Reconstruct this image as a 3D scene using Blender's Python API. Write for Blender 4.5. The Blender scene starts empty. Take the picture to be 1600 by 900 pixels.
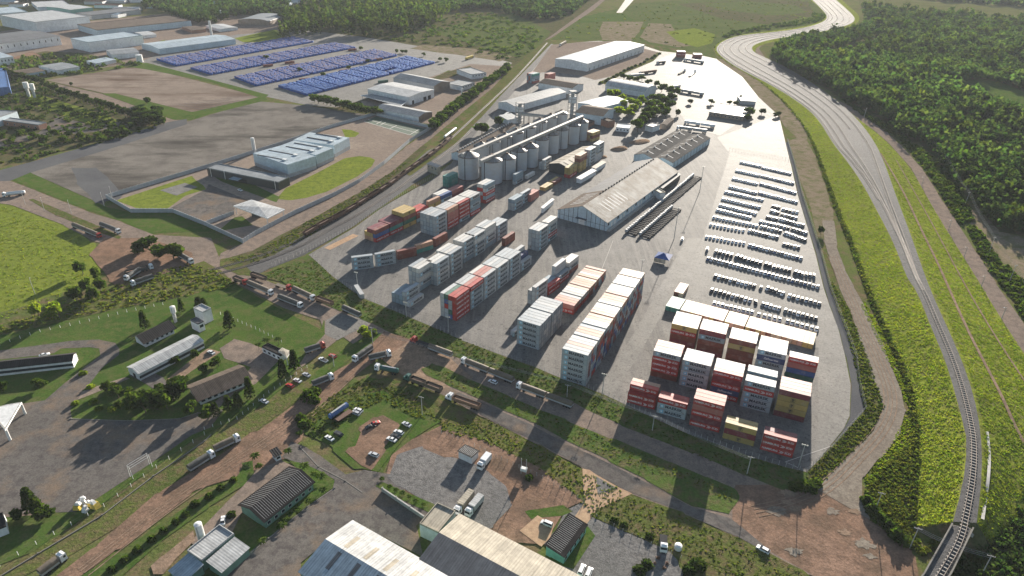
import bpy, math, random
import numpy as np
from mathutils import Vector, Matrix
from mathutils.geometry import delaunay_2d_cdt
R_=math.radians
# ------------------------------------------------------------------ camera, sky, sun
F_=1067.0; PITCH=0.51195; ROLL=0.02188; CAMH=187.93
cp,sp=math.cos(PITCH),math.sin(PITCH); c_,s_=math.cos(ROLL),math.sin(ROLL)
R0=Vector((1,0,0)); U0=Vector((0,sp,cp)); FW=Vector((0,cp,-sp))
RV=R0*c_+U0*s_; UV=U0*c_-R0*s_
scn=bpy.context.scene; COL=scn.collection
cd=bpy.data.cameras.new('camera'); cam=bpy.data.objects.new('camera',cd); COL.objects.link(cam)
m=Matrix.Identity(4)
for i in range(3): m[i][0]=RV[i]; m[i][1]=UV[i]; m[i][2]=-FW[i]
m[2][3]=CAMH; cam.matrix_world=m
cd.sensor_width=36; cd.lens=36*F_/1600; cd.clip_start=1; cd.clip_end=20000
scn.camera=cam
SUN_AZ=20.5; SUN_EL=14.0
w=bpy.data.worlds.new('World'); scn.world=w; w.use_nodes=True
nt=w.node_tree; bg=nt.nodes['Background']; sky=nt.nodes.new('ShaderNodeTexSky')
sky.sky_type='NISHITA'; sky.sun_disc=False; sky.sun_elevation=R_(SUN_EL); sky.sun_rotation=R_(SUN_AZ)
sky.air_density=1.0; sky.dust_density=0.8
nt.links.new(sky.outputs[0],bg.inputs[0]); bg.inputs[1].default_value=0.055
sd=bpy.data.lights.new('sun','SUN'); sd.energy=5.0; sd.angle=R_(0.6); sd.color=(1,.91,.79)
so=bpy.data.objects.new('sun',sd); COL.objects.link(so)
az,el=R_(SUN_AZ),R_(SUN_EL)
so.rotation_euler=(-Vector((math.sin(az)*math.cos(el),math.cos(az)*math.cos(el),math.sin(el)))).to_track_quat('-Z','Y').to_euler()
so.location=(0,0,400)
scn.view_settings.view_transform='Standard'; scn.view_settings.look='None'
scn.view_settings.exposure=1.58; scn.view_settings.gamma=1
scn.cycles.max_bounces=5; scn.cycles.diffuse_bounces=2; scn.cycles.glossy_bounces=2
scn.cycles.transparent_max_bounces=8; scn.cycles.volume_bounces=0
random.seed(7); rng=np.random.default_rng(7)
# ------------------------------------------------------------------ helpers
def G(px,py,z=0.0):
    "world point at height z seen at photo pixel (1600x900)"
    d=RV*((px-800)/F_)+UV*((450-py)/F_)+FW
    t=(z-CAMH)/d.z
    return Vector((d.x*t,d.y*t,z))
def GP(pts,z=0.0): return [G(p[0],p[1],(p[2] if len(p)>2 else z)) for p in pts]
def link(o,parent=None):
    COL.objects.link(o)
    if parent is not None: o.parent=parent
    return o
def tag(o,label=None,cat=None,group=None,kind=None):
    if label: o['label']=label
    if cat: o['category']=cat
    if group: o['group']=group
    if kind: o['kind']=kind
    return o
def empty(name,loc,rz=0,label=None,cat=None,group=None):
    o=bpy.data.objects.new(name,None); o.location=loc; o.rotation_euler=(0,0,rz); COL.objects.link(o)
    return tag(o,label,cat,group)
def obj(name,me,parent=None,loc=(0,0,0),rz=0):
    o=bpy.data.objects.new(name,me); o.location=loc; o.rotation_euler=(0,0,rz); return link(o,parent)
def copy_tree(o,loc=None,rz=None,parent=None):
    c=o.copy(); COL.objects.link(c)
    if parent is not None: c.parent=parent
    if loc is not None: c.location=loc
    if rz is not None: c.rotation_euler=(0,0,rz)
    for ch in o.children: copy_tree(ch,parent=c)
    return c
def nth(n):
    return '%d%s'%(n,'th' if 10<=n%100<=20 else {1:'st',2:'nd',3:'rd'}.get(n%10,'th'))
class MB:
    def __init__(s): s.v=[];s.f=[];s.mi=[];s.c=[]
    def face(s,pts,mi=0,col=None):
        b=len(s.v); s.v+= [tuple(p) for p in pts]; s.f.append(tuple(range(b,b+len(pts)))); s.mi.append(mi); s.c.append(col)
        return s
    def box(s,x0,x1,y0,y1,z0,z1,mi=0,col=None,T=None,tx=0,ty=0):
        "axis box; tx, ty shrink the top"
        P=[(x0,y0,z0),(x1,y0,z0),(x1,y1,z0),(x0,y1,z0),(x0+tx,y0+ty,z1),(x1-tx,y0+ty,z1),(x1-tx,y1-ty,z1),(x0+tx,y1-ty,z1)]
        if T is not None: P=[T@Vector(p) for p in P]
        b=len(s.v); s.v+=[tuple(p) for p in P]
        for f in ((0,3,2,1),(4,5,6,7),(0,1,5,4),(1,2,6,5),(2,3,7,6),(3,0,4,7)):
            s.f.append(tuple(b+i for i in f)); s.mi.append(mi); s.c.append(col)
        return s
    def prism(s,pts,z0,z1,mi=0,mtop=None,col=None):
        "vertical prism over 2d pts (counter-clockwise or not)"
        n=len(pts); a=sum(pts[i][0]*pts[(i+1)%n][1]-pts[(i+1)%n][0]*pts[i][1] for i in range(n))
        if a<0: pts=pts[::-1]
        for i in range(n):
            p,q=pts[i],pts[(i+1)%n]
            s.face([(p[0],p[1],z0),(q[0],q[1],z0),(q[0],q[1],z1),(p[0],p[1],z1)],mi,col)
        s.face([(p[0],p[1],z1) for p in pts],mi if mtop is None else mtop,col)
        return s
    def tube(s,a,b,r0,r1=None,n=8,mi=0,col=None,cap=True):
        a=Vector(a);b=Vector(b); r1=r0 if r1 is None else r1
        d=(b-a).normalized(); u=d.orthogonal().normalized(); v=d.cross(u)
        A=[a+(u*math.cos(t)+v*math.sin(t))*r0 for t in [2*math.pi*i/n for i in range(n)]]
        B=[b+(u*math.cos(t)+v*math.sin(t))*r1 for t in [2*math.pi*i/n for i in range(n)]]
        k=len(s.v); s.v+=[tuple(p) for p in A+B]
        for i in range(n):
            j=(i+1)%n; s.f.append((k+i,k+j,k+n+j,k+n+i)); s.mi.append(mi); s.c.append(col)
        if cap: s.f.append(tuple(k+n+i for i in range(n))); s.mi.append(mi); s.c.append(col)
        return s
    def mesh(s,name,mats,smooth=False):
        me=bpy.data.meshes.new(name); me.from_pydata(s.v,[],s.f)
        for m_ in (mats if isinstance(mats,(list,tuple)) else [mats]): me.materials.append(m_)
        me.polygons.foreach_set('material_index',s.mi)
        if any(c is not None for c in s.c):
            at=me.color_attributes.new('col','FLOAT_COLOR','CORNER'); arr=[]
            for f,c in zip(s.f,s.c): arr+=list((c or (1,1,1))[:3])+[1.0] if False else (list((c or (1,1,1))[:3])+[1.0])*len(f)
            at.data.foreach_set('color',arr)
        if smooth: me.polygons.foreach_set('use_smooth',[True]*len(me.polygons))
        me.update(); return me
    def build(s,name,mats,parent=None,loc=(0,0,0),rz=0,smooth=False): return obj(name,s.mesh(name,mats,smooth),parent,loc,rz)
def np_mesh(name,V,F,mat,cols=None,mi=None):
    "V (n,3), F (m,k) all same size"
    V=np.asarray(V,np.float32);F=np.asarray(F,np.int32); k=F.shape[1]
    me=bpy.data.meshes.new(name); me.vertices.add(len(V)); me.vertices.foreach_set('co',V.ravel())
    me.loops.add(F.size); me.loops.foreach_set('vertex_index',F.ravel())
    me.polygons.add(len(F)); me.polygons.foreach_set('loop_start',np.arange(0,F.size,k,dtype=np.int32))
    for m_ in (mat if isinstance(mat,(list,tuple)) else [mat]): me.materials.append(m_)
    if mi is not None: me.polygons.foreach_set('material_index',np.asarray(mi,np.int32))
    if cols is not None:
        at=me.color_attributes.new('col','FLOAT_COLOR','CORNER')
        c=np.ones((len(F),k,4),np.float32); c[:,:,:3]=np.asarray(cols,np.float32)[:,None,:]; at.data.foreach_set('color',c.ravel())
    me.update(calc_edges=True); me.validate(); return me
# ------------------------------------------------------------------ materials
MATS={}
def nodes(name):
    m=bpy.data.materials.new(name); m.use_nodes=True; return m,m.node_tree.nodes,m.node_tree.links,m.node_tree.nodes['Principled BSDF']
def noise(N,L,co,scale,detail=4,rough=.6,sx=None):
    n=N.new('ShaderNodeTexNoise'); n.inputs['Scale'].default_value=scale; n.inputs['Detail'].default_value=detail; n.inputs['Roughness'].default_value=rough
    if sx:
        mp=N.new('ShaderNodeMapping'); mp.inputs['Scale'].default_value=sx[:3]; 
        if len(sx)>3: mp.inputs['Rotation'].default_value=(0,0,sx[3])
        L.new(co,mp.inputs[0]); co=mp.outputs[0]
    L.new(co,n.inputs['Vector']); return n.outputs['Fac']
def ramp(N,L,f,stops):
    r=N.new('ShaderNodeValToRGB'); e=r.color_ramp.elements
    while len(e)<len(stops): e.new(.5)
    for i,(p,c) in enumerate(stops): e[i].position=p; e[i].color=(c[0],c[1],c[2],1) if hasattr(c,'__len__') else (c,c,c,1)
    L.new(f,r.inputs[0]); return r.outputs[0]
def mix(N,L,f,a,b,mode='MIX'):
    n=N.new('ShaderNodeMix'); n.data_type='RGBA'; n.blend_type=mode
    for s,v in ((0,f),(6,a),(7,b)):
        if hasattr(v,'is_linked') or hasattr(v,'links'): L.new(v,n.inputs[s])
        elif s==0: n.inputs[0].default_value=v
        else: n.inputs[s].default_value=(v[0],v[1],v[2],1)
    return n.outputs[2]
def ground(name,c1,c2,c3=None,s1=.02,s2=.25,rough=.9,bump=.15,stain=None,spec=.0,streak=None,grain=1.5,track=None,joint=None):
    "ground colour from world position: large patches c1/c2, small mottling towards c3"
    m,N,L,B=nodes(name); g=N.new('ShaderNodeNewGeometry'); co=g.outputs['Position']
    a=noise(N,L,co,s1,6,.65); col=ramp(N,L,a,[(.36,c1),(.64,c2)])
    if c3:
        b=ramp(N,L,noise(N,L,co,s2,5,.7),[(.45,0),(.62,1)]); col=mix(N,L,b,col,c3)
    if stain:
        b=ramp(N,L,noise(N,L,co,stain[1],5,.6,stain[2] if len(stain)>2 else None),[(.5,0),(.66,1)]); col=mix(N,L,b,col,stain[0])
    if streak:
        b=ramp(N,L,noise(N,L,co,1.0,3,.6,streak[1]),[(.42,0),(.7,1)]); col=mix(N,L,b,col,streak[0])
    if joint:
        mp=N.new('ShaderNodeMapping'); mp.inputs['Rotation'].default_value=(0,0,joint[1]); L.new(co,mp.inputs[0])
        b=N.new('ShaderNodeTexBrick'); b.offset=.5; b.inputs['Scale'].default_value=1; b.inputs['Brick Width'].default_value=joint[0]*1.6; b.inputs['Row Height'].default_value=joint[0]; b.inputs['Mortar Size'].default_value=.10; b.inputs['Mortar Smooth'].default_value=.6
        b.inputs['Color1'].default_value=(1,1,1,1); b.inputs['Color2'].default_value=(.90,.90,.90,1); b.inputs['Mortar'].default_value=(.70,.70,.70,1); L.new(mp.outputs[0],b.inputs['Vector']); col=mix(N,L,1.0,col,b.outputs[0],'MULTIPLY')
        col=mix(N,L,1.0,col,ramp(N,L,noise(N,L,co,.35,3,.8),[(.36,.62),(.44,1)]),'MULTIPLY')
    fn=noise(N,L,co,grain,4,.7); k=ramp(N,L,fn,[(.3,.72),(.7,1.25)]); col=mix(N,L,1.0,col,k,'MULTIPLY')
    L.new(col,B.inputs['Base Color']); B.inputs['Roughness'].default_value=rough; B.inputs['Specular IOR Level'].default_value=spec
    if bump:
        bp=N.new('ShaderNodeBump'); bp.inputs['Strength'].default_value=bump; bp.inputs['Distance'].default_value=.6
        L.new(noise(N,L,co,grain*.7,5,.75),bp.inputs['Height']); L.new(bp.outputs[0],B.inputs['Normal'])
    MATS[name]=m; return m
def paint(name,c,rough=.5,metal=0,var=.15,vs=.6,spec=.5,c2=None,ribs=None,bump=.25,obj_co=True):
    "object-space painted/metal/wall material with faint dirt; ribs=(axis,period m)"
    m,N,L,B=nodes(name); t=N.new('ShaderNodeTexCoord'); co=t.outputs['Object']
    base=c2 or tuple(x*(1-var*1.6) for x in c)
    col=ramp(N,L,noise(N,L,co,vs,6,.7),[(.35,base),(.62,c)])
    fn=ramp(N,L,noise(N,L,co,vs*.12,3,.6),[(.3,1-var),(.7,1+var*.5)]); col=mix(N,L,1.0,col,fn,'MULTIPLY')
    L.new(col,B.inputs['Base Color']); B.inputs['Roughness'].default_value=rough; B.inputs['Metallic'].default_value=metal
    B.inputs['Specular IOR Level'].default_value=spec
    if ribs:
        if ribs[0]=='X':
            st=ramp(N,L,noise(N,L,co,1.0,4,.65,(1.3,.07,.07)),[(.35,1-var*1.8),(.6,1.0)]); col=mix(N,L,1.0,col,st,'MULTIPLY')
            pn=noise(N,L,co,1.0,0,.5,(.16,.22,.2)); col=mix(N,L,1.0,col,ramp(N,L,pn,[(.42,1-var*.7),(.58,1.0)]),'MULTIPLY')
        wv=N.new('ShaderNodeTexWave'); wv.bands_direction=ribs[0]; wv.inputs['Scale'].default_value=.314/ribs[1]; wv.inputs['Distortion'].default_value=0
        L.new(co,wv.inputs['Vector']); bp=N.new('ShaderNodeBump'); bp.inputs['Strength'].default_value=bump; bp.inputs['Distance'].default_value=.08
        L.new(wv.outputs['Fac'],bp.inputs['Height']); L.new(bp.outputs[0],B.inputs['Normal'])
        col2=ramp(N,L,wv.outputs['Fac'],[(0,.8),(.5,1)]); L.new(mix(N,L,1.0,col,col2,'MULTIPLY'),B.inputs['Base Color'])
    MATS[name]=m; return m
def vcol(name,rough=.5,rust=False,ribs=None,var=.2,spec=.5,metal=0,bump=.4):
    m,N,L,B=nodes(name); t=N.new('ShaderNodeTexCoord'); co=t.outputs['Object']
    a=N.new('ShaderNodeVertexColor'); a.layer_name='col'
    fn=ramp(N,L,noise(N,L,co,.9,6,.75),[(.3,1-var*1.5),(.6,1)]); col=mix(N,L,1.0,a.outputs[0],fn,'MULTIPLY')
    if rust:
        oi=N.new('ShaderNodeObjectInfo'); col=mix(N,L,1.0,col,ramp(N,L,oi.outputs['Random'],[(0,(.82,.84,.86)),(1,(1.14,1.1,1.06))]),'MULTIPLY')
        ad=N.new('ShaderNodeVectorMath'); L.new(co,ad.inputs[0]); mu=N.new('ShaderNodeMath'); mu.operation='MULTIPLY'; mu.inputs[1].default_value=60; L.new(oi.outputs['Random'],mu.inputs[0]); L.new(mu.outputs[0],ad.inputs[1])
        col=mix(N,L,ramp(N,L,noise(N,L,ad.outputs[0],.7,5,.7,(1,1,.45)),[(.58,0),(.70,.75)]),col,(.19,.12,.085)); col=mix(N,L,ramp(N,L,noise(N,L,ad.outputs[0],.28,3,.6),[(.5,0),(.7,.22)]),col,(.42,.40,.37))
    L.new(col,B.inputs['Base Color']); B.inputs['Roughness'].default_value=rough; B.inputs['Specular IOR Level'].default_value=spec; B.inputs['Metallic'].default_value=metal
    if ribs:
        wv=N.new('ShaderNodeTexWave'); wv.bands_direction='X'; wv.inputs['Scale'].default_value=.314/ribs
        L.new(co,wv.inputs['Vector']); bp=N.new('ShaderNodeBump'); bp.inputs['Strength'].default_value=bump; bp.inputs['Distance'].default_value=.05
        L.new(wv.outputs['Fac'],bp.inputs['Height']); L.new(bp.outputs[0],B.inputs['Normal'])
    MATS[name]=m; return m
def leafmat(name,c1,c2,trans=.35,rough=.8):
    m,N,L,B=nodes(name); N.remove(B); out=N['Material Output']
    g=N.new('ShaderNodeNewGeometry'); oi=N.new('ShaderNodeObjectInfo')
    a=noise(N,L,g.outputs['Position'],.35,3,.6); col=ramp(N,L,a,[(.35,c1),(.65,c2)])
    r=ramp(N,L,oi.outputs['Random'],[(0,(.75,.8,.7)),(1,(1.25,1.2,1.1))]); col=mix(N,L,1.0,col,r,'MULTIPLY')
    col=mix(N,L,1.0,col,ramp(N,L,noise(N,L,g.outputs['Position'],.045,5,.65),[(.36,(.62,.68,.62)),(.6,(1.12,1.08,1))]),'MULTIPLY')
    va=N.new('ShaderNodeVertexColor'); va.layer_name='col'; col=mix(N,L,1.0,col,va.outputs[0],'MULTIPLY')
    d=N.new('ShaderNodeBsdfDiffuse'); t=N.new('ShaderNodeBsdfTranslucent'); x=N.new('ShaderNodeMixShader')
    L.new(col,d.inputs[0]); L.new(mix(N,L,1.0,col,(1.35,1.5,.75),'MULTIPLY'),t.inputs[0]); x.inputs[0].default_value=trans
    L.new(d.outputs[0],x.inputs[1]); L.new(t.outputs[0],x.inputs[2]); L.new(x.outputs[0],out.inputs[0]); MATS[name]=m; return m
ground('meadow',(.075,.105,.03),(.13,.15,.045),(.16,.12,.07),.012,.09,bump=.5,grain=.9)
ground('lawn',(.05,.095,.02),(.08,.125,.028),(.10,.115,.04),.03,.2,bump=.3,grain=1.4)
ground('lawn_bright',(.15,.19,.03),(.20,.23,.04),(.12,.15,.03),.04,.25,bump=.4,grain=1.2)
ground('rough_grass',(.075,.10,.028),(.12,.135,.04),(.14,.11,.06),.03,.22,bump=.8,grain=1.0)
ground('verge_green',(.06,.10,.025),(.095,.135,.035),(.125,.11,.055),.03,.22,bump=.6,grain=1.1)
ground('slope_grass',(.17,.215,.03),(.235,.26,.04),(.15,.15,.05),.03,.3,bump=1.0,grain=.8)
ground('scrub_ground',(.06,.075,.03),(.10,.10,.045),(.13,.10,.06),.02,.15,bump=.6,grain=.8)
ground('pale_dirt',(.22,.185,.15),(.27,.235,.19),(.19,.16,.13),.03,.25,bump=.2,grain=1.2)
ground('red_soil',(.215,.135,.092),(.275,.18,.13),(.165,.11,.08),.03,.2,bump=.35,grain=1.2,stain=((.15,.105,.075),.08))
ground('dirt',(.24,.17,.12),(.31,.22,.16),(.19,.14,.10),.04,.3,bump=.3,grain=1.4)
ground('dry_field',(.20,.16,.11),(.24,.19,.14),(.13,.13,.06),.02,.12,bump=.4,grain=.9)
ground('gravel',(.17,.165,.16),(.22,.21,.20),(.13,.125,.12),.05,.5,bump=.5,grain=2.5)
ground('asphalt',(.125,.115,.105),(.165,.15,.135),(.10,.09,.085),.02,.3,rough=.75,bump=.1,grain=2.0,stain=((.20,.15,.11),.05))
ground('dusty_road',(.21,.17,.14),(.26,.20,.16),(.165,.135,.115),.03,.25,rough=.8,bump=.15,grain=1.6)
ground('yard_pavement',(.165,.155,.145),(.21,.20,.185),(.135,.13,.12),.012,.06,rough=.8,bump=.06,grain=1.2,spec=.12,stain=((.11,.105,.10),.03,(1,.18,1,R_(27))),streak=((.23,.215,.195),(.35,.02,1,R_(27))),joint=(6.0,R_(27)))
ground('pale_concrete',(.185,.178,.165),(.225,.213,.194),(.155,.149,.138),.012,.08,rough=.75,bump=.05,grain=1.0,spec=.11,streak=((.185,.175,.158),(.3,.02,1,R_(27))),joint=(5.0,R_(23)))
ground('old_lot',(.17,.155,.135),(.21,.19,.165),(.145,.13,.115),.01,.05,rough=.7,bump=.1,grain=1.2,stain=((.075,.068,.06),.03,(.3,1,1,R_(-20))))
ground('dirt_lot',(.23,.185,.15),(.27,.22,.18),(.20,.16,.13),.01,.05,rough=.8,bump=.15,grain=1.0,stain=((.12,.085,.065),.03,(.22,1,1,R_(-15))))
ground('ballast',(.10,.097,.098),(.13,.127,.125),(.08,.078,.076),.04,.6,rough=.9,bump=.5,grain=3.0,spec=.1)
ground('dark_strip',(.10,.10,.105),(.13,.13,.13),None,.03,.3,rough=.75,bump=.2,grain=2.0)
ground('paving',(.24,.19,.155),(.29,.235,.19),(.21,.17,.14),.03,.3,rough=.8,bump=.1,grain=2.0)
ground('paver_orange',(.42,.29,.19),(.47,.33,.22),(.36,.24,.16),.08,.5,rough=.8,bump=.1,grain=2.0)
ground('marking',(.55,.52,.47),(.62,.6,.55),None,.1,.5,rough=.7,bump=0,grain=2.0)
paint('white_wall',(.72,.73,.74),.7,vs=.4); paint('grey_wall',(.42,.43,.44),.7); paint('pale_blue_wall',(.50,.60,.66),.55)
paint('pale_blue_roof',(.45,.54,.60),.6,spec=.25,ribs=('X',.9)); paint('white_roof',(.55,.56,.56),.6,spec=.25,ribs=('X',.9)); paint('cream_roof',(.50,.45,.36),.7,spec=.2,ribs=('X',1.0))
paint('grey_roof',(.17,.175,.185),.7,spec=.2,ribs=('X',.9)); paint('steel_roof',(.30,.32,.335),.6,spec=.25,ribs=('X',.9)); paint('dark_roof',(.045,.043,.043),.85,spec=.1,ribs=('X',.9),bump=.8)
paint('brown_roof',(.17,.135,.11),.9,spec=.05,ribs=('X',.6),bump=.6); paint('old_roof',(.50,.47,.42),.75,c2=(.23,.18,.13),spec=.2,vs=.12,ribs=('X',1.0)); paint('blotch_roof',(.34,.33,.32),.6,c2=(.24,.22,.2),vs=.15,ribs=('X',1.0))
paint('blue_roof',(.07,.17,.42),.5,ribs=('X',.9)); paint('teal_wall',(.16,.38,.35),.7); paint('green_wall',(.15,.28,.22),.7); paint('dark_clad',(.05,.055,.06),.5)
paint('brick',(.36,.19,.13),.85); paint('rust_wall',(.27,.22,.18),.8,c2=(.2,.14,.1),vs=.2); paint('concrete',(.40,.39,.37),.8); paint('concrete_wall',(.42,.44,.46),.8)
paint('silo_metal',(.44,.48,.52),.55,metal=.05,ribs=('Z',1.1),c2=(.45,.45,.45),vs=.25,bump=.3); paint('silo_roof',(.30,.29,.28),.55,c2=(.2,.17,.15),vs=.3); paint('rust',(.14,.075,.05),.85)
paint('pole',(.45,.44,.42),.7); paint('dark_metal',(.05,.05,.052),.85,spec=.1); paint('slate_roof',(.12,.115,.11),.9,spec=.02,ribs=('X',.9)); paint('kerb',(.24,.225,.2),.85,spec=.1); paint('ribbed_black',(.03,.028,.028),.95,spec=.02); paint('galv',(.4,.42,.44),.55,metal=.2); paint('wire',(.12,.12,.12),.7); paint('rail_steel',(.16,.12,.10),.65,metal=.1); paint('sleeper',(.25,.24,.225),.9,spec=.1)
paint('glass',(.03,.04,.05),.12,var=.05); paint('tyre',(.025,.025,.025),.85); paint('lamp_glass',(.75,.72,.62),.2)
paint('tarp_brown',(.15,.12,.09),.75,vs=1.2); paint('tarp_dark',(.075,.075,.07),.7,vs=1.2); paint('cargo_brown',(.27,.16,.10),.85,vs=1.0); paint('truck_white',(.74,.75,.76),.35,var=.06); paint('truck_red',(.42,.05,.04),.4); paint('truck_green',(.03,.12,.10),.4)
paint('bark',(.12,.09,.065),.9); paint('tent_blue',(.03,.09,.30),.6); paint('letter_dark',(.03,.035,.05),.6); paint('letter_white',(.75,.75,.75),.6); paint('star_blue',(.22,.52,.68),.5); paint('white_metal',(.78,.78,.76),.4)
paint('yellow',(.65,.48,.08),.6); paint('green_court',(.03,.07,.035),.8)
CM=vcol('container_paint',.5,rust=True,ribs=.28,var=.12,spec=.5); VP=vcol('car_paint',.42,var=.03,spec=.6); PM=vcol('crate_plastic',.8,var=.15,spec=.15); MM=vcol('mixed_paint',.6,rust=True,var=.15)
LEAF=leafmat('leaves',(.05,.085,.02),(.085,.125,.03),.4); LEAFY=leafmat('leaves_light',(.17,.23,.035),(.26,.31,.048),.5)
LEAFC=leafmat('leaves_cover',(.10,.14,.035),(.16,.18,.05),.4)
LEAFD=leafmat('leaves_dark',(.035,.06,.02),(.06,.09,.028),.4); LEAFF=leafmat('leaves_forest',(.04,.08,.035),(.07,.11,.042),.4)
M=MATS
# ------------------------------------------------------------------ ground sheets
def fbm1(n,oct=4):
    o=np.zeros(n)
    for k in range(oct):
        m_=max(2,n//(2**(oct-k)*2)); o+=np.interp(np.linspace(0,m_-1,n),np.arange(m_),rng.uniform(-1,1,m_))/(k+1)
    return o
def wpoly(pts,z=0.0,jit=0.0):
    P=GP(pts,z); out=[]
    for i,p in enumerate(P):
        q=P[(i+1)%len(P)]; d=(q-p); n=1
        if jit:
            st=max(1.2,((p+q)/2).length/180); n=max(1,int(d.length/st))
        e=fbm1(n+1)*jit if (jit and n>3) else np.zeros(n+1); e[0]=0
        nn=Vector((-d.y,d.x,0)); nn=nn.normalized() if nn.length else nn
        for k in range(n): out.append(p+d*(k/n)+nn*float(e[k]*min(1,k,n-k)))
    return out
ZL={}
def sheet(name,pts,mat,lv=1,jit=0.0,kind='structure',world=False):
    ZL['n']=ZL.get('n',0)+1; z=lv*.02+(ZL['n']%13)*.0014
    P=[Vector((p[0],p[1],z)) for p in pts] if world else wpoly(pts,0,jit)
    P=[Vector((p.x,p.y,z)) for p in P]
    me=bpy.data.meshes.new(name)
    vs,_,fs,_,_,_=delaunay_2d_cdt([p.xy for p in P],[],[list(range(len(P)))],1,1e-4)
    P=[Vector((v.x,v.y,z)) for v in vs]; F=[]
    for t in fs:
        a,b,c=(P[i] for i in t[:3])
        F.append(tuple(t) if (b-a).cross(c-a).z>0 else tuple(t[::-1]))
    me.from_pydata([tuple(p) for p in P],[],F); me.materials.append(M[mat]); me.update()
    o=obj(name,me); o['kind']=kind; return o
def pip(x,y,P):
    P=np.array([(p[0],p[1]) for p in P]); ins=np.zeros(len(x),bool); j=len(P)-1
    for i in range(len(P)):
        xi,yi=P[i];xj,yj=P[j]
        if yi!=yj:
            c=((yi>y)!=(yj>y))&(x<(xj-xi)*(y-yi)/(yj-yi)+xi); ins^=c
        j=i
    return ins
def scatter(pts,n,world=False,near=1.0):
    P=[Vector(p) for p in pts] if world else GP(pts)
    A=np.array([(p[0],p[1]) for p in P]); lo=A.min(0);hi=A.max(0)
    out=np.zeros((0,2)); tries=0
    while len(out)<n and tries<60:
        x=rng.uniform(lo[0],hi[0],n*2); y=rng.uniform(lo[1],hi[1],n*2); k=pip(x,y,P)
        out=np.vstack([out,np.stack([x[k],y[k]],1)]); tries+=1
    return out[:n]
def offset_line(P,off):
    out=[]
    for i,p in enumerate(P):
        a=P[max(0,i-1)]; b=P[min(len(P)-1,i+1)]; d=Vector((b.x-a.x,b.y-a.y,0)).normalized(); out.append(Vector((p.x-d.y*off,p.y+d.x*off,p.z)))
    return out
def resample(P,n):
    P=np.array([tuple(p) for p in P]); s=np.concatenate([[0],np.cumsum(np.linalg.norm(np.diff(P[:,:2],axis=0),axis=1))]); t=np.linspace(0,s[-1],n)
    return np.stack([np.interp(t,s,P[:,k]) for k in range(3)],1)
def smooth_line(P,it=2):
    P=[Vector(p) for p in P]
    for _ in range(it):
        Q=[P[0]]
        for a,b in zip(P,P[1:]): Q+= [a*.75+b*.25,a*.25+b*.75]
        Q.append(P[-1]); P=Q
    return P
# ------------------------------------------------------------------ the ground
me=bpy.data.meshes.new('ground'); S=9000
me.from_pydata([(-S,-S,0),(S,-S,0),(S,S,0),(-S,S,0)],[],[(0,1,2,3)]); me.materials.append(M['meadow']); o=obj('ground',me); o['kind']='structure'
sheet('field',[(-40,310),(40,318),(110,350),(150,380),(165,400),(150,440),(60,470),(-40,500)],'lawn_bright',1,1.5)
sheet('scrubland',[(430,-2),(940,-2),(900,30),(860,60),(800,108),(740,92),(560,62),(440,50),(300,30),(300,-2)],'scrub_ground',1,3)
sheet('field',[(860,62),(905,28),(1000,5),(1120,-4),(1268,-3),(1282,14),(1294,27),(1280,38),(1200,50),(1132,62),(1115,75),(1120,92),(1060,76),(1005,68),(940,64)],'verge_green',2,3)
sheet('field',[(680,52),(740,26),(800,20),(860,50),(842,72),(815,92),(790,84),(740,70)],'verge_green',2,3)
sheet('bare_soil',[(940,34),(1005,34),(1000,50),(985,66),(940,62),(935,48)],'dry_field',3,2)
sheet('bare_soil',[(1012,36),(1050,38),(1062,62),(1090,70),(1060,74),(1015,66),(1000,58)],'dry_field',3,2)
sheet('bare_soil',[(660,70),(740,76),(800,88),(780,96),(700,84),(640,76)],'dry_field',3,2)
sheet('bare_soil',[(1060,6),(1180,0),(1262,2),(1275,24),(1200,38),(1130,30)],'scrub_ground',3,4)
sheet('dirt_track',[(940,-2),(948,-2),(930,14),(860,60),(850,64),(905,24)],'dusty_road',4,.6)
sheet('path',[(978,-2),(992,-2),(972,20),(963,20)],'pale_concrete',4,.3)
sheet('grass_verge',[(792,112),(842,72),(858,62),(865,66),(802,130),(716,222),(640,275),(630,270),(712,204)],'rough_grass',5,.8)
# upper left industrial district
sheet('industrial_ground',[(-60,60),(60,40),(250,22),(450,25),(470,48),(380,56),(270,78),(218,97),(70,120),(-60,128)],'dusty_road',1,2)
sheet('lawn',[(20,90),(70,80),(140,84),(160,95),(130,108),(80,112),(40,108)],'scrub_ground',3,2)
sheet('red_earth',[(14,92),(50,80),(66,88),(40,102),(20,104)],'red_soil',4,1)
sheet('lawn',[(366,60),(430,46),(445,56),(420,66),(380,66)],'lawn_bright',5,1)
sheet('lawn',[(226,72),(258,62),(262,72),(235,82)],'lawn_bright',5,1)
sheet('crate_yard',[(218,97),(270,76),(370,54),(470,46),(570,58),(690,78),(760,88),(800,98),(790,112),(745,112),(700,110),(640,135),(525,168),(482,165),(412,150)],'pale_concrete',2,.5)
sheet('dirt_lot',[(72,125),(200,106),(225,105),(412,152),(300,176),(250,163),(160,145)],'dirt_lot',3,1)
sheet('grass_verge',[(200,104),(228,98),(420,148),(412,155),(330,128),(225,108)],'lawn',4,.8)
sheet('grass_verge',[(160,146),(180,146),(300,175),(412,150),(418,156),(330,178),(297,188),(268,186)],'lawn',4,.6)
sheet('access_road',[(68,126),(160,147),(270,187),(300,190),(290,200),(262,197),(190,168),(110,143)],'dusty_road',2,.5)
sheet('asphalt_lot',[(47,269),(120,243),(200,222),(290,191),(400,158),(482,165),(520,172),(585,180),(516,200),(342,257),(167,310),(162,321)],'old_lot',3,.4)
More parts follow.
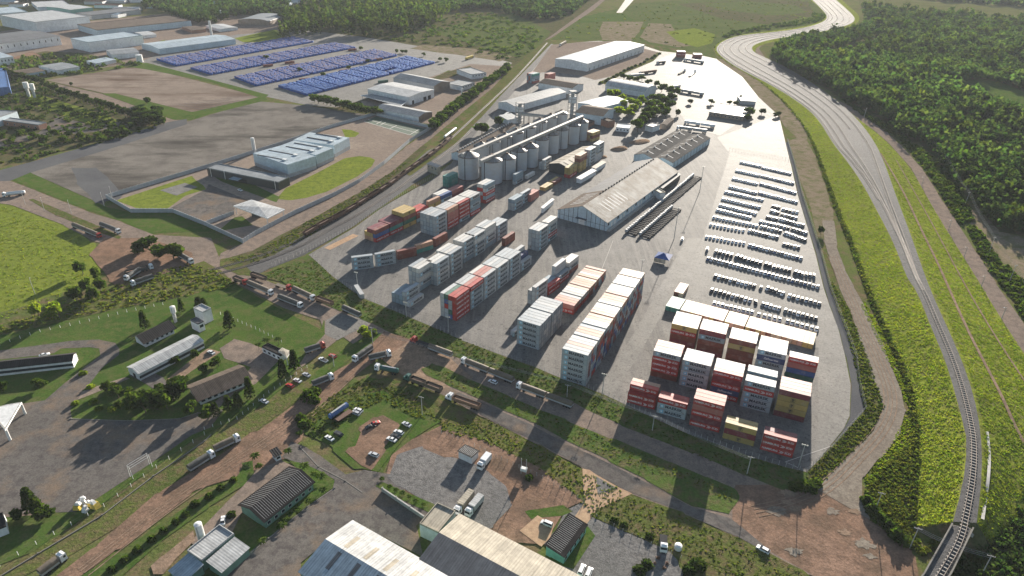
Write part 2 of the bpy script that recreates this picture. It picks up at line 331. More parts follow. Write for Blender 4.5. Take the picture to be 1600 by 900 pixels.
sheet('road',[(-60,282),(0,266),(60,250),(175,218),(262,191),(292,186),(292,194),(200,224),(47,270),(15,283),(-60,300)],'dark_strip',4,.5)
sheet('scrubland',[(-60,200),(-60,262),(60,247),(175,215),(262,188),(240,168),(160,140),(60,125),(-60,120)],'scrub_ground',1,1)
sheet('service_road',[(90,182),(150,198),(185,190),(200,194),(150,206),(80,212),(-20,235),(-20,222),(60,208)],'asphalt',3,.4)
sheet('lawn',[(50,147),(66,150),(140,172),(212,197),(190,188),(150,197),(96,180),(42,160)],'lawn_bright',2,.8)
sheet('grass_verge',[(17,281),(47,269),(162,322),(176,326),(205,333),(270,333),(322,353),(330,362),(232,365),(190,345),(140,330)],'lawn',3,.5)
sheet('damp_patch',[(112,262),(150,262),(170,280),(192,300),(183,313),(150,318),(135,300),(120,285)],'dark_strip',5,1.2)
for i in range(11): strip_l=((278+i*9.5,163-i*1.3),(322+i*8.2,173-i*2.2)); sheet('drain_row',[strip_l[0],(strip_l[0][0]+1.1,strip_l[0][1]-.15),(strip_l[1][0]+1.1,strip_l[1][1]-.15),strip_l[1]],'dark_strip',6,0)
# wall compound
comp=[(167,310),(342,257),(516,200),(585,180),(675,200),(640,222),(560,285),(460,335),(400,367),(380,380),(320,352),(270,332),(205,332)]
sheet('compound_paving',comp,'paving',4,0)
sheet('lawn',[(181,314),(215,326),(260,327.5),(290,306),(322,296),(318,290),(306,282),(300,275)],'lawn_bright',5,.3)
sheet('car_park',[(262,327.5),(322,296),(326,288),(392,315),(366,322),(366,335),(322,349)],'asphalt',6,0)
sheet('concrete_pad',[(250,297.5),(289,286),(309,292.5),(276,306)],'pale_concrete',8,0)
sheet('lawn',[(432,311),(447,294),(456,290),(500,268),(540,247),(562,244),(578,246),(586,250),(580,261),(560,275),(540,285),(510,300),(480,309),(455,313)],'lawn_bright',5,.3)
sheet('lawn',[(328,272),(345,262),(358,272),(400,290),(438,308),(432,316),(380,297),(345,283)],'lawn',5,.3)
sheet('court',[(569,190),(588,182),(620,190),(670,203),(652,215),(640,211)],'green_court',5,0)
sheet('lawn',[(534,202),(548,203),(562,208),(555,214),(540,215)],'lawn_bright',5,.2)
sheet('lawn',[(340,362),(395,352),(378,338),(366,340)],'lawn',5,.2)
# second compound with sheds
sheet('compound_paving',[(585,178),(560,160),(620,135),(700,112),(735,100),(800,104),(780,125),(700,178),(680,196)],'paving',2,.5)
sheet('hedge_ground',[(482,165),(525,168),(640,136),(700,112),(735,103),(740,110),(700,122),(620,140),(565,158),(560,175),(520,172)],'scrub_ground',3,.6)
# railway corridor and road west of it
sheet('road',[(400,367),(460,335),(525,305),(562,285),(600,258),(640,225),(680,197),(712,170),(780,118),(800,104),(806,108),(720,178),(662,226),(610,270),(560,302),(480,346),(430,372),(395,392),(340,408),(345,396),(380,380)],'dusty_road',4,.3)
sheet('brush_verge',[(348,408),(395,392),(430,372),(480,346),(560,302),(610,270),(662,226),(668,230),(620,278),(560,322),(490,366),(430,398),(370,420)],'scrub_ground',5,.8)
sheet('railway_ballast',[(300,428),(420,398),(480,366),(560,318),(612,284),(668,236),(716,212),(800,131),(856,66),(866,70),(805,142),(742,210),(705,252),(640,292),(555,352),(480,396),(420,420),(380,440)],'ballast',3,.4)
# roads left
sheet('road',[(-60,285),(15,283),(60,300),(140,332),(190,347),(240,367),(330,372),(345,408),(420,440),(520,480),(610,520),(640,530),(700,556),(600,560),(560,545),(500,500),(440,480),(370,445),(300,420),(230,400),(150,378),(100,352),(15,320),(-60,310)],'dusty_road',6,.4)
sheet('median',[(45,312),(52,311),(110,335),(150,352),(190,370),(186,374),(145,360),(90,338)],'rough_grass',8,.4)
sheet('red_earth',[(160,372),(230,372),(300,395),(300,425),(250,450),(200,460),(170,440),(140,400)],'red_soil',7,1.2)
sheet('grass_verge',[(345,405),(400,395),(378,412),(400,432),(372,430),(345,418)],'rough_grass',8,.5)
sheet('grass_verge',[(205,435),(250,430),(318,408),(345,422),(372,446),(300,462),(200,480),(100,500),(-40,540),(-40,520),(90,478),(190,452)],'rough_grass',7,.8)
# lawns around the offices
sheet('lawn',[(-40,532),(60,512),(200,480),(300,462),(360,440),(440,484),(500,515),(506,500),(508,522),(480,550),(450,600),(400,640),(300,690),(200,760),(60,860),(-40,900)],'lawn',7,.4)
sheet('office_drive',[(0,548),(60,540),(110,533),(155,531),(180,536),(187,546),(186,555),(160,575),(140,600),(128,612),(122,625),(110,640),(112,655),(200,658),(280,655),(310,645),(350,640),(330,668),(300,680),(240,722),(120,800),(0,805),(-40,830),(-40,640),(30,632),(70,626),(100,600),(135,572),(157,556),(155,545),(140,543),(95,545),(85,552),(60,556),(0,562)],'asphalt',9,.1)
sheet('office_drive',[(-40,690),(60,680),(150,665),(200,700),(100,790),(60,802),(0,806),(-40,820)],'dusty_road',8,1.5)
sheet('forecourt',[(343,545),(366,530),(392,537),(412,545),(430,550),(440,560),(420,580),(400,600),(370,612),(340,640),(322,640),(380,590),(392,574),(350,560)],'dusty_road',9,.2)
sheet('path',[(128,612),(195,590),(203,592),(140,618),(122,625)],'paving',10,.1)
sheet('path',[(201,587),(228,600),(246,612),(262,600),(255,590),(235,580)],'asphalt',10,0)
sheet('path',[(325,545),(345,550),(300,580),(262,607),(240,612),(256,598),(290,570)],'dirt',10,.3)
sheet('drive_pad',[(509,501),(530,490),(560,496),(578,506),(527,532),(508,523)],'pale_concrete',8,0)
sheet('drive_pad',[(500,500),(535,487),(562,497),(600,515),(585,535),(545,515),(510,545),(470,575),(440,590),(408,612),(398,600),(450,560),(475,533),(507,522)],'dusty_road',7,.3)
sheet('grass_verge',[(598,520),(572,525),(540,545),(505,570),(486,590),(483,600),(500,600),(530,575),(560,552),(592,535)],'lawn',9,.4)
sheet('grass_verge',[(400,640),(470,590),(486,585),(505,600),(468,625),(430,650),(380,690),(330,728),(300,742),(200,812),(100,872),(20,910),(-10,905),(100,830),(240,740),(320,690)],'rough_grass',8,.6)
# red dirt road down to lower left
sheet('red_dirt_road',[(600,518),(640,530),(652,545),(620,570),(590,560),(540,600),(500,640),(480,655),(470,690),(440,720),(300,770),(180,860),(120,910),(60,930),(80,905),(150,855),(250,770),(330,720),(400,675),(460,632),(520,585),(560,560)],'red_soil',10,.8)
sheet('grass_verge',[(120,905),(200,855),(300,785),(370,745),(378,724),(395,720),(400,745),(330,790),(250,850),(190,905)],'lawn',11,.5)
sheet('side_lot',[(455,690),(480,700),(500,712),(540,742),(570,735),(612,742),(640,775),(680,795),(650,822),(660,870),(600,840),(551,812),(470,880),(470,910),(330,910),(400,850),(470,800),(520,765),(523,750),(500,738),(470,725),(440,715)],'asphalt',11,.2)
sheet('side_lot',[(400,735),(440,720),(470,735),(420,760),(380,800),(360,840),(330,860),(300,850),(310,830),(350,790),(380,760)],'dusty_road',11,.3)
sheet('lawn',[(452,720),(475,725),(510,742),(523,752),(520,763),(480,792),(420,840),(370,880),(340,905),(260,905),(300,870),(360,840),(400,822),(460,780),(488,758)],'lawn',12,.2)
sheet('gravel_patch',[(236,885),(250,872),(285,845),(302,830),(305,845),(270,880),(255,898),(240,898)],'dirt',13,.3)
# triangle parking meadow
sheet('parking_meadow',[(470,655),(482,640),(520,615),(575,587),(640,600),(668,640),(690,660),(640,690),(612,712),(600,742),(560,733),(520,700),(478,680)],'lawn',9,1.0)
sheet('bare_soil',[(560,672),(590,652),(625,665),(600,700),(580,735),(565,728),(545,700)],'red_soil',12,1.5)
sheet('verge',[(470,652),(555,600),(600,590),(690,612),(760,660),(750,668),(690,655),(640,640),(600,610),(560,620),(490,660)],'rough_grass',11,.8)
# gravel plot
sheet('red_plot',[(640,690),(690,665),(745,665),(912,740),(912,785),(880,800),(850,850),(800,850),(700,800),(640,775),(600,755),(612,712)],'red_soil',11,.6)
sheet('gravel_plot',[(605,745),(620,712),(660,698),(700,715),(740,725),(765,740),(790,760),(800,790),(770,825),(720,810),(680,792),(620,760)],'gravel',13,1.0)
sheet('planting_strip',[(587,760),(595,754),(680,790),(676,802),(600,768)],'lawn',14,.3)
sheet('yard_plot',[(882,800),(912,785),(925,808),(1040,860),(1075,870),(1060,920),(900,920),(850,850),(868,830)],'gravel',12,.3)
sheet('concrete_slab',[(812,830),(840,806),(866,820),(860,840),(846,855)],'paver_orange',14,.1)
sheet('lawn',[(820,800),(880,790),(895,800),(880,806),(830,812)],'lawn',12,.8)
sheet('lawn',[(862,856),(884,806),(916,820),(930,838),(896,890),(860,880)],'lawn',13,.1)
# verge south of lower road, entrance
sheet('verge',[(690,655),(760,655),(841,695),(909,732),(988,773),(1071,805),(1147,839),(1260,896),(1300,930),(1100,930),(1060,880),(1040,858),(925,806),(912,785),(840,730),(760,690),(690,672)],'rough_grass',12,.8)
sheet('entrance_paving',[(910,733),(921,735),(931,742),(966,762),(988,772),(935,796),(925,808),(915,822),(895,812),(905,798),(914,785),(911,760)],'paver_orange',14,0)
sheet('entrance_bed',[(931,745),(963,763),(934,774)],'gravel',15,0)
sheet('verge',[(925,806),(935,796),(988,775),(1071,807),(1147,841),(1250,893),(1200,915),(1080,870),(1040,858)],'rough_grass',15,.8)
# wheel ruts
RUTS=[([(480,650),(520,612),(560,575),(590,548)],10),([(130,895),(250,800),(330,745),(400,700),(460,660)],10),([(1180,800),(1230,790),(1290,765),(1340,715),(1385,665),(1395,620),(1375,565),(1345,505),(1322,450),(1300,400)],12)]
# two roads south of the yard
sheet('road',[(600,560),(633,590),(665,605),(697,622),(751,651),(841,695),(909,732),(988,773),(1071,805),(1147,839),(1260,898),(1340,930),(1440,930),(1425,865),(1360,812),(1275,762),(1222,764),(1162,741),(1087,707),(969,662),(920,640),(892,625),(800,590),(707,555),(640,525)],'dusty_road',9,.5)
sheet('dirt_patch',[(600,560),(640,530),(700,556),(740,590),(690,610),(640,592)],'dirt',11,1.5)
sheet('dirt_patch',[(1147,764),(1275,762),(1360,812),(1425,865),(1442,930),(1330,930),(1200,862),(1139,830)],'red_soil',10,1.5)
sheet('road_surface',[(660,604),(697,606),(731,620),(780,641),(829,663),(880,690),(951,724),(1011,755),(1087,796),(1139,810),(1190,850),(1210,870),(1147,837),(1071,803),(988,771),(909,730),(841,693),(751,649),(697,620)],'asphalt',12,.3)
sheet('median',[(658,577),(675,568),(700,577),(731,593),(795,619),(840,640),(886,657),(958,686),(1049,723),(1100,745),(1147,764),(1155,780),(1139,804),(1087,793),(1011,752),(951,721),(880,687),(829,660),(780,638),(731,616),(697,601),(665,586)],'verge_green',14,.6)
for k,(p,r_) in enumerate([((1232,772),2.2),((1215,800),2.6),((1243,795),1.8),((1350,850),2.4),((1320,832),1.6),((1300,800),1.8),((1336,800),1.5),((1240,862),2.0),((1230,785),1.6),((1360,870),1.5)]):
    q=G(*p); pts=[(q.x+math.cos(a)*r_*random.uniform(.5,1.3)*1.5,q.y+math.sin(a)*r_*random.uniform(.5,1.2)) for a in [i*2*math.pi/22 for i in range(22)]]
    sheet('bare_patch',pts,'pale_dirt' if k%2 else 'dirt',13,world=True)
# the container yard
yardF=[(487,402),(520,432),(565,465),(615,485),(650,500),(680,512.5),(722,532),(797.5,560),(832,572),(867,587),(912,604),(940,615),(977,632),(1068,675),(1177,715),(1228,730),(1260,737.5)]
yard=yardF+[(1277,722),(1317,672),(1327.5,650),(1329,600),(1320,555),(1310,515),(1297,480),(1287,450),(1275,400),(1260,350),(1245,300),(1235,255),(1227,222),(1217,180),(1184,150),(1160,120),(1120,92),(1097,87),(1052,82),(1032,80),(1008,72),(960,62),(905,66),(862,70),(802,133),(742,205),(705,255),(675,280),(600,322),(555,355),(482,398)]
sheet('container_yard',yard,'yard_pavement',2,0)
sheet('car_yard',[(1120,215),(1217,180),(1227,222),(1235,255),(1245,300),(1260,350),(1275,400),(1287,450),(1297,480),(1310,515),(1320,555),(1329,600),(1327.5,650),(1317,672),(1277,722),(1279,545),(1040,478),(1062,440),(1098,372),(1140,240)],'pale_concrete',4,.1)
sheet('upper_yard',[(1052,84),(1097,88),(1120,93),(1160,121),(1184,151),(1170,180),(1125,212),(1080,200),(1062,178),(1052,160),(1020,140),(960,130),(980,115),(1020,95)],'pale_concrete',4,.2)
sheet('yard_lane',[(935,612),(975,545),(1020,470),(1060,395),(1075,372),(1096,372),(1062,440),(1030,500),(995,560),(955,622)],'pale_concrete',3,.2)
sheet('yard_edge_strip',[(1260,739),(1277,723),(1317,673),(1328,650),(1330,600),(1321,555),(1311,515),(1298,480),(1288,450),(1276,400),(1261,350),(1246,300),(1236,255),(1228,222),(1232,222),(1241,255),(1252,300),(1268,350),(1284,400),(1297,450),(1312,492),(1324,522),(1337,557),(1342,600),(1352,640),(1300,700),(1275,728)],'dark_strip',3,.2)
sheet('warehouse_apron',[(862,70),(905,66),(960,64),(1030,82),(1018,95),(960,118),(930,125),(905,118),(860,112),(830,115)],'paving',4,.3)
sheet('planted_strip',[(936,128),(1005,98),(1028,82),(1034,82),(1020,96),(975,115),(945,132)],'rough_grass',5,.3)
# verges by the yard
sheet('verge',[(400,432),(445,415),(480,400),(487,404),(520,434),(565,467),(615,487),(680,514.5),(722,534),(797.5,562),(867,589),(912,606),(977,634),(1068,677),(1177,717),(1228,732),(1262,740),(1275,762),(1222,766),(1162,743),(1087,709),(969,664),(920,642),(892,627),(800,592),(707,557),(640,530),(610,517),(562,497),(535,487),(480,462),(440,440)],'verge_green',11,.5)
sheet('perimeter_verge',[(1262,741),(1352,641),(1342,600),(1337,557),(1324,522),(1312,492),(1297,450),(1284,400),(1290,390),(1300,420),(1312,450),(1327,482),(1342,525),(1357,562),(1367,597),(1382,635),(1366,672),(1280,760)],'rough_grass',5,.4)
sheet('bare_soil',[(1232,222),(1245,215),(1262,222),(1275,245),(1287,285),(1300,325),(1300,350),(1292,385),(1278,370),(1264,320),(1245,262)],'dry_field',4,.8)
sheet('bare_soil',[(1120,93),(1130,92),(1175,118),(1230,165),(1262,205),(1262,222),(1245,215),(1228,200),(1215,180),(1184,150),(1160,120)],'dry_field',5,.5)
sheet('perimeter_dirt_road',[(1285,345),(1302,345),(1307,385),(1320,420),(1334,450),(1352,482),(1377,532),(1392,575),(1408,612),(1416,642),(1407,675),(1375,717),(1347,747),(1347,785),(1360,814),(1275,762),(1366,671),(1381,635),(1366,597),(1356,562),(1341,525),(1326,482),(1311,450),(1296,400),(1288,375)],'pale_dirt',12,.4)
sheet('far_side_road',[(1186,66),(1194,64),(1186,76),(1200,95),(1250,122),(1300,152),(1340,172),(1378,198),(1405,225),(1442,265),(1465,302),(1500,355),(1530,400),(1557,445),(1600,507),(1700,640),(1760,640),(1660,620),(1600,552),(1562,496),(1535,449),(1512,412),(1487,372),(1462,332),(1440,293),(1425,264),(1390,225),(1365,203),(1330,178),(1295,157),(1245,127),(1198,100),(1180,80)],'dusty_road',3,.4)
sheet('bare_soil',[(1500,325),(1520,320),(1560,362),(1600,370),(1640,400),(1640,480),(1600,470),(1545,410)],'dry_field',2,1.5)
sheet('clearing',[(1340,8),(1450,14),(1560,22),(1700,30),(1700,22),(1560,12),(1450,4),(1340,-3)],'rough_grass',2,4)
sheet('clearing',[(1470,128),(1530,122),(1560,128),(1620,150),(1640,190),(1600,196),(1560,170),(1520,145)],'lawn',1,4)
sheet('clearing',[(1475,190),(1510,183),(1540,200),(1585,205),(1580,215),(1530,212),(1490,205)],'lawn_bright',2,4)
# crops of painted marks on the pavement
def strip(name,a,b,wd,mat,lv):
    A,B=G(*a),G(*b); d=(B-A).normalized(); n=Vector((-d.y,d.x,0))*wd/2
    return sheet(name,[A+n,B+n,B-n,A-n],mat,lv,world=True)
for a,b in [((934,437),(958,376)),((569,190),(640,211)),((575,187),(652,208)),((588,194),(597,189)),((594,196),(603,191)),((608,202),(620,196)),((640,211),(655,202))]: strip('painted_line',a,b,.25 if a[0]>900 else .8,'marking',7)
strip('painted_line',(1247,731),(1227,722),.2,'marking',5); strip('painted_line',(1227,722),(1320,690),.2,'marking',5)
strip('kerb_slab',(511,389),(556,367),5,'paver_orange',4)
# ------------------------------------------------------------------ railway embankment on the right
L1=[(1440,862,0),(1412,792,0),(1432,720,0),(1435,675,0),(1425,605,0),(1407,565,0),(1385,522,0),(1350,450,0),(1340,400,0),(1317,355,0),(1300,307,0),(1287,270,0),(1272,225,0),(1255,195,0),(1225,158,0),(1190,128,0),(1145,104,0),(1122,88,0),(1112,75,0),(1130,61,0),(1162,53,0),(1200,49,0),(1250,43,0),(1281,35,0),(1293,26,0),(1280,12,0),(1262,-4,0)]
LBh=[(1489,815,6),(1490,812,6),(1500,775,6),(1510,725,6),(1510,675,6),(1505,662,6),(1490,605,5.5),(1475,557,5.3),(1455,512,5),(1440,472,5),(1430,450,4.6),(1420,442,4.5),(1397,380,4),(1372,332,3.5),(1345,282,3),(1320,247,2.5),(1302,225,2),(1275,180,1.5),(1237,152,1.2),(1200,130,1),(1150,105,.6),(1125,87,.5),(1117,75,.5),(1132,62,.5),(1162,54,.5),(1200,51,.5),(1250,45,.5),(1282,37,.5),(1295,27,.5),(1282,12,.5),(1265,-4,.5)]
RBh=[(1526,817,6),(1527,815,6),(1536,757,6),(1540,700,6),(1535,665,6),(1525,620,5.7),(1505,562,5.3),(1480,512,5),(1462,472,5),(1452,450,4.6),(1450,447,4.5),(1435,400,4),(1417,350,3.6),(1400,307,3.2),(1385,262,2.8),(1370,225,2.2),(1340,185,1.6),(1300,150,1.2),(1250,117,1),(1215,97,.8),(1182,85,.6),(1172,76,.5),(1178,69,.5),(1205,61,.5),(1255,54,.5),(1302,46,.5),(1336,36,.5),(1336,26,.5),(1318,10,.5),(1302,-4,.5)]
R1=[(1545,860,0),(1590,815,0),(1760,800,0),(1740,740,0),(1680,670,0),(1600,552,0),(1562,496,0),(1535,449,0),(1512,412,0),(1487,372,0),(1462,332,0),(1440,293,0),(1425,264,0),(1390,225,0),(1365,203,0),(1330,178,0),(1295,157,0),(1245,127,0),(1212,106,0),(1184,90,0),(1178,80,0),(1184,72,0),(1210,64,0),(1258,57,0),(1305,48,0),(1342,38,0),(1344,24,0),(1325,9,0),(1312,-4,0)]
NS=140
lb=resample(smooth_line(GP(LBh),2),NS)
def near_resample(P,ref):
    "match points of polyline P to the reference samples by arc fraction, corrected to the nearest point"
    Q=resample(smooth_line(GP(P),2),900); out=[]; k=0
    for r in ref:
        d=np.linalg.norm(Q[k:k+260,:2]-r[:2],axis=1); j=k+int(np.argmin(d)); out.append(Q[j]); k=max(k,j)
    out=np.array(out)
    for _ in range(6): out[1:-1]=(out[:-2]+out[1:-1]*2+out[2:])/4
    return out
mid=lb; rb=near_resample(RBh,lb); l1=near_resample(L1,lb); r1=near_resample(R1,rb)
def loft(name,rows,mat,kind='structure'):
    n=len(rows[0]); V=np.vstack(rows); F=[]
    for a in range(len(rows)-1):
        for i in range(n-1): F.append((a*n+i,(a+1)*n+i,(a+1)*n+i+1,a*n+i+1))
    me=np_mesh(name,V,F,M[mat]); o=obj(name,me); o['kind']=kind; return o
l1z=l1.copy(); l1z[:,2]=.1; r1z=r1.copy(); r1z[:,2]=.05
loft('embankment_slope',[l1z,(l1z*.55+lb*.45),lb],'slope_grass')
loft('railway_ballast',[lb,rb],'ballast')
loft('embankment_slope',[rb,(rb*.6+r1z*.4),r1z],'slope_grass')
a,b=Vector(lb[0]),Vector(rb[0]); c,d=G(1440,866,.1),G(1560,866,.1)
me=bpy.data.meshes.new('embankment_end'); me.from_pydata([tuple(v) for v in (a,b,b+(b-a)*.0+Vector((1,-9,-5.9)),a+Vector((-1,-9,-5.9)),Vector(l1z[0]),Vector(r1z[0]))],[],[(0,3,2,1),(0,4,3),(1,2,5)]); me.materials.append(M['scrub_ground']); obj('embankment_end',me)['kind']='structure'
# berm paths on the right-hand slope
def on_right(px):
    P=[]
    for x,y in px:
        z=0
        for _ in range(8):
            p=G(x,y,z); j=int(np.argmin(np.linalg.norm(rb[:,:2]-np.array([p.x,p.y]),axis=1))); A,B=rb[j],r1z[j]
            t=min(1,max(0,np.dot(np.array([p.x,p.y])-A[:2],(B-A)[:2])/max(1e-6,np.dot((B-A)[:2],(B-A)[:2])))); z=A[2]*(1-t)+B[2]*t
        P.append(G(x,y,z))
    return P
def ribbon(name,P,wd,mat,dz=.06,kind='structure'):
    P=smooth_line(P,2); A=np.array(offset_line(P,wd/2)); B=np.array(offset_line(P,-wd/2)); A[:,2]+=dz;B[:,2]+=dz
    return loft(name,[A,B],mat,kind)
ribbon('berm_path',on_right([(1376,240),(1412,300),(1437,355),(1462,405),(1482,450),(1502,495),(1522,537),(1550,590),(1570,630),(1587,670),(1620,730)]),1.3,'dirt',.35)
ribbon('berm_path',on_right([(1542,675),(1546,712),(1544,750),(1540,775),(1535,812)]),1.0,'concrete',.3)
ribbon('berm_path',on_right([(1400,250),(1440,320),(1478,390),(1510,450),(1545,510),(1580,565),(1620,625)]),.8,'dirt',.3)
# tracks: a track = ties + two rails, each track one thing
def track(name,P,label,group=None,cat='railway track',n=None,zo=.05,tiew=2.5,step=.9):
    P=smooth_line(P,2); tot=sum((b-a).length for a,b in zip(P,P[1:])); n=int(tot/step); q=resample(P,n); root=empty(name,tuple(q[0]),0,label,cat,group)
    base=Vector(q[0]); V=[];F=[]
    st=1 if tot<1200 else 2
    for i in range(0,n-1,st):
        a,b=Vector(q[i]),Vector(q[i+1]); d=(b-a).normalized(); nn=Vector((-d.y,d.x,0)); h=.2*st; k=len(V)
        for zz in (0,.18):
            for sx,sy in ((-1,-1),(1,-1),(1,1),(-1,1)): V.append(tuple(a-base+d*(h*.75)*sx+nn*tiew/2*sy+Vector((0,0,zz+zo))))
        F+=[(k+4,k+5,k+6,k+7),(k,k+1,k+5,k+4),(k+1,k+2,k+6,k+5),(k+2,k+3,k+7,k+6),(k+3,k,k+4,k+7)]
    obj('sleepers',np_mesh('sleepers',V,F,M['sleeper']),root)
    for sgn in (-1,1):
        L_=offset_line([Vector(p) for p in q],.8*sgn); rows=[]
        for off,zz in ((-.09,.16),(-.09,.36),(.09,.36),(.09,.16)):
            r=np.array(offset_line(L_,off))-np.array(base); r[:,2]+=zz+zo; rows.append(r)
        V2=np.vstack(rows); nn_=len(L_); F2=[(a_*nn_+i,(a_+1)*nn_+i,(a_+1)*nn_+i+1,a_*nn_+i+1) for a_ in range(3) for i in range(nn_-1)]
        obj('rail',np_mesh('rail',V2,F2,M['rail_steel']),root)
    return root
def lerp_line(t0,t1,i0,i1):
    out=[]
    for i in range(i0,i1):
        t=t0+(t1-t0)*(i-i0)/max(1,i1-1-i0); out.append(Vector(lb[i]*(1-t)+rb[i]*t))
    return out
i_sw=int(np.argmin(np.linalg.norm(lb[:,:2]-np.array(G(1420,442,4.5)[:2]),axis=1))); i_up=int(np.argmin(np.linalg.norm(lb[:,:2]-np.array(G(1302,225,2)[:2]),axis=1)))
br=[G(1455,925,6),G(1472,895,6),G(1495,857,6),G(1505,830,6)]
track('railway_track',br+lerp_line(.5,.5,0,i_sw)+lerp_line(.5,.38,i_sw,i_up)+lerp_line(.38,.38,i_up,NS),'main railway track crossing the bridge at the lower right, inner line of the bend','tracks on the right hand railway')
track('railway_track',lerp_line(.5,.82,i_sw-1,i_up)+lerp_line(.82,.82,i_up,NS),'railway track branching right at the switch, outermost line beside the grass slope','tracks on the right hand railway')
track('railway_track',lerp_line(.5,.2,i_sw,i_up)+lerp_line(.2,.2,i_up,NS),'railway track branching left at the switch, second line from the container yard','tracks on the right hand railway')
track('railway_track',lerp_line(.29,.06,(i_sw+i_up)//2,i_up)+lerp_line(.06,.06,i_up,NS),'railway siding closest to the container yard on the wide bend','tracks on the right hand railway')
track('railway_track',lerp_line(.62,.6,i_up+4,NS),'railway track in the middle of the wide far bend','tracks on the right hand railway')
# pale dry maintenance lanes between the tracks
for t in ():
    ribbon('ballast_lane',[v for v in lerp_line(t,t,i_up-4,NS)],1.9,'gravel',.03)
# bridge
bt=empty('railway_bridge',tuple(G(1478,868,0)),0,'concrete railway bridge over the dirt road with parapets and gravel deck','bridge')
def bpart(name,L_,R__,z0,z1,mat):
    mb=MB(); 
    for i in range(len(L_)-1):
        a,b,c,d=L_[i],L_[i+1],R__[i+1],R__[i]; lo=lambda v,z:Vector((v.x,v.y,z))-bt.location
        P=[lo(a,z0),lo(b,z0),lo(c,z0),lo(d,z0),lo(a,z1),lo(b,z1),lo(c,z1),lo(d,z1)]; k=len(mb.v); mb.v+=[tuple(p) for p in P]
        for f in ((3,2,1,0),(4,5,6,7),(0,1,5,4),(2,3,7,6),(1,2,6,5),(3,0,4,7)): mb.f.append(tuple(k+x for x in f)); mb.mi.append(0); mb.c.append(None)
    return mb.build(name,M[mat],bt)
BL=[G(1420,925,6),G(1442,897,6),G(1486,819,6)]; BR=[G(1468,925,6),G(1487,897,6),G(1521,827,6)]
BL0=BL; BR0=BR
bpart('deck',BL0,BR0,4.6,5.96,'kerb'); bpart('ballast',offset_line(BL0,-.7),offset_line(BR0,.7),5.96,6.02,'ballast')
bpart('parapet',BL0,offset_line(BL0,-.45),5.96,6.8,'kerb'); bpart('parapet',offset_line(BR0,.45),BR0,5.96,6.8,'kerb')
mb=MB()
c_=(BL[2]+BR[2])/2-bt.location
bpart('abutment',[BL[2]+Vector((0,-1.2,0)),BL[2]],[BR[2]+Vector((0,-1.2,0)),BR[2]],0,4.6,'concrete')
# left railway (yard siding) and its rusty wagons
lt=[(330,424),(400,405),(455,383),(477,372),(505,355),(535,340),(560,325),(587,307),(612,292),(637,272),(660,256),(685,238),(712,214),(742,186),(770,160),(800,132),(830,100),(858,68)]
track('railway_track',GP([(x-3,y-1) for x,y in lt]),'rusty siding track under the brown wagons beside the yard fence','tracks on the left hand railway')
track('railway_track',GP([(x+8,y+5) for x,y in lt[:14]]),'empty siding track between the brown wagons and the yard fence','tracks on the left hand railway')
wl=resample(smooth_line(GP([(x-3,y-1,.35) for x,y in lt[3:13]]),2),600); s=np.concatenate([[0],np.cumsum(np.linalg.norm(np.diff(wl[:,:2],axis=0),axis=1))])
mb=MB(); mb.box(-6.6,6.6,-1.35,1.35,1.1,1.35); 
for y0,y1 in ((-1.4,-1.3),(1.3,1.4)): mb.box(-6.6,6.6,y0,y1,1.1,3.1)
for x0,x1 in ((-6.7,-6.6),(6.6,6.7)): mb.box(x0,x1,-1.4,1.4,1.1,3.1)
for k in range(9):
    for y in (-1.47,1.4): mb.box(-6.2+k*1.53,-6.05+k*1.53,y,y+.07,1.0,3.1)
wbody=mb.mesh('wagon_body',M['rust']); mb=MB().box(-6.5,6.5,-1.25,1.25,1.36,2.3,ty=.5,tx=.8); wload=mb.mesh('load',M['rust'])
mb=MB().box(-1.5,1.5,-.9,.9,.45,1.0)
for x in (-.9,.9):
    for y in (-1,.9): mb.tube((x,y,.45),(x,y+.12,.45),.45,n=10)
wbog=mb.mesh('bogie',M['dark_metal'])
pos=8.0;k=0
while pos<s[-1]-8:
    x,y=np.interp(pos,s,wl[:,0]),np.interp(pos,s,wl[:,1]); x2,y2=np.interp(pos+1,s,wl[:,0]),np.interp(pos+1,s,wl[:,1]); k+=1
    r=empty('freight_wagon',(x,y,.4),math.atan2(y2-y,x2-x),'rusty brown open wagon, %s from the near end of the train'%nth(k),'railway wagon','brown open wagons of the long train')
    obj('wagon_body',wbody,r); 
    if k%3: obj('load',wload,r)
    obj('bogie',wbog,r,(-4.4,0,0)); obj('bogie',wbog,r,(4.4,0,0)); pos+=14.3

for k,(pts,lv) in enumerate(RUTS):
    P=[Vector((p.x,p.y,0)) for p in smooth_line(GP(pts),2)]
    for off in (-2.4,-.8,1.0,2.6): ribbon('wheel_rut',[p for p in offset_line(P,off+random.uniform(-.3,.3))],random.uniform(.25,.4),'dirt',.285+lv*.0008)
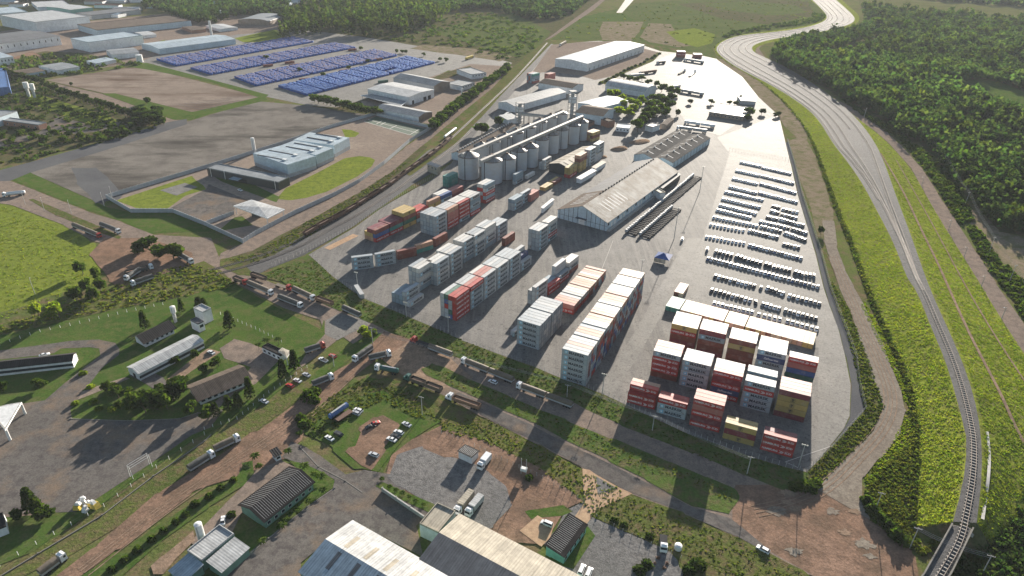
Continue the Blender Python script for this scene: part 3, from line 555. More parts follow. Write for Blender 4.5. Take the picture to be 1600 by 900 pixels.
# ------------------------------------------------------------------ shipping containers
L_C,W_C,H_C=12.19,2.44,2.8
CC={'grey':(.33,.375,.41),'pale':(.42,.44,.45),'white':(.55,.55,.53),'red':(.40,.035,.03),'brown':(.20,.055,.04),'orange':(.42,.24,.16),'pink':(.46,.27,.22),'yellow':(.42,.30,.10),'blue':(.04,.095,.27),'navy':(.025,.05,.16),'teal':(.05,.24,.21),'green':(.03,.12,.09),'maroon':(.18,.03,.045),'steelblue':(.20,.28,.34),'cream':(.52,.40,.31),'rose':(.40,.14,.12)}
CN={'grey':'light grey','pale':'pale grey','white':'white','red':'bright red','brown':'dark brown','orange':'orange','pink':'salmon pink','yellow':'mustard yellow','blue':'blue','navy':'navy blue','teal':'teal','green':'dark green','maroon':'maroon','steelblue':'steel blue','cream':'cream','rose':'faded red'}
_cm={}
def cont_mesh(c,L=L_C):
    if (c,L) in _cm: return _cm[(c,L)]
    col=CC[c]; dk=tuple(x*.75 for x in col); mb=MB(); h=L/2; w=W_C/2; H=H_C-.03
    mb.box(-h+.06,h-.06,-w+.04,w-.04,.12,H-.03,0,col)
    for x in (-h,h-.16):
        for y in (-w,w-.16): mb.box(x,x+.16,y,y+.16,0,H,0,dk)
        mb.box(x,x+.16,-w+.16,w-.16,0.02,.17,0,dk); mb.box(x,x+.16,-w+.16,w-.16,H-.13,H-.01,0,dk)
    for y in (-w,w-.1): mb.box(-h+.16,h-.16,y,y+.1,.02,.16,0,dk); mb.box(-h+.16,h-.16,y,y+.1,H-.1,H-.01,0,dk)
    me=mb.mesh('container',CM); _cm[(c,L)]=me; return me
_dm={}
def door_mesh(c):
    if c in _dm: return _dm[c]
    col=CC[c]; mb=MB(); mb.box(0,.04,.03,1.02,.2,2.6,0,tuple(x*.95 for x in col))
    for y in (.3,.75): mb.tube((.06,y,.15),(.06,y,2.65),.03,n=5,col=(.6,.6,.6))
    _dm[c]=mb.mesh('door',CM); return _dm[c]
def text_mesh(txt,size,shear=0,name='lettering',mat=None,spacing=1.0,bold=.03,align='CENTER'):
    cu=bpy.data.curves.new('t','FONT'); cu.body=txt; cu.size=size; cu.align_x=align; cu.align_y='CENTER'; cu.shear=shear; cu.space_character=spacing; cu.offset=bold*size; cu.extrude=.01; cu.resolution_u=2
    o=bpy.data.objects.new('t',cu); COL.objects.link(o); bpy.context.view_layer.update()
    dg=bpy.context.evaluated_depsgraph_get(); me=bpy.data.meshes.new_from_object(o.evaluated_get(dg)); me.name=name
    bpy.data.objects.remove(o); bpy.data.curves.remove(cu); me.materials.clear(); me.materials.append(mat); return me
def join_meshes(name,lst,mats):
    "lst: (mesh, matrix, material index)"
    V=[];F=[];I=[]
    for me,T,mi in lst:
        k=len(V); V+=[tuple(T@v.co) for v in me.vertices]
        for p in me.polygons: F.append(tuple(k+i for i in p.vertices)); I.append(mi)
    me=bpy.data.meshes.new(name); me.from_pydata(V,[],F)
    for m_ in mats: me.materials.append(m_)
    me.polygons.foreach_set('material_index',I); me.update(); return me
TR=Matrix.Translation; ID=Matrix.Identity(4)
LD,LW,SB=M['letter_dark'],M['letter_white'],M['star_blue']
def star():
    mb=MB(); mb.box(-.75,.75,-.75,.75,-.01,.005,0)
    pts=[]
    for i in range(14):
        a=math.pi/2+i*math.pi/7; r=.6 if i%2==0 else .27; pts.append((r*math.cos(a),r*math.sin(a)))
    mb.prism(pts,.006,.014,1); return mb.mesh('star',[SB,LW])
def arrows():
    mb=MB()
    for dx in (0,.62):
        for s in (1,-1): mb.face([(dx-.5,s*.62,.01),(dx-.15,s*.62,.01),(dx+.75,0.02*s,.01),(dx+.35,.02*s,.01)][::s],0)
    return mb.mesh('arrows',LW)
_st=star()
st0=join_meshes('lettering',[(_st,ID,0)],[SB,LW])
def two_mat(me,mi_src):  # helper to keep star's own indices
    return [p.material_index for p in me.polygons]
def logo_a():
    t=text_mesh('MAERSK',1.85,mat=LD,spacing=1.08,bold=.035); V=[];F=[];I=[]
    for me,dx,off in ((_st,-4.1,0),(t,.8,2)):
        k=len(V); V+=[(v.co.x+dx,v.co.y,v.co.z) for v in me.vertices]
        for p in me.polygons: F.append(tuple(k+i for i in p.vertices)); I.append(p.material_index+off)
    me=bpy.data.meshes.new('lettering'); me.from_pydata(V,[],F)
    for m_ in (SB,LW,LD): me.materials.append(m_)
    me.polygons.foreach_set('material_index',I); me.update(); return me
LOGO={'a':logo_a(),
 'a2':(lambda t:join_meshes('lettering',[(text_mesh('MAERSK',1.05,mat=LD,spacing=1.12,bold=.02),TR((1.2,.55,0)),1),(text_mesh('SEALAND',.95,mat=LD,spacing=1.1,bold=.02),TR((1.2,-.6,0)),1),(_st,TR((-4.1,0,0)),0)],[SB,LD]))(0),
 'h':join_meshes('lettering',[(text_mesh('HAMBURG',1.25,mat=LW,spacing=1.0,bold=.02),TR((-2.6,0,0)),0),(arrows(),TR((1.3,0,0)),0),(text_mesh('S\u00dcD',1.25,mat=LW,spacing=1.0,bold=.02),TR((4.2,0,0)),0)],[LW]),
 'm':join_meshes('lettering',[(text_mesh('m',1.3,mat=LD,bold=.05),TR((0,.35,0)),0),(text_mesh('SC',.7,mat=LD,bold=.05),TR((0,-.5,0)),0),(MB().box(-.75,.75,-.95,-.85,0,.01).box(-.75,.75,.85,.95,0,.01).box(-.85,-.75,-.95,.95,0,.01).box(.75,.85,-.95,.95,0,.01).mesh('f',LD),ID,0)],[LD]),
 's':join_meshes('lettering',[(text_mesh('Safmarine',1.6,shear=.35,mat=LW,bold=.01),ID,0)],[LW])}
LOGO_COL={'grey':'a','pale':'a','red':'h','yellow':'m','navy':'s'}
ALLC=[]   # collected containers before we choose which are individual
def cont(P,ang,lv,c,label,group,logo=None,side=-1,ends=1,L=L_C):
    ALLC.append(dict(p=Vector((P.x,P.y,lv*H_C)),a=ang,c=c,label=label,group=group,logo=logo,side=side,end=ends,L=L))
ORD=['bottom','second','third','fourth','fifth','sixth','seventh']
def stack_T(fl,z,dirang,depth,levels,cols,desc,group,inner=True,gaps=(),logos=None,toprow=None,lean=0):
    """containers with the long side facing the camera; fl = pixel of the front left corner at height z;
    row runs away from camera; cols(j,l) -> colour, j = place from the front, l = level"""
    A=G(fl[0],fl[1],z); u=Vector((math.cos(dirang),math.sin(dirang),0)); v=Vector((-u.y,u.x,0)); off=0
    for j in range(depth):
        if j in gaps: off+=.9
        nl=levels(j) if callable(levels) else levels
        for l in range(nl):
            if not (j==0 or l==nl-1 or j==depth-1): # hidden middle ones: only their end walls could show
                pass
            c=cols(j,l); P=A+u*(L_C/2)+v*(W_C/2+j*(W_C+.09)+off)+u*random.uniform(-.06,.06)
            lg=(logos(j,l) if logos else LOGO_COL.get(c)) if j==0 or (levels(j-1) if callable(levels) else levels)<=l or j in gaps else None
            cont(P,dirang,l,c,'%s container, %s level, %s from front, %s'%(CN[c],ORD[l] if l<nl-1 or nl==1 else 'top',nth(j+1),desc),group,lg)
def stack_R(nr,ang,wn,levels,cols,desc,group,L=L_C,logo_side=True,z=0):
    """containers end-on to the camera; nr = pixel of near right bottom corner, ang = direction of the long side; stacked wn wide to the left"""
    A=G(nr[0],nr[1],z) if not isinstance(nr,Vector) else nr; u=Vector((math.cos(ang),math.sin(ang),0)); v=Vector((-u.y,u.x,0)); B=A
    for i in range(wn):
        nl=levels(i) if callable(levels) else levels
        for l in range(nl):
            c=cols(i,l); P=A+u*(L/2)+v*(W_C/2+i*(W_C+.1))+u*random.uniform(-.05,.05)
            lg=LOGO_COL.get(c) if i==0 and logo_side else None
            cont(P,ang,l,c,'%s container, %s level, %s from right, %s'%(CN[c],ORD[l] if l<nl-1 or nl==1 else 'top',nth(i+1),desc),group,lg,-1,1,L)
    return A
def pick(*a): return lambda i,l: random.choice(a)
TA=R_(-27.6); TB=R_(-22.7)
# --- stack A and long row B
gA='grey containers of the five high stack by the front fence'
stack_T((808.4,498.6),5*H_C,TA,10,5,lambda j,l:random.choice(['grey','grey','pale','white']) if j else 'grey','five-high grey stack beside the small van',gA,gaps=(5,))
A1=G(878.4,544,6*H_C);A2=G(975.7,415.7,6*H_C); rowang=math.atan2((A2-A1).y,(A2-A1).x)-math.pi/2
nB=int(((A2-A1).length-8*.8)/2.53); pat=['pale','pink','grey','white','pale','orange','steelblue','grey','pale','orange','orange','pink','white','pale','white','pink','orange','pink','white','grey','pale','steelblue','pale','white','cream','white','cream']
def colB(j,l):
    if j==0: return 'grey'
    if l==5: return pat[(j*len(pat)//max(1,nB))%len(pat)] if j%5 else random.choice(pat)
    return random.choice(['brown','brown','grey','blue','red','steelblue','maroon'])
stack_T((878.4,544),6*H_C,rowang,nB,6,colB,'long six-high row at the fence','containers of the long six high row',gaps=tuple(range(5,nB,max(4,nB//9))))
# --- low row C
C1=G(864,468.7,2*H_C);C2=G(916.7,414,2*H_C); ra=math.atan2((C2-C1).y,(C2-C1).x)-math.pi/2; nC=int(((C2-C1).length-3)/2.53)
stack_T((864,468.7),2*H_C,ra,nC,2,lambda j,l:['rose','orange','pink','pale','pale','white','pale','cream','pink','orange','orange','cream','orange','white'][j%14] if l else random.choice(['red','steelblue','brown']),'low two-high pink and white row','containers of the low row between the tall rows',gaps=tuple(range(nC//4,nC,max(3,nC//4))))
# --- right hand blocks
def fr(bl,br_):  # front corners -> angle
    a,b=G(*bl),G(*br_); return math.atan2((b-a).y,(b-a).x)
RB=[((979.5,628.7),(1022.8,642.4),[2,3,3],lambda j,l:'red' if not(l==2 and j==2) else 'orange','leftmost front block at the fence corner'),
 ((1025.3,644.5),(1070.9,659.3),[3,3],lambda j,l:'red' if l==2 else 'grey','front block with a red top over grey'),
 ((1076.6,663.5),(1121,681.5),[5,5,5],lambda j,l:['red','maroon','red','rose','red'][l] if j==0 else random.choice(['red','brown']),'five-high red front block'),
 ((1128.4,684.4),(1175.6,704.4),[3,3],lambda j,l:['yellow','maroon','yellow'][l],'low yellow and maroon front block'),
 ((1187.3,702),(1238.4,712.2),[3,3],lambda j,l:'red' if j==0 or l<2 else 'maroon','all-red front block beside the floodlight mast')]
SBk=[((1015.4,586.5),(1056.5,599),[5,5,5,5],lambda j,l:['brown','red','red','red','grey'][l] if j==0 else random.choice(['pink','red','orange','white']),'red block with one grey on top'),
 ((1060.3,601.3),(1104,615),[5,5,5,5],lambda j,l:random.choice(['grey','pale']) if j==0 else random.choice(['cream','white','steelblue']),'all-grey second block'),
 ((1107.2,618),(1150,631),[5,5,5,5],lambda j,l:['red','navy','red','maroon','red'][l] if j==0 else random.choice(['cream','white','pink']),'red block with a navy one inside'),
 ((1155.5,634.4),(1202.9,648.9),[5,5,4,5,5],lambda j,l:['grey','pale','grey','red','grey'][l] if j==0 else random.choice(['white','pale','steelblue']),'grey block with one red fourth up'),
 ((1207.8,648.4),(1254.4,663.8),[5,5,5,5],lambda j,l:['maroon','yellow','yellow','yellow','maroon'][l] if j==0 else random.choice(['pink','white','rose']),'yellow block between maroon layers')]
def up(bl): return (bl[0],bl[1],5*H_C)
TBk=[((1049.7,505),(1090,516.7),[5]*5,lambda j,l:['brown','maroon','brown','red','yellow'][l] if j==0 else random.choice(['white','cream','pale']),'back block with yellow on top'),
 ((1093.3,513.3),(1135,529),[5]*4,lambda j,l:['maroon','brown','brown','grey','maroon'][l] if j==0 else random.choice(['pink','white']),'back block with one grey among maroon'),
 ((1139.7,527.5),(1180.8,540),[5]*4,lambda j,l:['brown','brown','brown','yellow','brown'][l] if j==0 else random.choice(['white','cream']),'back block with one yellow among brown'),
 ((1185,545),(1230,556.7),[5]*5,lambda j,l:['grey','grey','grey','navy','grey'][l] if j==0 else random.choice(['cream','white','pale']),'back block with one navy among grey'),
 ((1233.3,556.7),(1278.3,570.8),[5]*2,lambda j,l:['green','green','blue','rose','red'][l] if j==0 else random.choice(['white','maroon']),'back block of red, rose, blue and green')]
for bl,brp,lv,cf,ds in RB+SBk: stack_T(bl,0,TB,len(lv),(lambda lv:lambda j:lv[j])(lv),cf,ds,'containers of the blocks at the lower right corner of the yard')
for bl,brp,lv,cf,ds in TBk: stack_T(bl,5*H_C,TB,len(lv),(lambda lv:lambda j:lv[j])(lv),cf,ds,'containers of the blocks at the lower right corner of the yard')
# --- long two-high row with ends to the camera
P0,P1=G(1040,477.5,2.8),G(1276,540,2.8); d=(P1-P0); wa=math.atan2(d.y,d.x); nW=int((d.length-2)/2.52); u=d.normalized(); v=Vector((-u.y,u.x,0)); off=0
for i in range(nW):
    if i in (3,12,nW//2+2): off+=.5
    for l in (0,):
        c=(random.choice(['cream','pink','cream','yellow','orange','brown','yellow'])) if i>2 else 'teal'
        P=P0+u*(W_C/2+i*2.52+off)+v*(L_C/2)
        cont(P,wa+math.pi/2,l,c,'%s container, %s from the left in the single-height row below the parked cars'%(CN[c],nth(i+1)),'containers of the long single row',None)
for k in (0,1):
    q=G(1052,462+0)+u*(2.52*k+1.3)+v*6.1; cont(q,wa+math.pi/2,0,['brown','cream'][k],'lone %s container behind the left end of the single-height row'%['brown','cream'][k],'pair of lone containers')
# --- middle rows, ends facing the camera
RA=R_(90-31.0)
o=G(713.3,502); u=Vector((math.cos(RA),math.sin(RA),0))
def line(start,ang,n,gap=.75): 
    u=Vector((math.cos(ang),math.sin(ang),0)); return [start+u*(k*(L_C+gap)) for k in range(n)]
D=[(4,lambda i:5,lambda i,l:'red' if i==0 else ['grey','red','blue','green','grey'][(i*2+l)%5] if i<3 else 'pale','tall red-sided front tower of middle row'),
 (4,lambda i:5,lambda i,l:('red' if l==4 else 'grey') if i==0 else ('rose' if l==4 and i==1 else 'pale'),'second tower of the middle row'),
 (4,lambda i:5,lambda i,l:'pale' if i==0 else ('rose' if l==4 and i in(1,2) else 'white'),'third tower of the middle row'),
 (4,lambda i:5,lambda i,l:random.choice(['pale','grey','white']),'fourth tower of the middle row'),
 (4,lambda i:5,lambda i,l:random.choice(['grey','grey','pale']),'fifth tower of the middle row'),
 (3,lambda i:[2,3,4][i],lambda i,l:['grey','navy','pale'][i],'low far end of the middle row')]
for (wn,lv,cf,ds),p in zip(D,line(o,RA,6)): stack_R(p,RA,wn,lv,cf,ds,'containers of the middle rows')
E=[((656.3,455.6),3,'first tall tower behind the low grey stack'),((683.1,447.2),3,'second tall tower of the left middle row'),((704.4,431.6),4,'third tall tower of the left middle row'),((724.5,412),3,'fourth tall tower, hidden low down'),((741.6,402.3),3,'fifth tall tower of the left middle row'),((758.6,389),3,'sixth tall tower of the left middle row'),((777,378),3,'seventh tower at the far end')]
for p,wn,ds in E: stack_R(p,RA,wn,5 if p[0]<770 else 4,lambda i,l:random.choice(['pale','grey','grey','white']) if l else random.choice(['grey','steelblue']),ds,'containers of the left middle row')
stack_R((640.6,480.7),RA,1,1,lambda i,l:'pale','low grey stack at the near fence','containers of the low grey stack')
stack_R((634.6,478.5),RA,1,3,lambda i,l:'grey','low grey stack, stepped part','containers of the low grey stack')
stack_R((629.5,477),RA,3,2,lambda i,l:'steelblue','low grey stack, dark left columns','containers of the low grey stack')
stack_R((789,385.5),RA,1,2,lambda i,l:'brown','brown pair near the tall towers','brown containers near the towers')
stack_R((746,367),RA,2,1,lambda i,l:'orange','low orange pair','brown containers near the towers')
# skewed line of front-facing pairs
for k,(a,b,n,cf,ds) in enumerate([((551.3,422.8),(584,418.6),3,lambda l:'grey','first skewed stack, left end'),((588,417.7),(620,411.4),3,lambda l:'grey','second skewed stack'),((622,406.3),(651.4,399.7),2,lambda l:'brown','third skewed stack, all brown'),((651,397),(678.8,388.4),2,lambda l:['teal','orange'][l],'fourth skewed stack, teal below'),((680.7,386),(704,373),2,lambda l:'brown','fifth skewed stack by the towers')]):
    A,B=G(*a),G(*b); ang=math.atan2((B-A).y,(B-A).x); u=(B-A).normalized(); v=Vector((-u.y,u.x,0))
    for l in range(n): cont(A+u*6.1+v*1.22,ang,l,cf(l),'%s container, %s level, %s'%(CN[cf(l)],ORD[l],ds),'containers of the skewed line',LOGO_COL.get(cf(l)))
# left group
for (wn,lv,cf,ds),p in zip([(5,lambda i:5,lambda i,l:random.choice(['grey','pale','grey']),'near grey tower beside the skewed line'),
 (4,lambda i:5,lambda i,l:['red','red','rose','rose','orange'][l] if i==0 else 'pale','faded red tower behind the grey one'),
 (4,lambda i:5,lambda i,l:['grey','red','red','red','red'][l] if i==0 else 'white','bright red tower in the left row'),
 (4,lambda i:5,lambda i,l:['red','steelblue','grey','steelblue','pale'][l] if i==0 else 'white','fourth tower of the left row')],line(G(681.6,370),RA,4)): stack_R(p,RA,wn,lv,cf,ds,'containers of the left row')
for (wn,lv,cf,ds),p in zip([(4,lambda i:3 if i<3 else 2,lambda i,l:['red','blue','brown'][l] if i==0 else ['orange','yellow','maroon'][l],'near stack by the wagons'),
 (4,lambda i:3,lambda i,l:['red','teal','maroon'][l] if i==0 else 'maroon','second stack along the wagons with teal'),
 (4,lambda i:4,lambda i,l:['yellow','green','brown','yellow'][l],'yellow-topped stack along the wagons'),
 (3,lambda i:3,lambda i,l:['steelblue','brown','red'][l],'red-topped stack along the wagons'),
 (1,lambda i:4,lambda i,l:['brown','brown','yellow','orange'][l],'narrow orange and yellow stack along the wagons'),
 (3,lambda i:4,lambda i,l:['grey','grey','grey','blue' if i==0 else 'white'][l],'blue and white stack near the silos')],line(G(588,379.3),R_(56),6,.6)): stack_R(p,R_(56),wn,lv,cf,ds,'containers along the wagons')
stack_R((708,309),R_(56),2,2,lambda i,l:['maroon','rose'][l],'maroon pair near the silos','containers along the wagons')
stack_R((700,293),R_(56),2,3,lambda i,l:['teal','teal','teal'][l],'teal pair near the silos','containers along the wagons')
stack_R((759,318.5),RA,3,5,lambda i,l:['red','steelblue','red','pale','steelblue'][l] if i==0 else ['red','red','grey','red','white'][l],'red and blue tower before the silos','tower of containers before the silos')
stack_R((747,319),RA,1,1,lambda i,l:'grey','single grey beside the red tower','tower of containers before the silos')
# centre
stack_R((803,330),RA,2,3,lambda i,l:'steelblue' if l==2 else 'grey','grey stack before the warehouse','containers in the centre lane')
stack_R((822-6,320),RA,1,3,lambda i,l:'grey','second grey stack before the warehouse','containers in the centre lane')
stack_R((829,316),RA,2,2,lambda i,l:'rose','faded red pair before the warehouse','containers in the centre lane')
stack_R((852,299),RA,2,1,lambda i,l:'yellow','yellow pair by the silos','containers in the centre lane')
stack_R((866,290),RA,2,1,lambda i,l:'brown' if i==0 else 'yellow','brown pair by the silos','containers in the centre lane')
stack_R((805,289),RA,1,3,lambda i,l:['grey','steelblue','steelblue'][l],'small stack at the silos','small stacks at the silos')
stack_R((824,280),RA,1,1,lambda i,l:'white','single white by the silos','small stacks at the silos')
stack_R((850,266),RA,2,lambda i:3 if i==0 else 2,lambda i,l:'pale','pale stack at the open shed','small stacks at the silos')
stack_R((841,393.3),RA,3,lambda i:5,lambda i,l:random.choice(['grey','pale']),'near tower at the warehouse gable','towers at the warehouse gable')
stack_R((855.5,380),RA,2,lambda i:5,lambda i,l:['grey','red','pale','grey','white'][l],'far tower at the warehouse gable','towers at the warehouse gable')
for p,wn,lv,cf,ds in [((890,279),2,3,lambda i,l:['red','yellow','yellow'][l],'near yellow stack by the open shed'),((905,270),2,5,lambda i,l:['yellow','yellow','yellow','brown','orange'][l],'tall yellow and orange stack by the open shed'),((920,260.5),2,5,lambda i,l:'grey','grey stack by the open shed'),((933,251.5),2,5,lambda i,l:'pale','far pale stack by the open shed')]: stack_R(p,RA,wn,lv,cf,ds,'containers by the open shed')
stack_R((836,478),R_(56),2,lambda i:[4,3][i],lambda i,l:random.choice(['pale','grey']),'first group of the short row','containers of the short row')
stack_R((857,462),R_(56),3,lambda i:[2,2,2][i],lambda i,l:'steelblue' if i else 'red','second group of the short row','containers of the short row')
stack_R((873,446),R_(58),2,lambda i:[2,4][i],lambda i,l:['red','grey','pale','pale'][l],'third group of the short row','containers of the short row')
stack_R((888,431),R_(58),2,lambda i:[3,3][i],lambda i,l:['brown','grey','white'][l],'fourth group of the short row','containers of the short row')
stack_R((570,466),R_(118),1,1,lambda i,l:'pale','lone trailer box at the corner of the yard fence','lone containers'); 
stack_R((804,526),RA,1,1,lambda i,l:'grey','lone box beside the five-high grey stack','lone containers',L=6.06)
# far containers
for p,wn,lv,cs,ds,L in [((833,131),4,4,['steelblue','teal','rose','grey'],'far stack beside the track',L_C),((858,127),3,3,['red','brown','rose'],'far red stack beside the track',L_C),((1057,90),4,3,['brown','red','maroon'],'far brown pile on the upper yard',L_C),((1083,91),4,2,['rose','brown'],'second far pile on the upper yard',L_C),((925,222),3,3,['yellow','brown','orange'],'stack behind the open shed',L_C)]:
    stack_R(p,R_(50) if p[0]<1000 else R_(-5),wn,lv,lambda i,l:random.choice(cs),ds,'far containers',L=L)
# --- choose
def psize(d): return (d['p']-Vector((0,0,CAMH))).length
# drop the ones buried inside a block: no free side, end or top
from collections import defaultdict
cells=defaultdict(list)
for i,d in enumerate(ALLC): cells[(round(d['p'].x/6),round(d['p'].y/6))].append(i)
def occupied(q):
    for a in (-1,0,1):
        for b in (-1,0,1):
            for j in cells[(round(q.x/6)+a,round(q.y/6)+b)]:
                e=ALLC[j]; r=q-e['p']; ca,sa=math.cos(e['a']),math.sin(e['a'])
                if abs(r.z)<1 and abs(r.x*ca+r.y*sa)<e['L']/2+.3 and abs(-r.x*sa+r.y*ca)<W_C/2+.3: return True
    return False
keep=[]
for d in ALLC:
    ca,sa=math.cos(d['a']),math.sin(d['a']); u=Vector((ca,sa,0)); v=Vector((-sa,ca,0)); p=d['p']
    nb=[p+v*2.55,p-v*2.55,p+u*(d['L']/2+1.6),p-u*(d['L']/2+1.6),p+Vector((0,0,H_C))]
    if all(occupied(q) for q in nb): continue
    keep.append(d)
keep.sort(key=psize)
print('containers',len(ALLC),'kept',len(keep))
seen=set()
for k,d in enumerate(keep[:300]):
    o=obj('shipping_container',cont_mesh(d['c'],d['L']),None,d['p'],d['a']); lb_=d['label']
    tag(o,lb_,'container',d['group'])
    if d['logo']:
        l=obj('lettering',LOGO[d['logo']],o); l.location=(0,-W_C/2-.02,1.42); l.rotation_euler=(math.pi/2,0,0)
    if k<170 :
        for s in (0,1):
            q=obj('door',door_mesh(d['c']),o); q.location=(-d['L']/2-.0,0,0); q.rotation_euler=(0,0,math.pi); 
            if s: q.scale=(1,-1,1)
rest=keep[300:]
mb=MB(); lm={}
for d in rest:
    T=TR(d['p'])@Matrix.Rotation(d['a'],4,'Z'); me=cont_mesh(d['c'],d['L']); k=len(mb.v); mb.v+=[tuple(T@v.co) for v in me.vertices]; col=CC[d['c']]; dk=tuple(x*.7 for x in col); fade=random.uniform(.85,1.12)
    for n_,p_ in enumerate(me.polygons): mb.f.append(tuple(k+i for i in p_.vertices)); mb.mi.append(0); mb.c.append(tuple(x*fade for x in (col if n_<6 else dk)))
    if d['logo']: lm.setdefault(d['logo'],[]).append(T@TR((0,-W_C/2-.02,1.42))@Matrix.Rotation(math.pi/2,4,'X'))
o=mb.build('distant_containers',MM); tag(o,'many more stacked containers of mixed colours in the middle and far rows of the yard','containers',None,'stuff')
V=[];F=[];I=[];ms=[SB,LW,LD]
for lg,Ts in lm.items():
    me=LOGO[lg]; mi=[ms.index(m_) for m_ in me.materials]
    for T in Ts:
        k=len(V); V+=[tuple(T@v.co) for v in me.vertices]
        for p in me.polygons: F.append(tuple(k+i for i in p.vertices)); I.append(mi[p.material_index])
me=bpy.data.meshes.new('lettering'); me.from_pydata(V,[],F)
for m_ in ms: me.materials.append(m_)
me.polygons.foreach_set('material_index',I); me.update(); l=obj('lettering',me,o); l['kind']='stuff'
# ------------------------------------------------------------------ buildings
def rect(a,b,c,z=0.0):
    "a->b one side seen in the photo, c a point on the opposite side; returns origin, u, v, length, width (right-angled)"
    A,B,C_=G(a[0],a[1],z),G(b[0],b[1],z),G(c[0],c[1],z)
    u=(B-A); L=u.length; u.normalize(); v=Vector((-u.y,u.x,0)); w=(C_-B).dot(v)
    if w<0: v=-v; w=-w
    return Vector((A.x,A.y,0)),u,v,L,w
def hall(a,b,c,eave,ridge,label,cat='warehouse',wall='white_wall',roof='pale_blue_roof',z=0,style='gable',axis='u',group=None,win=None,doors=(),over=.4,name=None,vents=0,lights=0,light_mat='grey_roof',gablewall=None,pieces=None):
    A,u,v,L,W=rect(a,b,c,z); cen=A+u*L/2+v*W/2; 
    if axis=='v': u,v,L,W=v,-u,W,L
    if u.cross(v).z<0: v=-v
    ang=math.atan2(u.y,u.x); root=empty(name or cat.replace(' ','_'),tuple(cen),ang,label,cat,group); l,w=L/2,W/2
    mb=MB()
    if style=='gable':
        mb.face([(-l,-w,0),(l,-w,0),(l,-w,eave),(-l,-w,eave)]); mb.face([(l,w,0),(-l,w,0),(-l,w,eave),(l,w,eave)])
        g2=1 if gablewall else 0
        mb.face([(l,-w,0),(l,w,0),(l,w,eave),(l,0,ridge),(l,-w,eave)],g2); mb.face([(-l,w,0),(-l,-w,0),(-l,-w,eave),(-l,0,ridge),(-l,w,eave)],g2)
    elif style=='vault':
        n=12; P=[(-math.cos(math.pi*i/n)*w,eave+math.sin(math.pi*i/n)*(ridge-eave)) for i in range(n+1)]
        mb.face([(-l,-w,0),(l,-w,0),(l,-w,eave),(-l,-w,eave)]); mb.face([(l,w,0),(-l,w,0),(-l,w,eave),(l,w,eave)])
        mb.face([(l,-w,0),(l,w,0)]+[(l,y,z_) for y,z_ in P[::-1]],0); mb.face([(-l,w,0),(-l,-w,0)]+[(-l,y,z_) for y,z_ in P],0)
    else: mb.prism([(-l,-w),(l,-w),(l,w),(-l,w)],0,eave-.05)
    mb.build('wall',[M[wall],M[gablewall or wall]],root)
    rb_=MB(); o_=over; t=.18
    if style=='gable':
        dz=(ridge-eave)*o_/w
        for s in (1,-1):
            P=[(-l-o_,s*(w+o_),eave-dz+.05),(l+o_,s*(w+o_),eave-dz+.05),(l+o_,0,ridge+.05),(-l-o_,0,ridge+.05)]
            if s<0: P=P
            else: P=P[::-1]
            T=[(x,y,z_+t) for x,y,z_ in P]; k=len(rb_.v); rb_.v+=P+T
            for f in ((3,2,1,0),(4,5,6,7),(0,1,5,4),(1,2,6,5),(2,3,7,6),(3,0,4,7)): rb_.f.append(tuple(k+i for i in f)); rb_.mi.append(0); rb_.c.append(None)
        rf=rb_.build('roof',M[roof],root)
        if vents:
            for i in range(vents):
                x=-l+(i+.5)*L/vents; MB().box(x-.6,x+.6,-.7,.7,ridge-.1,ridge+.9,tx=.2).build('ridge_vent',M['galv'],rf)
        if lights:
            for s in (1,-1):
                for i in range(lights):
                    x=-l+(i+.5)*L/lights; q=MB(); f=lambda y:ridge+(eave-ridge)*abs(y)/w+.27; y0,y1=s*w*.15,s*w*.85
                    q.face([(x-.5,y0,f(y0)),(x+.5,y0,f(y0)),(x+.5,y1,f(y1)),(x-.5,y1,f(y1))][::-s]); q.build('skylight',M[light_mat],rf)
    elif style=='vault':
        for i in range(n):
            (y0,z0),(y1,z1)=P[i],P[i+1]; rb_.face([(-l-.3,y0*1.01,z0+.1),(l+.3,y0*1.01,z0+.1),(l+.3,y1*1.01,z1+.1),(-l-.3,y1*1.01,z1+.1)])
        rf=rb_.build('roof',M[roof],root,smooth=True)
    elif style=='hip':
        r=max(0,l-w); q=[(-l-o_,-w-o_,eave),(l+o_,-w-o_,eave),(l+o_,w+o_,eave),(-l-o_,w+o_,eave)]; e1,e2=(-r,0,ridge),(r,0,ridge)
        rb_.face([q[0],q[1],e2,e1]).face([q[2],q[3],e1,e2]).face([q[1],q[2],e2]).face([q[3],q[0],e1]).face(q[::-1]); rf=rb_.build('roof',M[roof],root)
    elif style=='flat':
        rb_.box(-l+.25,l-.25,-w+.25,w-.25,eave-.05,eave+.06); 
        for x0,x1,y0,y1 in ((-l-.02,l+.02,-w-.02,-w+.25),(-l-.02,l+.02,w-.25,w+.02),(-l-.02,-l+.25,-w+.25,w-.25),(l-.25,l+.02,-w+.25,w-.25)): rb_.box(x0,x1,y0,y1,eave-.3,eave+.5)
        rf=rb_.build('roof',M[roof],root)
    elif style=='shed':
        rb_.face([(-l-o_,-w-o_,eave+.05),(l+o_,-w-o_,eave+.05),(l+o_,w+o_,ridge+.05),(-l-o_,w+o_,ridge+.05)])
        rb_.face([(-l-o_,-w-o_,eave-.1),(-l-o_,w+o_,ridge-.1),(l+o_,w+o_,ridge-.1),(l+o_,-w-o_,eave-.1)]); 
        rb_.face([(l+o_,-w-o_,eave-.1),(l+o_,w+o_,ridge-.1),(l+o_,w+o_,ridge+.05),(l+o_,-w-o_,eave+.05)]).face([(-l-o_,w+o_,ridge-.1),(-l-o_,-w-o_,eave-.1),(-l-o_,-w-o_,eave+.05),(-l-o_,w+o_,ridge+.05)])
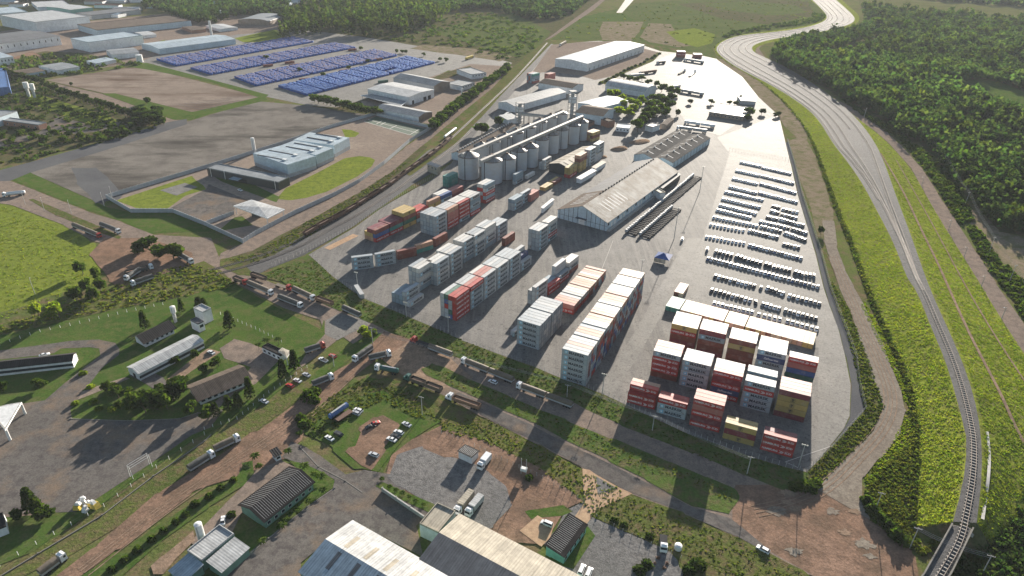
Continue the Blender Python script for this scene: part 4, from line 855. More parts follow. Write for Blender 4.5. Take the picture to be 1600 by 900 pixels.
        rb_.face([(-l-o_,-w-o_,eave-.1),(l+o_,-w-o_,eave-.1),(l+o_,-w-o_,eave+.05),(-l-o_,-w-o_,eave+.05)]); rf=rb_.build('roof',M[roof],root)
    if win:  # (n on long sides, z0, z1, width)
        n_,z0,z1,ww=win
        fm=MB().box(-ww/2-.1,ww/2+.1,-.04,.03,z0-.1,z1+.1).mesh('window',M['white_metal']); gm=MB().box(-ww/2,ww/2,-.07,-.03,z0,z1).mesh('pane',M['glass'])
        for s in (-1,1):
            for i in range(n_):
                x=-l+(i+.5)*L/n_; f=obj('window',fm,root,(x,s*(w+.02),0),0 if s<0 else math.pi); obj('pane',gm,f)
    for d in doors: # (side, position 0-1, width, height, material)
        side,t_,dw,dh=d[:4]; mt=M[d[4] if len(d)>4 else 'dark_metal']
        if side in ('s','n'): s=-1 if side=='s' else 1; x=-l+t_*L; MB().box(x-dw/2,x+dw/2,min(s*w,s*(w+.06)),max(s*w,s*(w+.06)),.05,dh).build('door',mt,root)
        else: s=-1 if side=='w' else 1; y=-w+t_*W; MB().box(min(s*l,s*(l+.06)),max(s*l,s*(l+.06)),y-dw/2,y+dw/2,.05,dh).build('door',mt,root)
    root['dims']=(l,w,eave,ridge); return root
def stripes(root,n,mat='grey_wall'):
    l,w,e,rg=root['dims']; q=MB()
    for i in range(n):
        x=-l+(i+.5)*2*l/n
        f=(lambda y:rg+(e-rg)*abs(y)/w+.26) if root.get('gable',1) else (lambda y:e+(rg-e)*(y+w)/(2*w)+.09)
        for a,b in (((-w,0),(0,w)) if root.get('gable',1) else ((-w,w),)): q.face([(x-.05,a,f(a)),(x+.05,a,f(a)),(x+.05,b,f(b)),(x-.05,b,f(b))])
    rf=[c for c in root.children if c.name.startswith('roof')][0]; q.build('roof_seams',M[mat],rf)
def sides(root):
    "for a root: which local sides face the camera (sign of x, sign of y)"
    a=root.rotation_euler[2]; p=root.location; u=Vector((math.cos(a),math.sin(a))); v=Vector((-u.y,u.x)); return (1 if -(p.x*u.x+p.y*u.y)>0 else -1),(1 if -(p.x*v.x+p.y*v.y)>0 else -1)
def add(root,name,mat,boxes): 
    mb=MB(); [mb.box(*b) for b in boxes]; return mb.build(name,M[mat],root)
# --- the big warehouse in the middle of the yard
E_=6.2
r=hall((947.5,361.4),(1058,279.5),(867,343),E_,13.4,'large gabled warehouse with a half dark, half weathered pale roof, centre of the yard','warehouse','pale_blue_wall','old_roof',axis='u',lights=0)
l,w,_,_=r['dims']; sx,sy=sides(r)
for o_ in list(r.children):
    if o_.name.startswith('roof'): bpy.data.objects.remove(o_)
def slope(root,name,mat,x0,x1,s,eave,ridge,w,over=.5,y0f=0.0,y1f=1.0,dz=0.0):
    f=lambda y: ridge+(eave-ridge)*y/w+dz; ya,yb=y0f*w,y1f*w+(over if y1f==1 else 0); mb=MB()
    P=[(x0,s*yb,f(yb)),(x1,s*yb,f(yb)),(x1,s*ya,f(ya)),(x0,s*ya,f(ya))]
    if s>0: P=P[::-1]
    k=len(mb.v); mb.v+=P+[(x,y,z+.2) for x,y,z in P]
    for q in ((3,2,1,0),(4,5,6,7),(0,1,5,4),(1,2,6,5),(2,3,7,6),(3,0,4,7)): mb.f.append(tuple(k+i for i in q)); mb.mi.append(0); mb.c.append(None)
    return mb.build(name,M[mat],root)
near=-1 if (r.matrix_basis@Vector((-l,0,0))).length<(r.matrix_basis@Vector((l,0,0))).length else 1
X=lambda t:near*l*(1-2*t)  # t=0 near gable, 1 far gable
def sl(t0,t1,s,mat,name='roof'): a,b=sorted((X(t0),X(t1))); return slope(r,name,mat,a-(.4 if t0==0 else 0),b+(.4 if t1==1 else 0),s,E_,13.4,w)
east=1 if (r.matrix_basis@Vector((0,w,0))).x>(r.matrix_basis@Vector((0,-w,0))).x else -1
rfw=sl(0,.3,-east,'brown_roof'); M['brown_roof']; sl(.3,1,-east,'grey_roof'); rf=sl(0,1,east,'old_roof')
for i in range(7):
    for s,tt in ((east,.12+i*.035),(-east,.07+i*.03)):
        x=X(tt); f=lambda y:13.4+(E_-13.4)*y/w+.24; mb=MB(); y0,y1=.25*w,.75*w; P=[(x-.45,s*y0,f(y0)),(x+.45,s*y0,f(y0)),(x+.45,s*y1,f(y1)),(x-.45,s*y1,f(y1))]; mb.face(P if s>0 else P[::-1]); mb.build('skylight',M['white_roof'],rf)
for i in range(22):
    x=X(.22+i*.035); MB().box(x-.5,x+.5,-east*.9-.5,-east*.9+.5,12.8,14.2).build('ridge_vent',M['dark_metal'],rf)
gx=near*l
for k in range(-5,6): 
    if k: add(r,'wall_frame','dark_metal',[(min(gx,gx+near*.12),max(gx,gx+near*.12),k*w/5.5-.12,k*w/5.5+.12,0,13.4+(E_-13.4)*abs(k)/5.5-.2)])
add(r,'wall_frame','dark_metal',[(min(gx,gx+near*.1),max(gx,gx+near*.1),-w,w,3.4,3.55)]); add(r,'door','white_metal',[(min(gx,gx+near*.15),max(gx,gx+near*.15),-2.2,2.2,.05,4.2)])
add(r,'door_canopy','grey_roof',[(min(gx,gx+near*2.2),max(gx,gx+near*2.2),-4,4,4.6,4.8)])
n_=26
for k in range(n_): 
    x=-l+(k+.5)*2*l/n_; add(r,'loading_door' if k%3 else 'window','white_metal' if k%3 else 'glass',[(x-1.1,x+1.1,min(east*w,east*(w+.08)),max(east*w,east*(w+.08)),.1 if k%3 else 3.4,4.0 if k%3 else 5.4)])
add(r,'loading_dock','concrete',[(-l,l,min(east*(w+.1),east*(w+2.2)),max(east*(w+.1),east*(w+2.2)),0,1.1)])
hall((1012,301),(1030,312),(1014,296),5,5.6,'small white annex on the long side of the central warehouse','annex','white_wall','cream_roof',style='flat')
hall((1034,303),(1062,281),(1030,300),4.6,5.4,'dark lean-to shed on the long side of the central warehouse','annex','dark_clad','grey_roof',style='shed')
for k,(a,b,c) in enumerate([((848,333),(865,319),(851,328)),((907,287),(931,273),(903,284)),((930,270),(946,260),(927,267))]):
    hall(a,b,c,3.6,4.2,['first','second','third'][k]+' white shed along the left wall of the central warehouse','shed','white_wall',['white_roof','white_roof','cream_roof'][k],style='shed',group='white sheds beside the warehouse')
# twin-ridged warehouse behind
for k,(t0,t1) in enumerate(((0,.5),(.5,1))):
    A,u,v,L,W=rect((1050,264.5),(1108.5,225),(995,248)); 
    Wd=W
    a0=A+v*(Wd*t0); c0=A+v*(Wd*t1)
    root=empty('warehouse',tuple(A+u*L/2+v*Wd*(t0+t1)/2),math.atan2(u.y,u.x),['right-hand','left-hand'][k]+' bay of the dark-roofed double warehouse behind the central one','warehouse','bays of the double warehouse')
    l,w=L/2,Wd*(t1-t0)/2; e,rg=5.4,8.0; mb=MB(); mb.face([(-l,-w,0),(l,-w,0),(l,-w,e),(-l,-w,e)]).face([(l,w,0),(-l,w,0),(-l,w,e),(l,w,e)]).face([(l,-w,0),(l,w,0),(l,w,e),(l,0,rg),(l,-w,e)]).face([(-l,w,0),(-l,-w,0),(-l,-w,e),(-l,0,rg),(-l,w,e)])
    mb.build('wall',M['pale_blue_wall'],root)
    for s in (1,-1): rf=slope(root,'roof','slate_roof',-l-.3,l+.3,s,e,rg,w-.02,over=0)
    for i in range(6):
        x=-l+(i+.6)*L/6.3; q=MB(); f=lambda y:rg+(e-rg)*abs(y)/w+.34; q.face([(x-.3,-w*.62,f(w*.62)),(x+.3,-w*.62,f(w*.62)),(x+.3,0,f(0)),(x-.3,0,f(0))]).face([(x-.3,0,f(0)),(x+.3,0,f(0)),(x+.3,w*.62,f(w*.62)),(x-.3,w*.62,f(w*.62))]); q.box(x-.35,x+.35,-.5,.5,rg,rg+1.0); q.build('ridge_vent',M['white_wall'],rf)
    for i in range(12): add(root,'wall_frame','dark_metal',[(-l+(i+.5)*L/12-.12,-l+(i+.5)*L/12+.12,-w-.1,-w,0,e)])
# --- open shed with rippled beige roof by the silos
r=hall((889,276),(940,248),(862,266),6.8,9.2,'open shed with rippled beige roof between silos and container stacks','shed','grey_wall','cream_roof',gablewall='dark_clad',lights=7,light_mat='brown_roof')  # open ends drawn as near-black gable walls, painting the shade inside
# --- silos
def silo(bl,brx,h,label,group,n=28,kind=0):
    A,B=G(*bl),G(*brx); c=(A+B)/2; rr=(B-A).length/2; c=c+Vector((c.x,c.y,0)).normalized()*rr*.55
    root=empty('grain_silo',tuple(c),random.uniform(0,1),label,'silo',group)
    mb=MB(); pts=[(math.cos(2*math.pi*i/n)*rr,math.sin(2*math.pi*i/n)*rr) for i in range(n)]
    for i in range(n): p,q=pts[i],pts[(i+1)%n]; mb.face([(p[0],p[1],0),(q[0],q[1],0),(q[0],q[1],h),(p[0],p[1],h)])
    mb.build('wall',M['silo_metal'],root,smooth=False)
    mb=MB(); rh=rr*.42
    for i in range(n):
        p,q=pts[i],pts[(i+1)%n]; k=.12; mb.face([(p[0]*1.03,p[1]*1.03,h-.1),(q[0]*1.03,q[1]*1.03,h-.1),(q[0]*k,q[1]*k,h+rh),(p[0]*k,p[1]*k,h+rh)])
    rf=mb.build('roof',M['silo_roof'],root); MB().tube((0,0,h+rh-.2),(0,0,h+rh+.9),rr*.14,n=10).build('roof_cap',M['rust'],rf)
    mb=MB()
    for i in range(0,n,4): p=pts[i]; mb.tube((p[0]*1.0,p[1]*1.0,h+.1),(p[0]*.15,p[1]*.15,h+rh+.2),.12,n=4)
    mb.build('roof_ribs',M['rust'],rf)
    for hz in (0,h-.5): 
        mb=MB()
        for i in range(n): 
            p,q=pts[i],pts[(i+1)%n]; mb.face([(p[0]*1.015,p[1]*1.015,hz),(q[0]*1.015,q[1]*1.015,hz),(q[0]*1.015,q[1]*1.015,hz+.5),(p[0]*1.015,p[1]*1.015,hz+.5)])
        mb.build('rim_band',M['rust'],root)
    p=pts[int(n*.6)]; mb=MB(); 
    mb.box(p[0]*1.02-.3,p[0]*1.02+.3,p[1]*1.02-.1,p[1]*1.02+.1,0,h+1); mb.build('ladder',M['dark_metal'],root)
    return root
SF=[((752,287),(785,287)),((779,281),(805,280)),((798,268),(823,268)),((817,262),(840,261)),((833,249),(856,248)),((850,241),(872,240)),((866,233),(886,232)),((884,226),(904,225)),((899,220),(917,219))]
for k,(a,b) in enumerate(SF): silo(a,b,18 if k<1 else 17,'pale steel grain silo, %s in the front row counted from the container yard'%nth(k+1),'front row of silos')
SB_=[((716,280),(749,280)),((740,260),(764,260)),((760,252),(782,252)),((777,245),(799,244)),((795,238),(817,237)),((814,229),(836,228)),((832,220),(853,219)),((849,212),(869,211)),((866,206),(885,205))]
for k,(a,b) in enumerate(SB_): silo(a,b,18 if k<1 else 17,'pale steel grain silo, %s in the back row counted from the container yard'%nth(k+1),'back row of silos')
def gallery(a,b,z,label,wd=2.4,ht=2.4,legs=6):
    A,B=G(a[0],a[1],z),G(b[0],b[1],z); c=(A+B)/2; L=(B-A).length; ang=math.atan2(B.y-A.y,B.x-A.x); root=empty('conveyor_gallery',(c.x,c.y,0),ang,label,'conveyor')
    MB().box(-L/2,L/2,-wd/2,wd/2,z-ht,z-.3).build('gallery_body',M['concrete'],root); MB().face([(-L/2,-wd/2-.2,z-.3),(L/2,-wd/2-.2,z-.3),(L/2,0,z+.3),(-L/2,0,z+.3)]).face([(L/2,wd/2+.2,z-.3),(-L/2,wd/2+.2,z-.3),(-L/2,0,z+.3),(L/2,0,z+.3)]).build('roof',M['blotch_roof'],root)
    for i in range(legs):
        x=-L/2+(i+.5)*L/legs
        for y in (-wd/2,wd/2): MB().tube((x,y*1.4,0),(x,y,z-ht),.18,n=5).build('leg',M['dark_metal'],root)
    return root
gallery((750,250),(910,180),22,'long conveyor gallery running over the front row of silos')
gallery((722,240),(880,173),21,'long conveyor gallery running over the back row of silos')
gallery((815,176),(862,181),18,'short inclined conveyor gallery between two elevator towers')
def tower(p,h,wd,label,col='cream_roof',floors=7):
    g=G(*p); root=empty('elevator_tower',tuple(g),.5,label,'elevator tower'); w=wd/2
    for x in (-w,w):
        for y in (-w,w): MB().box(x-.25,x+.25,y-.25,y+.25,0,h).build('column',M['concrete'],root)
    for i in range(floors): z=(i+1)*h/floors; MB().box(-w-.3,w+.3,-w-.3,w+.3,z-.35,z).build('floor',M['concrete'],root)
    MB().box(-w*.5,w*.5,-w*.4,w*.4,0,h-1).build('elevator_casing',M['galv'],root); MB().box(-w*.9,w*.9,-w*.9,w*.9,h*.55,h*.8).build('housing',M['white_wall'],root)
    return root
tower((893,184),27,6,'tall pale grain elevator tower at the far end of the silos'); tower((812,192),20,6,'shorter grain elevator tower left of the silo row')
# long low grain shed left of the silos
r=hall((722,252),(806,205),(709,247),5.5,7.5,'long low shed with a line of white roof vents left of the silos','shed','pale_blue_wall','brown_roof',vents=24)
# white canopy/loading sheds
hall((793,195),(812,192),(798,186),5,5.6,'small white canopy beside the elevator tower','canopy','white_wall','white_roof',style='shed')
hall((804,176),(884,153),(781,169),6.5,9,'grey-roofed white warehouse, front bay beyond the silos','warehouse','white_wall','steel_roof',group='warehouses beyond the silos')
hall((893,148),(911,141),(841,139),7,9.5,'brown-roofed white warehouse behind the grey-roofed one','warehouse','white_wall','brown_roof',axis='v')
hall((917,112),(1005.8,81.3),(863.5,105.3),10,12.2,'very long white warehouse with pale blue roof at the top of the yard','warehouse','white_wall','pale_blue_roof',doors=[('s',t/14+.04,3,4,'grey_wall') for t in range(14)])
hall((1006.7,152.4),(1024.5,145),(941,143),5.5,10.5,'white barrel-roofed hall among the trees','hall','white_wall','white_roof',style='vault',axis='v')
hall((941,196),(958,184),(908,184),9,12,'green-grey hall with brown roof beside the elevator tower','hall','pale_blue_wall','brown_roof',axis='v')
hall((935,180),(980,168),(915,168),7,8.6,'pale blue zigzag-roofed workshop beside the trees','workshop','pale_blue_wall','pale_blue_roof')
hall((912,203),(944,186),(905,195),3.5,4.6,'low shed with rust red roof behind the silos','shed','brick','rust',style='shed')
hall((962,205),(983,207),(965,199),3.6,4.2,'small flat white office behind the open shed','office','white_wall','pale_blue_roof',style='flat',win=(4,1.2,2.4,1.2))
hall((950,200),(960,198),(948,194),6,6.4,'small orange brick block behind the silos','block','brick','brown_roof',style='flat')
hall((1040,203),(1052,193),(1034,199),4.5,5.5,'small pinkish house at the end of the tree cluster','house','rust_wall','brown_roof')
hall((1019,207),(1030,203),(1016,201),5,5.6,'small pale house beside the pinkish one','house','white_wall','steel_roof',style='flat')
r=hall((1107,181),(1160,189),(1112,166),4,4.6,'long flat-roofed gate office with blue-grey roof on the pale yard','office','rust_wall','steel_roof',style='flat',win=(9,1.2,2.6,1.8)); 
hall((1157,163),(1180,164),(1159,156),4.2,4.8,'white roofed shelter beside the gate office','shelter','grey_wall','white_roof',style='shed')
# stockpile tarpaulins near the shed
for k,(p,sx_,sy_,h) in enumerate([((968,233),9,6,2.2),((1000,222),12,7,1.6),((940,246),6,4,1.5)]):
    g=G(*p); mb=MB(); n=14; rings=[(1,0),(.8,.5),(.45,.85),(.1,1)]
    for (r0,z0),(r1,z1) in zip(rings,rings[1:]):
        for i in range(n):
            a0,a1=2*math.pi*i/n,2*math.pi*(i+1)/n; f=lambda a,r_,z_:(math.cos(a)*r_*sx_*(1+.12*math.sin(3*a)),math.sin(a)*r_*sy_*(1+.1*math.cos(2*a)),z_*h); mb.face([f(a0,r0,z0),f(a1,r0,z0),f(a1,r1,z1),f(a0,r1,z1)])
    o=mb.build('rubble_heap',M['dirt'],None,tuple(g),.6); tag(o,['broad pale rubble heap right of the open shed','widest pale rubble heap near the dark-roofed double warehouse','small pale rubble heap beside the far container stack'][k],'heap','rubble heaps')
# --- compound with the light blue hall
Hh=10.5
def hallseg(a,b,wd,label_part,root,eave=Hh,col='pale_blue_wall'):
    A,B=G(*a),G(*b); u=(B-A).normalized(); v=Vector((-u.y,u.x,0)); L=(B-A).length; ca=math.cos(-root.rotation_euler[2]);sa=math.sin(-root.rotation_euler[2])
    loc=lambda p,z:((p.x-root.location.x)*ca-(p.y-root.location.y)*sa,(p.x-root.location.x)*sa+(p.y-root.location.y)*ca,z)
    P=[loc(A,0),loc(B,0),loc(B+v*wd,0),loc(A+v*wd,0)]
    mb=MB().prism([(p[0],p[1]) for p in P],3.0,eave); mb.build('wall',M[col],root)
    MB().prism([(p[0]*.998,p[1]*.998) for p in P],0,3.0).build('base_wall',M['grey_wall'],root)
    rf=MB(); q=[(p[0],p[1]) for p in P]; cx=sum(p[0] for p in q)/4; cy=sum(p[1] for p in q)/4; q=[(cx+(x-cx)*.985,cy+(y-cy)*.985) for x,y in q]; return P,MB().prism(q,eave,eave+.1).build('roof',M['pale_blue_roof'],root)
A,B=G(451.5,278),G(548,232.7); root=empty('factory_hall',tuple((A+B)/2),math.atan2(B.y-A.y,B.x-A.x),'light blue factory hall with stepped side and slotted roof inside the walled compound','factory'); lenT=(B-A).length
wd=(G(373.3,246,Hh)-A).cross((B-A).normalized()).z*-1; wd=abs(wd)-1
for k,(a,b,e) in enumerate([((451.5,278),(495,264),0),((496,262),(522.7,250.4),.0),((524,246),(547.6,233),0)]):
    P,rf=hallseg(a,b,wd-2*k,None,root,Hh-.12*k)
    (x0,y0,_),(x1,y1,_),(x2,y2,_),(x3,y3,_)=P
    for t in (.3,.8):
        xa,xb=x0+(x1-x0)*t,x0+(x1-x0)*t+.9; ya=y0; yb=y3; MB().box(xa,xb,ya+(yb-ya)*.22,ya+(yb-ya)*.85,Hh,Hh+.35).build('roof_slot',M['dark_metal'],rf); MB().box(xa-1.2,xa+1.2,ya+(yb-ya)*.16,ya+(yb-ya)*.2+2,Hh,Hh+1.0).build('roof_unit',M['white_metal'],rf)
r=hall((437,297.5),(453.5,289.5),(342,268),6.2,6.5,'dark clad office block with slate roof at the front of the light blue factory hall','office','dark_clad','steel_roof',style='flat',axis='u',doors=[('w',.5,8,3,'dark_metal')])
l,w,_,_=r['dims']
for x in (-l-.3,l+.1):
    for y in (-w*.9,w*.9,w*.5): add(r,'column','white_metal',[(x,x+.3,y-.15,y+.15,0,6.8)])
MB().box(-l-5,-l-.1,w*.0,w*.25,3.4,3.7).build('porch_roof',M['pale_blue_roof'],r)
hall((417,361-8),(447,341),(369,337),5.6,6.1,'white gatehouse canopy with a broad folded roof inside the wall','canopy','dark_clad','white_roof',style='hip',over=5,z=0) if False else None
def canopy(corners,z,label,roofmat='white_roof',t=.7,name='canopy',cat='canopy',under=None,sag=.25,colr=.25):
    P=[G(x,y,z) for x,y in corners]; c=sum(P,Vector())/4; root=empty(name,(c.x,c.y,0),0,label,cat); Q=[(p.x-c.x,p.y-c.y) for p in P]
    mb=MB().prism(Q,z-t,z); mb.build('fascia',M['white_metal'],root); n=len(Q)
    mb=MB(); q=[(x*.96,y*.96) for x,y in Q]; a=sum(q[i][0]*q[(i+1)%n][1]-q[(i+1)%n][0]*q[i][1] for i in range(n)); q=q if a>0 else q[::-1]
    for i in range(n): mb.face([(q[i][0],q[i][1],z+.03),(q[(i+1)%n][0],q[(i+1)%n][1],z+.03),(0,0,z+sag+.03)])
    mb.build('roof',M[roofmat],root)
    for x,y in Q: MB().tube((x*.92,y*.92,0),(x*.92,y*.92,z-t),colr,n=8).build('column',M['white_metal'],root)
    if under: MB().box(*under).build('booth',M['dark_clad'],root)
    return root
canopy([(364.4,321.6),(393,311.8),(445.3,327),(417.8,341)],6,'white gatehouse canopy with folded roof inside the compound wall',under=(-5,1,-2,3,0,3.4),sag=.9)
# --- compound walls
def wallrun(pts,h,label,mat='concrete_wall',th=.25,name='concrete_wall',cat='wall',post=5.0,cap=None,postmat=None,posth=.25,closed=False):
    P=GP(pts); P=P+[P[0]] if closed else P; o=P[0]; root=empty(name,tuple(o),0,label,cat); mb=MB(); posts=[]
    for a,b in zip(P,P[1:]):
        d=(b-a); L=d.length; ang=math.atan2(d.y,d.x); T=TR(a-o)@Matrix.Rotation(ang,4,'Z'); mb.box(0,L,-th/2,th/2,0,h,T=T); n=max(1,round(L/post)); posts+=[(a-o+d*(i/n),ang) for i in range(n)]
    mb.build('wall_panel',M[mat],root); pm=MB().box(-.22,.22,-th/2-.12,th/2+.12,0,h+posth).mesh('post',M[postmat or mat])
    if len(posts)>100:
        mb=MB(); rest=posts[100:]; posts=posts[:100]
        for p,a in rest: mb.box(-.22,.22,-th/2-.12,th/2+.12,0,h+posth,T=TR(p)@Matrix.Rotation(a,4,'Z'))
        mb.build('post',M[postmat or mat],root)['kind']='stuff'
    for p,a in posts: obj('post',pm,root,tuple(p),a)
    return root
wallrun([(342,257),(167,310),(205,332),(270,332),(320,352),(380,380),(400,367),(460,335),(525,305),(562,285),(600,257),(640,222),(675,201)],2.9,'long grey panel wall around the factory compound, front and railway sides',post=2.6)
wallrun([(342,257),(440,226),(516,200),(585,180),(675,201)],2.9,'grey panel wall along the back of the factory compound beside the empty lot',post=4)
wallrun([(320,352),(366,335)],2.6,'short grey wall crossing the front garden of the factory compound',post=3)
# --- sheds beyond the compound
hall((654.5,190.7),(675.5,183),(590,176),5,7.2,'long low shed with grey gabled roof, nearest of the three beside the hedge','shed','white_wall','steel_roof',axis='v',gablewall='rust_wall',doors=[('s',.4,10,3.5,'grey_wall')])
hall((639.5,164.5),(678.5,152.5),(580,150),8.5,10,'white warehouse with low pale roof between the two sheds','warehouse','white_wall','white_roof',axis='v',doors=[('w',.2,5,4),('w',.38,5,4),('w',.85,3,4)])
canopy([(563,149),(579.5,146.5),(636,158.5),(626,166)],4.6,'flat grey canopy in front of the white warehouse','steel_roof',t=.4)
hall((678.5,146.5),(703,139.7),(624.5,131),8.5,11.5,'grey gabled warehouse with rusty end wall behind the white one','warehouse','grey_wall','steel_roof',axis='v',gablewall='rust_wall')
hall((737,124),(760,121),(733,113),5.5,6,'small white two-storey office with flat grey roof beside the hedge, far one','office','white_wall','steel_roof',style='flat',win=(5,3.2,4.4,1.5))
hall((722,142),(742,136),(722,130),5,5.5,'small white office with flat grey roof beside the hedge, near one','office','white_wall','steel_roof',style='flat',win=(5,3.0,4.2,1.5))
# --- upper left industry
UL=[((142,82),(226,70),(118,75),13,14,'tall white box warehouse with pale blue roof beside the dirt lot','white_wall','pale_blue_roof','flat'),
 ((0,84),(97,70),(-6,68),12,13.5,'grey-roofed white factory wall with paired dark windows, far left','white_wall','grey_roof','gable'),
 ((60,52),(143,42),(45,36),16,17,'tallest white factory block at the top left','white_wall','white_roof','flat'),
 ((155,57),(300,41),(120,48),9,10,'very long brown-roofed pale factory','pale_blue_wall','brown_roof','flat'),
 ((251,85),(369,69),(244,74),7,9,'long pale blue roofed warehouse beside the first blue crate band','pale_blue_wall','pale_blue_roof','gable'),
 ((176,93),(219,89),(160,86),6,7.5,'low grey gabled shed behind the dirt lot','white_wall','steel_roof','gable'),
 ((90,117),(126,111),(74,108),5,6,'long low white shed at the corner of the dirt lot','white_wall','steel_roof','gable'),
 ((32,123),(72,117),(28,116),4.5,5.5,'low white shed with arched openings by the tree row','pale_blue_wall','brown_roof','gable'),
 ((152,104),(182,98),(150,99),4,5,'small white shed at the grassy bank','white_wall','pale_blue_roof','shed'),
 ((-30,108),(24,100),(-30,88),9,11,'white hall with dark window slits at the left edge','white_wall','pale_blue_roof','gable'),
 ((144,31),(221,22),(138,25),7,8,'long low grey warehouse far behind the tall white factory','grey_wall','grey_roof','flat'),
 ((-20,30),(45,25),(-20,20),7,8,'pale long factory at the top left corner','white_wall','pale_blue_roof','flat'),
 ((373,38),(420,40),(376,28),6,10,'round-roofed grey hangar beside the far trees','rust_wall','steel_roof','vault'),
 ((60,17),(112,14),(58,8),6,7,'pale blue flat factory near the top edge','pale_blue_wall','white_roof','flat'),
 ((112,22),(146,18),(110,13),7,8,'green and white hall near the top edge','teal_wall','white_roof','gable'),
 ((300,52),(322,50),(298,45),4,5,'small red brick house between factories','brick','brown_roof','gable'),
 ((345,50),(372,47),(343,42),4,5,'small white house near the far hangar','white_wall','white_roof','gable'),
 ((225,60),(245,58),(222,54),4,5,'white shed beside the scrap yard','white_wall','white_roof','gable'),
 ((-20,152),(19,148),(-20,120),8,9,'bright blue building at the left edge','blue_roof','blue_roof','flat'),
 ((-20,205),(31,187),(-20,168),8,9,'pale building with blue roof trim at the left edge','pale_blue_wall','steel_roof','flat'),
 ((62,203),(75,199),(27,186),4.5,5,'dark red brick row building with flat grey roof','brick','steel_roof','flat')]
for a,b,c,e,rg,lb_,wl_,rf_,st_ in UL:
    r=hall(a,b,c,e,rg,lb_,'factory' if e>8 else 'shed',wl_,rf_,style=st_,axis='v' if 'brick row' in lb_ or 'hangar' in lb_ else 'u',name='factory_building' if e>8 else 'shed',win=(10,e*.5,e*.75,1.2) if 'paired' in lb_ or 'slits' in lb_ else ((6,1.2,2.6,1.4) if 'brick row' in lb_ else None))
# far suburb houses at the top left
k=0
for px,py in [(8,6),(30,10),(150,6),(170,12),(185,4),(215,3),(240,12),(262,5),(283,12),(305,4),(330,8),(350,3),(200,17),(180,26),(395,12),(410,6),(430,14),(385,4),(460,4),(440,8)]:
    k+=1; g=G(px,py); a_=random.uniform(-.3,.3); L_=random.uniform(9,24); W_=random.uniform(7,12); root=empty('house',tuple(g),a_,'small distant building near the top edge, %s from the left'%nth(k),'house','distant small buildings')
    mb=MB().prism([(-L_,-W_),(L_,-W_),(L_,W_),(-L_,W_)],0,5); mb.build('wall',M[random.choice(['white_wall','pale_blue_wall','grey_wall','white_wall'])],root)
    mb=MB().face([(-L_-.5,-W_-.5,5.02),(L_+.5,-W_-.5,5.02),(L_+.5,0,7.2),(-L_-.5,0,7.2)]).face([(L_+.5,W_+.5,5.02),(-L_-.5,W_+.5,5.02),(-L_-.5,0,7.2),(L_+.5,0,7.2)]); mb.build('roof',M[random.choice(['white_roof','pale_blue_roof','brown_roof','steel_roof','brick'])],root)
# --- office campus, lower left
r=hall((220,595.5),(320,543.7),(201,586),4,5.3,'long white-roofed office building on the lawn','office','white_wall','white_roof',win=(16,1.3,2.6,2.0),doors=[('w',.5,2,2.4)])
hall((228,543),(273,521),(211,536),3.4,5.6,'white house with dark tiled roof beside the slim water tower','house','white_wall','dark_roof',style='gable',over=1.2,win=(6,1.2,2.4,1.2))
r=hall((314,633),(390,601),(288,617),3.6,6.0,'low office with broad dark corrugated roof, lower campus','office','white_wall','brown_roof',over=1.4,win=(8,1.2,2.4,1.6)); 
hall((312.5,520),(321.5,515.5),(304.5,512),5,5.4,'small white cube building, the lower of two','tower house','white_wall','grey_roof',style='flat',win=(1,2.5,4,2))
hall((321,507),(334,500.5),(309,499),7,7.4,'small white cube building, the taller of two','tower house','white_wall','white_roof',style='flat')
r=hall((0,588),(116,575),(0,576),4,5.4,'very long white building with dark roof at the left edge','office','white_wall','dark_roof',win=(18,1.3,2.6,1.8))
hall((411,551),(440,565),(420,545),3.2,3.8,'white gatehouse with dark roof beside the barrier','gatehouse','white_wall','dark_roof',style='flat',win=(4,1,2.2,1.6)); canopy([(435,548),(441,543),(455,549),(448,559)],4.4,'white entrance canopy beside the gatehouse','cream_roof',t=.4)
canopy([(-20,640),(10,632),(34,628),(8,672)],6,'white pointed roof structure at the left edge','cream_roof',t=.6,colr=.5,sag=-.4)
r=hall((416,826),(490,766),(380,800),4,6.2,'green-walled house with dark striped roof beside the curved lawn','house','green_wall','ribbed_black',over=.8,win=(7,1.2,2.4,1.3)); stripes(r,26)
hall((432,722),(440,718),(424,716),3,3.6,'tiny white guard hut with black roof','guard hut','white_wall','dark_roof',style='shed',over=.6,win=(1,1.1,2.1,1.4))
r=hall((737,726),(747.5,715),(715,718),3.4,4.0,'small white hut with black striped roof on the gravel plot','hut','white_wall','dark_roof',style='shed',over=.4,axis='v'); r['gable']=0; stripes(r,10)
r=hall((880,882),(915,833),(852,868),4,5,'teal-walled building with brown striped roof beside the entrance','building','teal_wall','ribbed_black',style='shed',over=.5,axis='u',win=(5,1.2,2.6,1.2)); r['gable']=0; stripes(r,20)
# bottom-left house with parapet
r=hall((320,893),(370,851),(299,876),5,5.4,'grey house with flat parapet roof at the bottom left','house','green_wall','white_roof',style='flat'); l,w,_,_=r['dims']
hall((350,905),(391,868),(325,895),3.6,4.6,'pale metal-roofed wing of the parapet house','house wing','green_wall','white_roof',style='shed',over=.4)
hall((299,880),(320,897),(272,905),3.4,4.4,'blue-grey roofed wing on the left of the parapet house','house wing','green_wall','pale_blue_roof',style='shed',over=.4)
hall((-14,846),(15,834),(-12,822),3.6,5.0,'small white kiosk with dark roof at the left edge','kiosk','white_wall','dark_roof',style='flat')
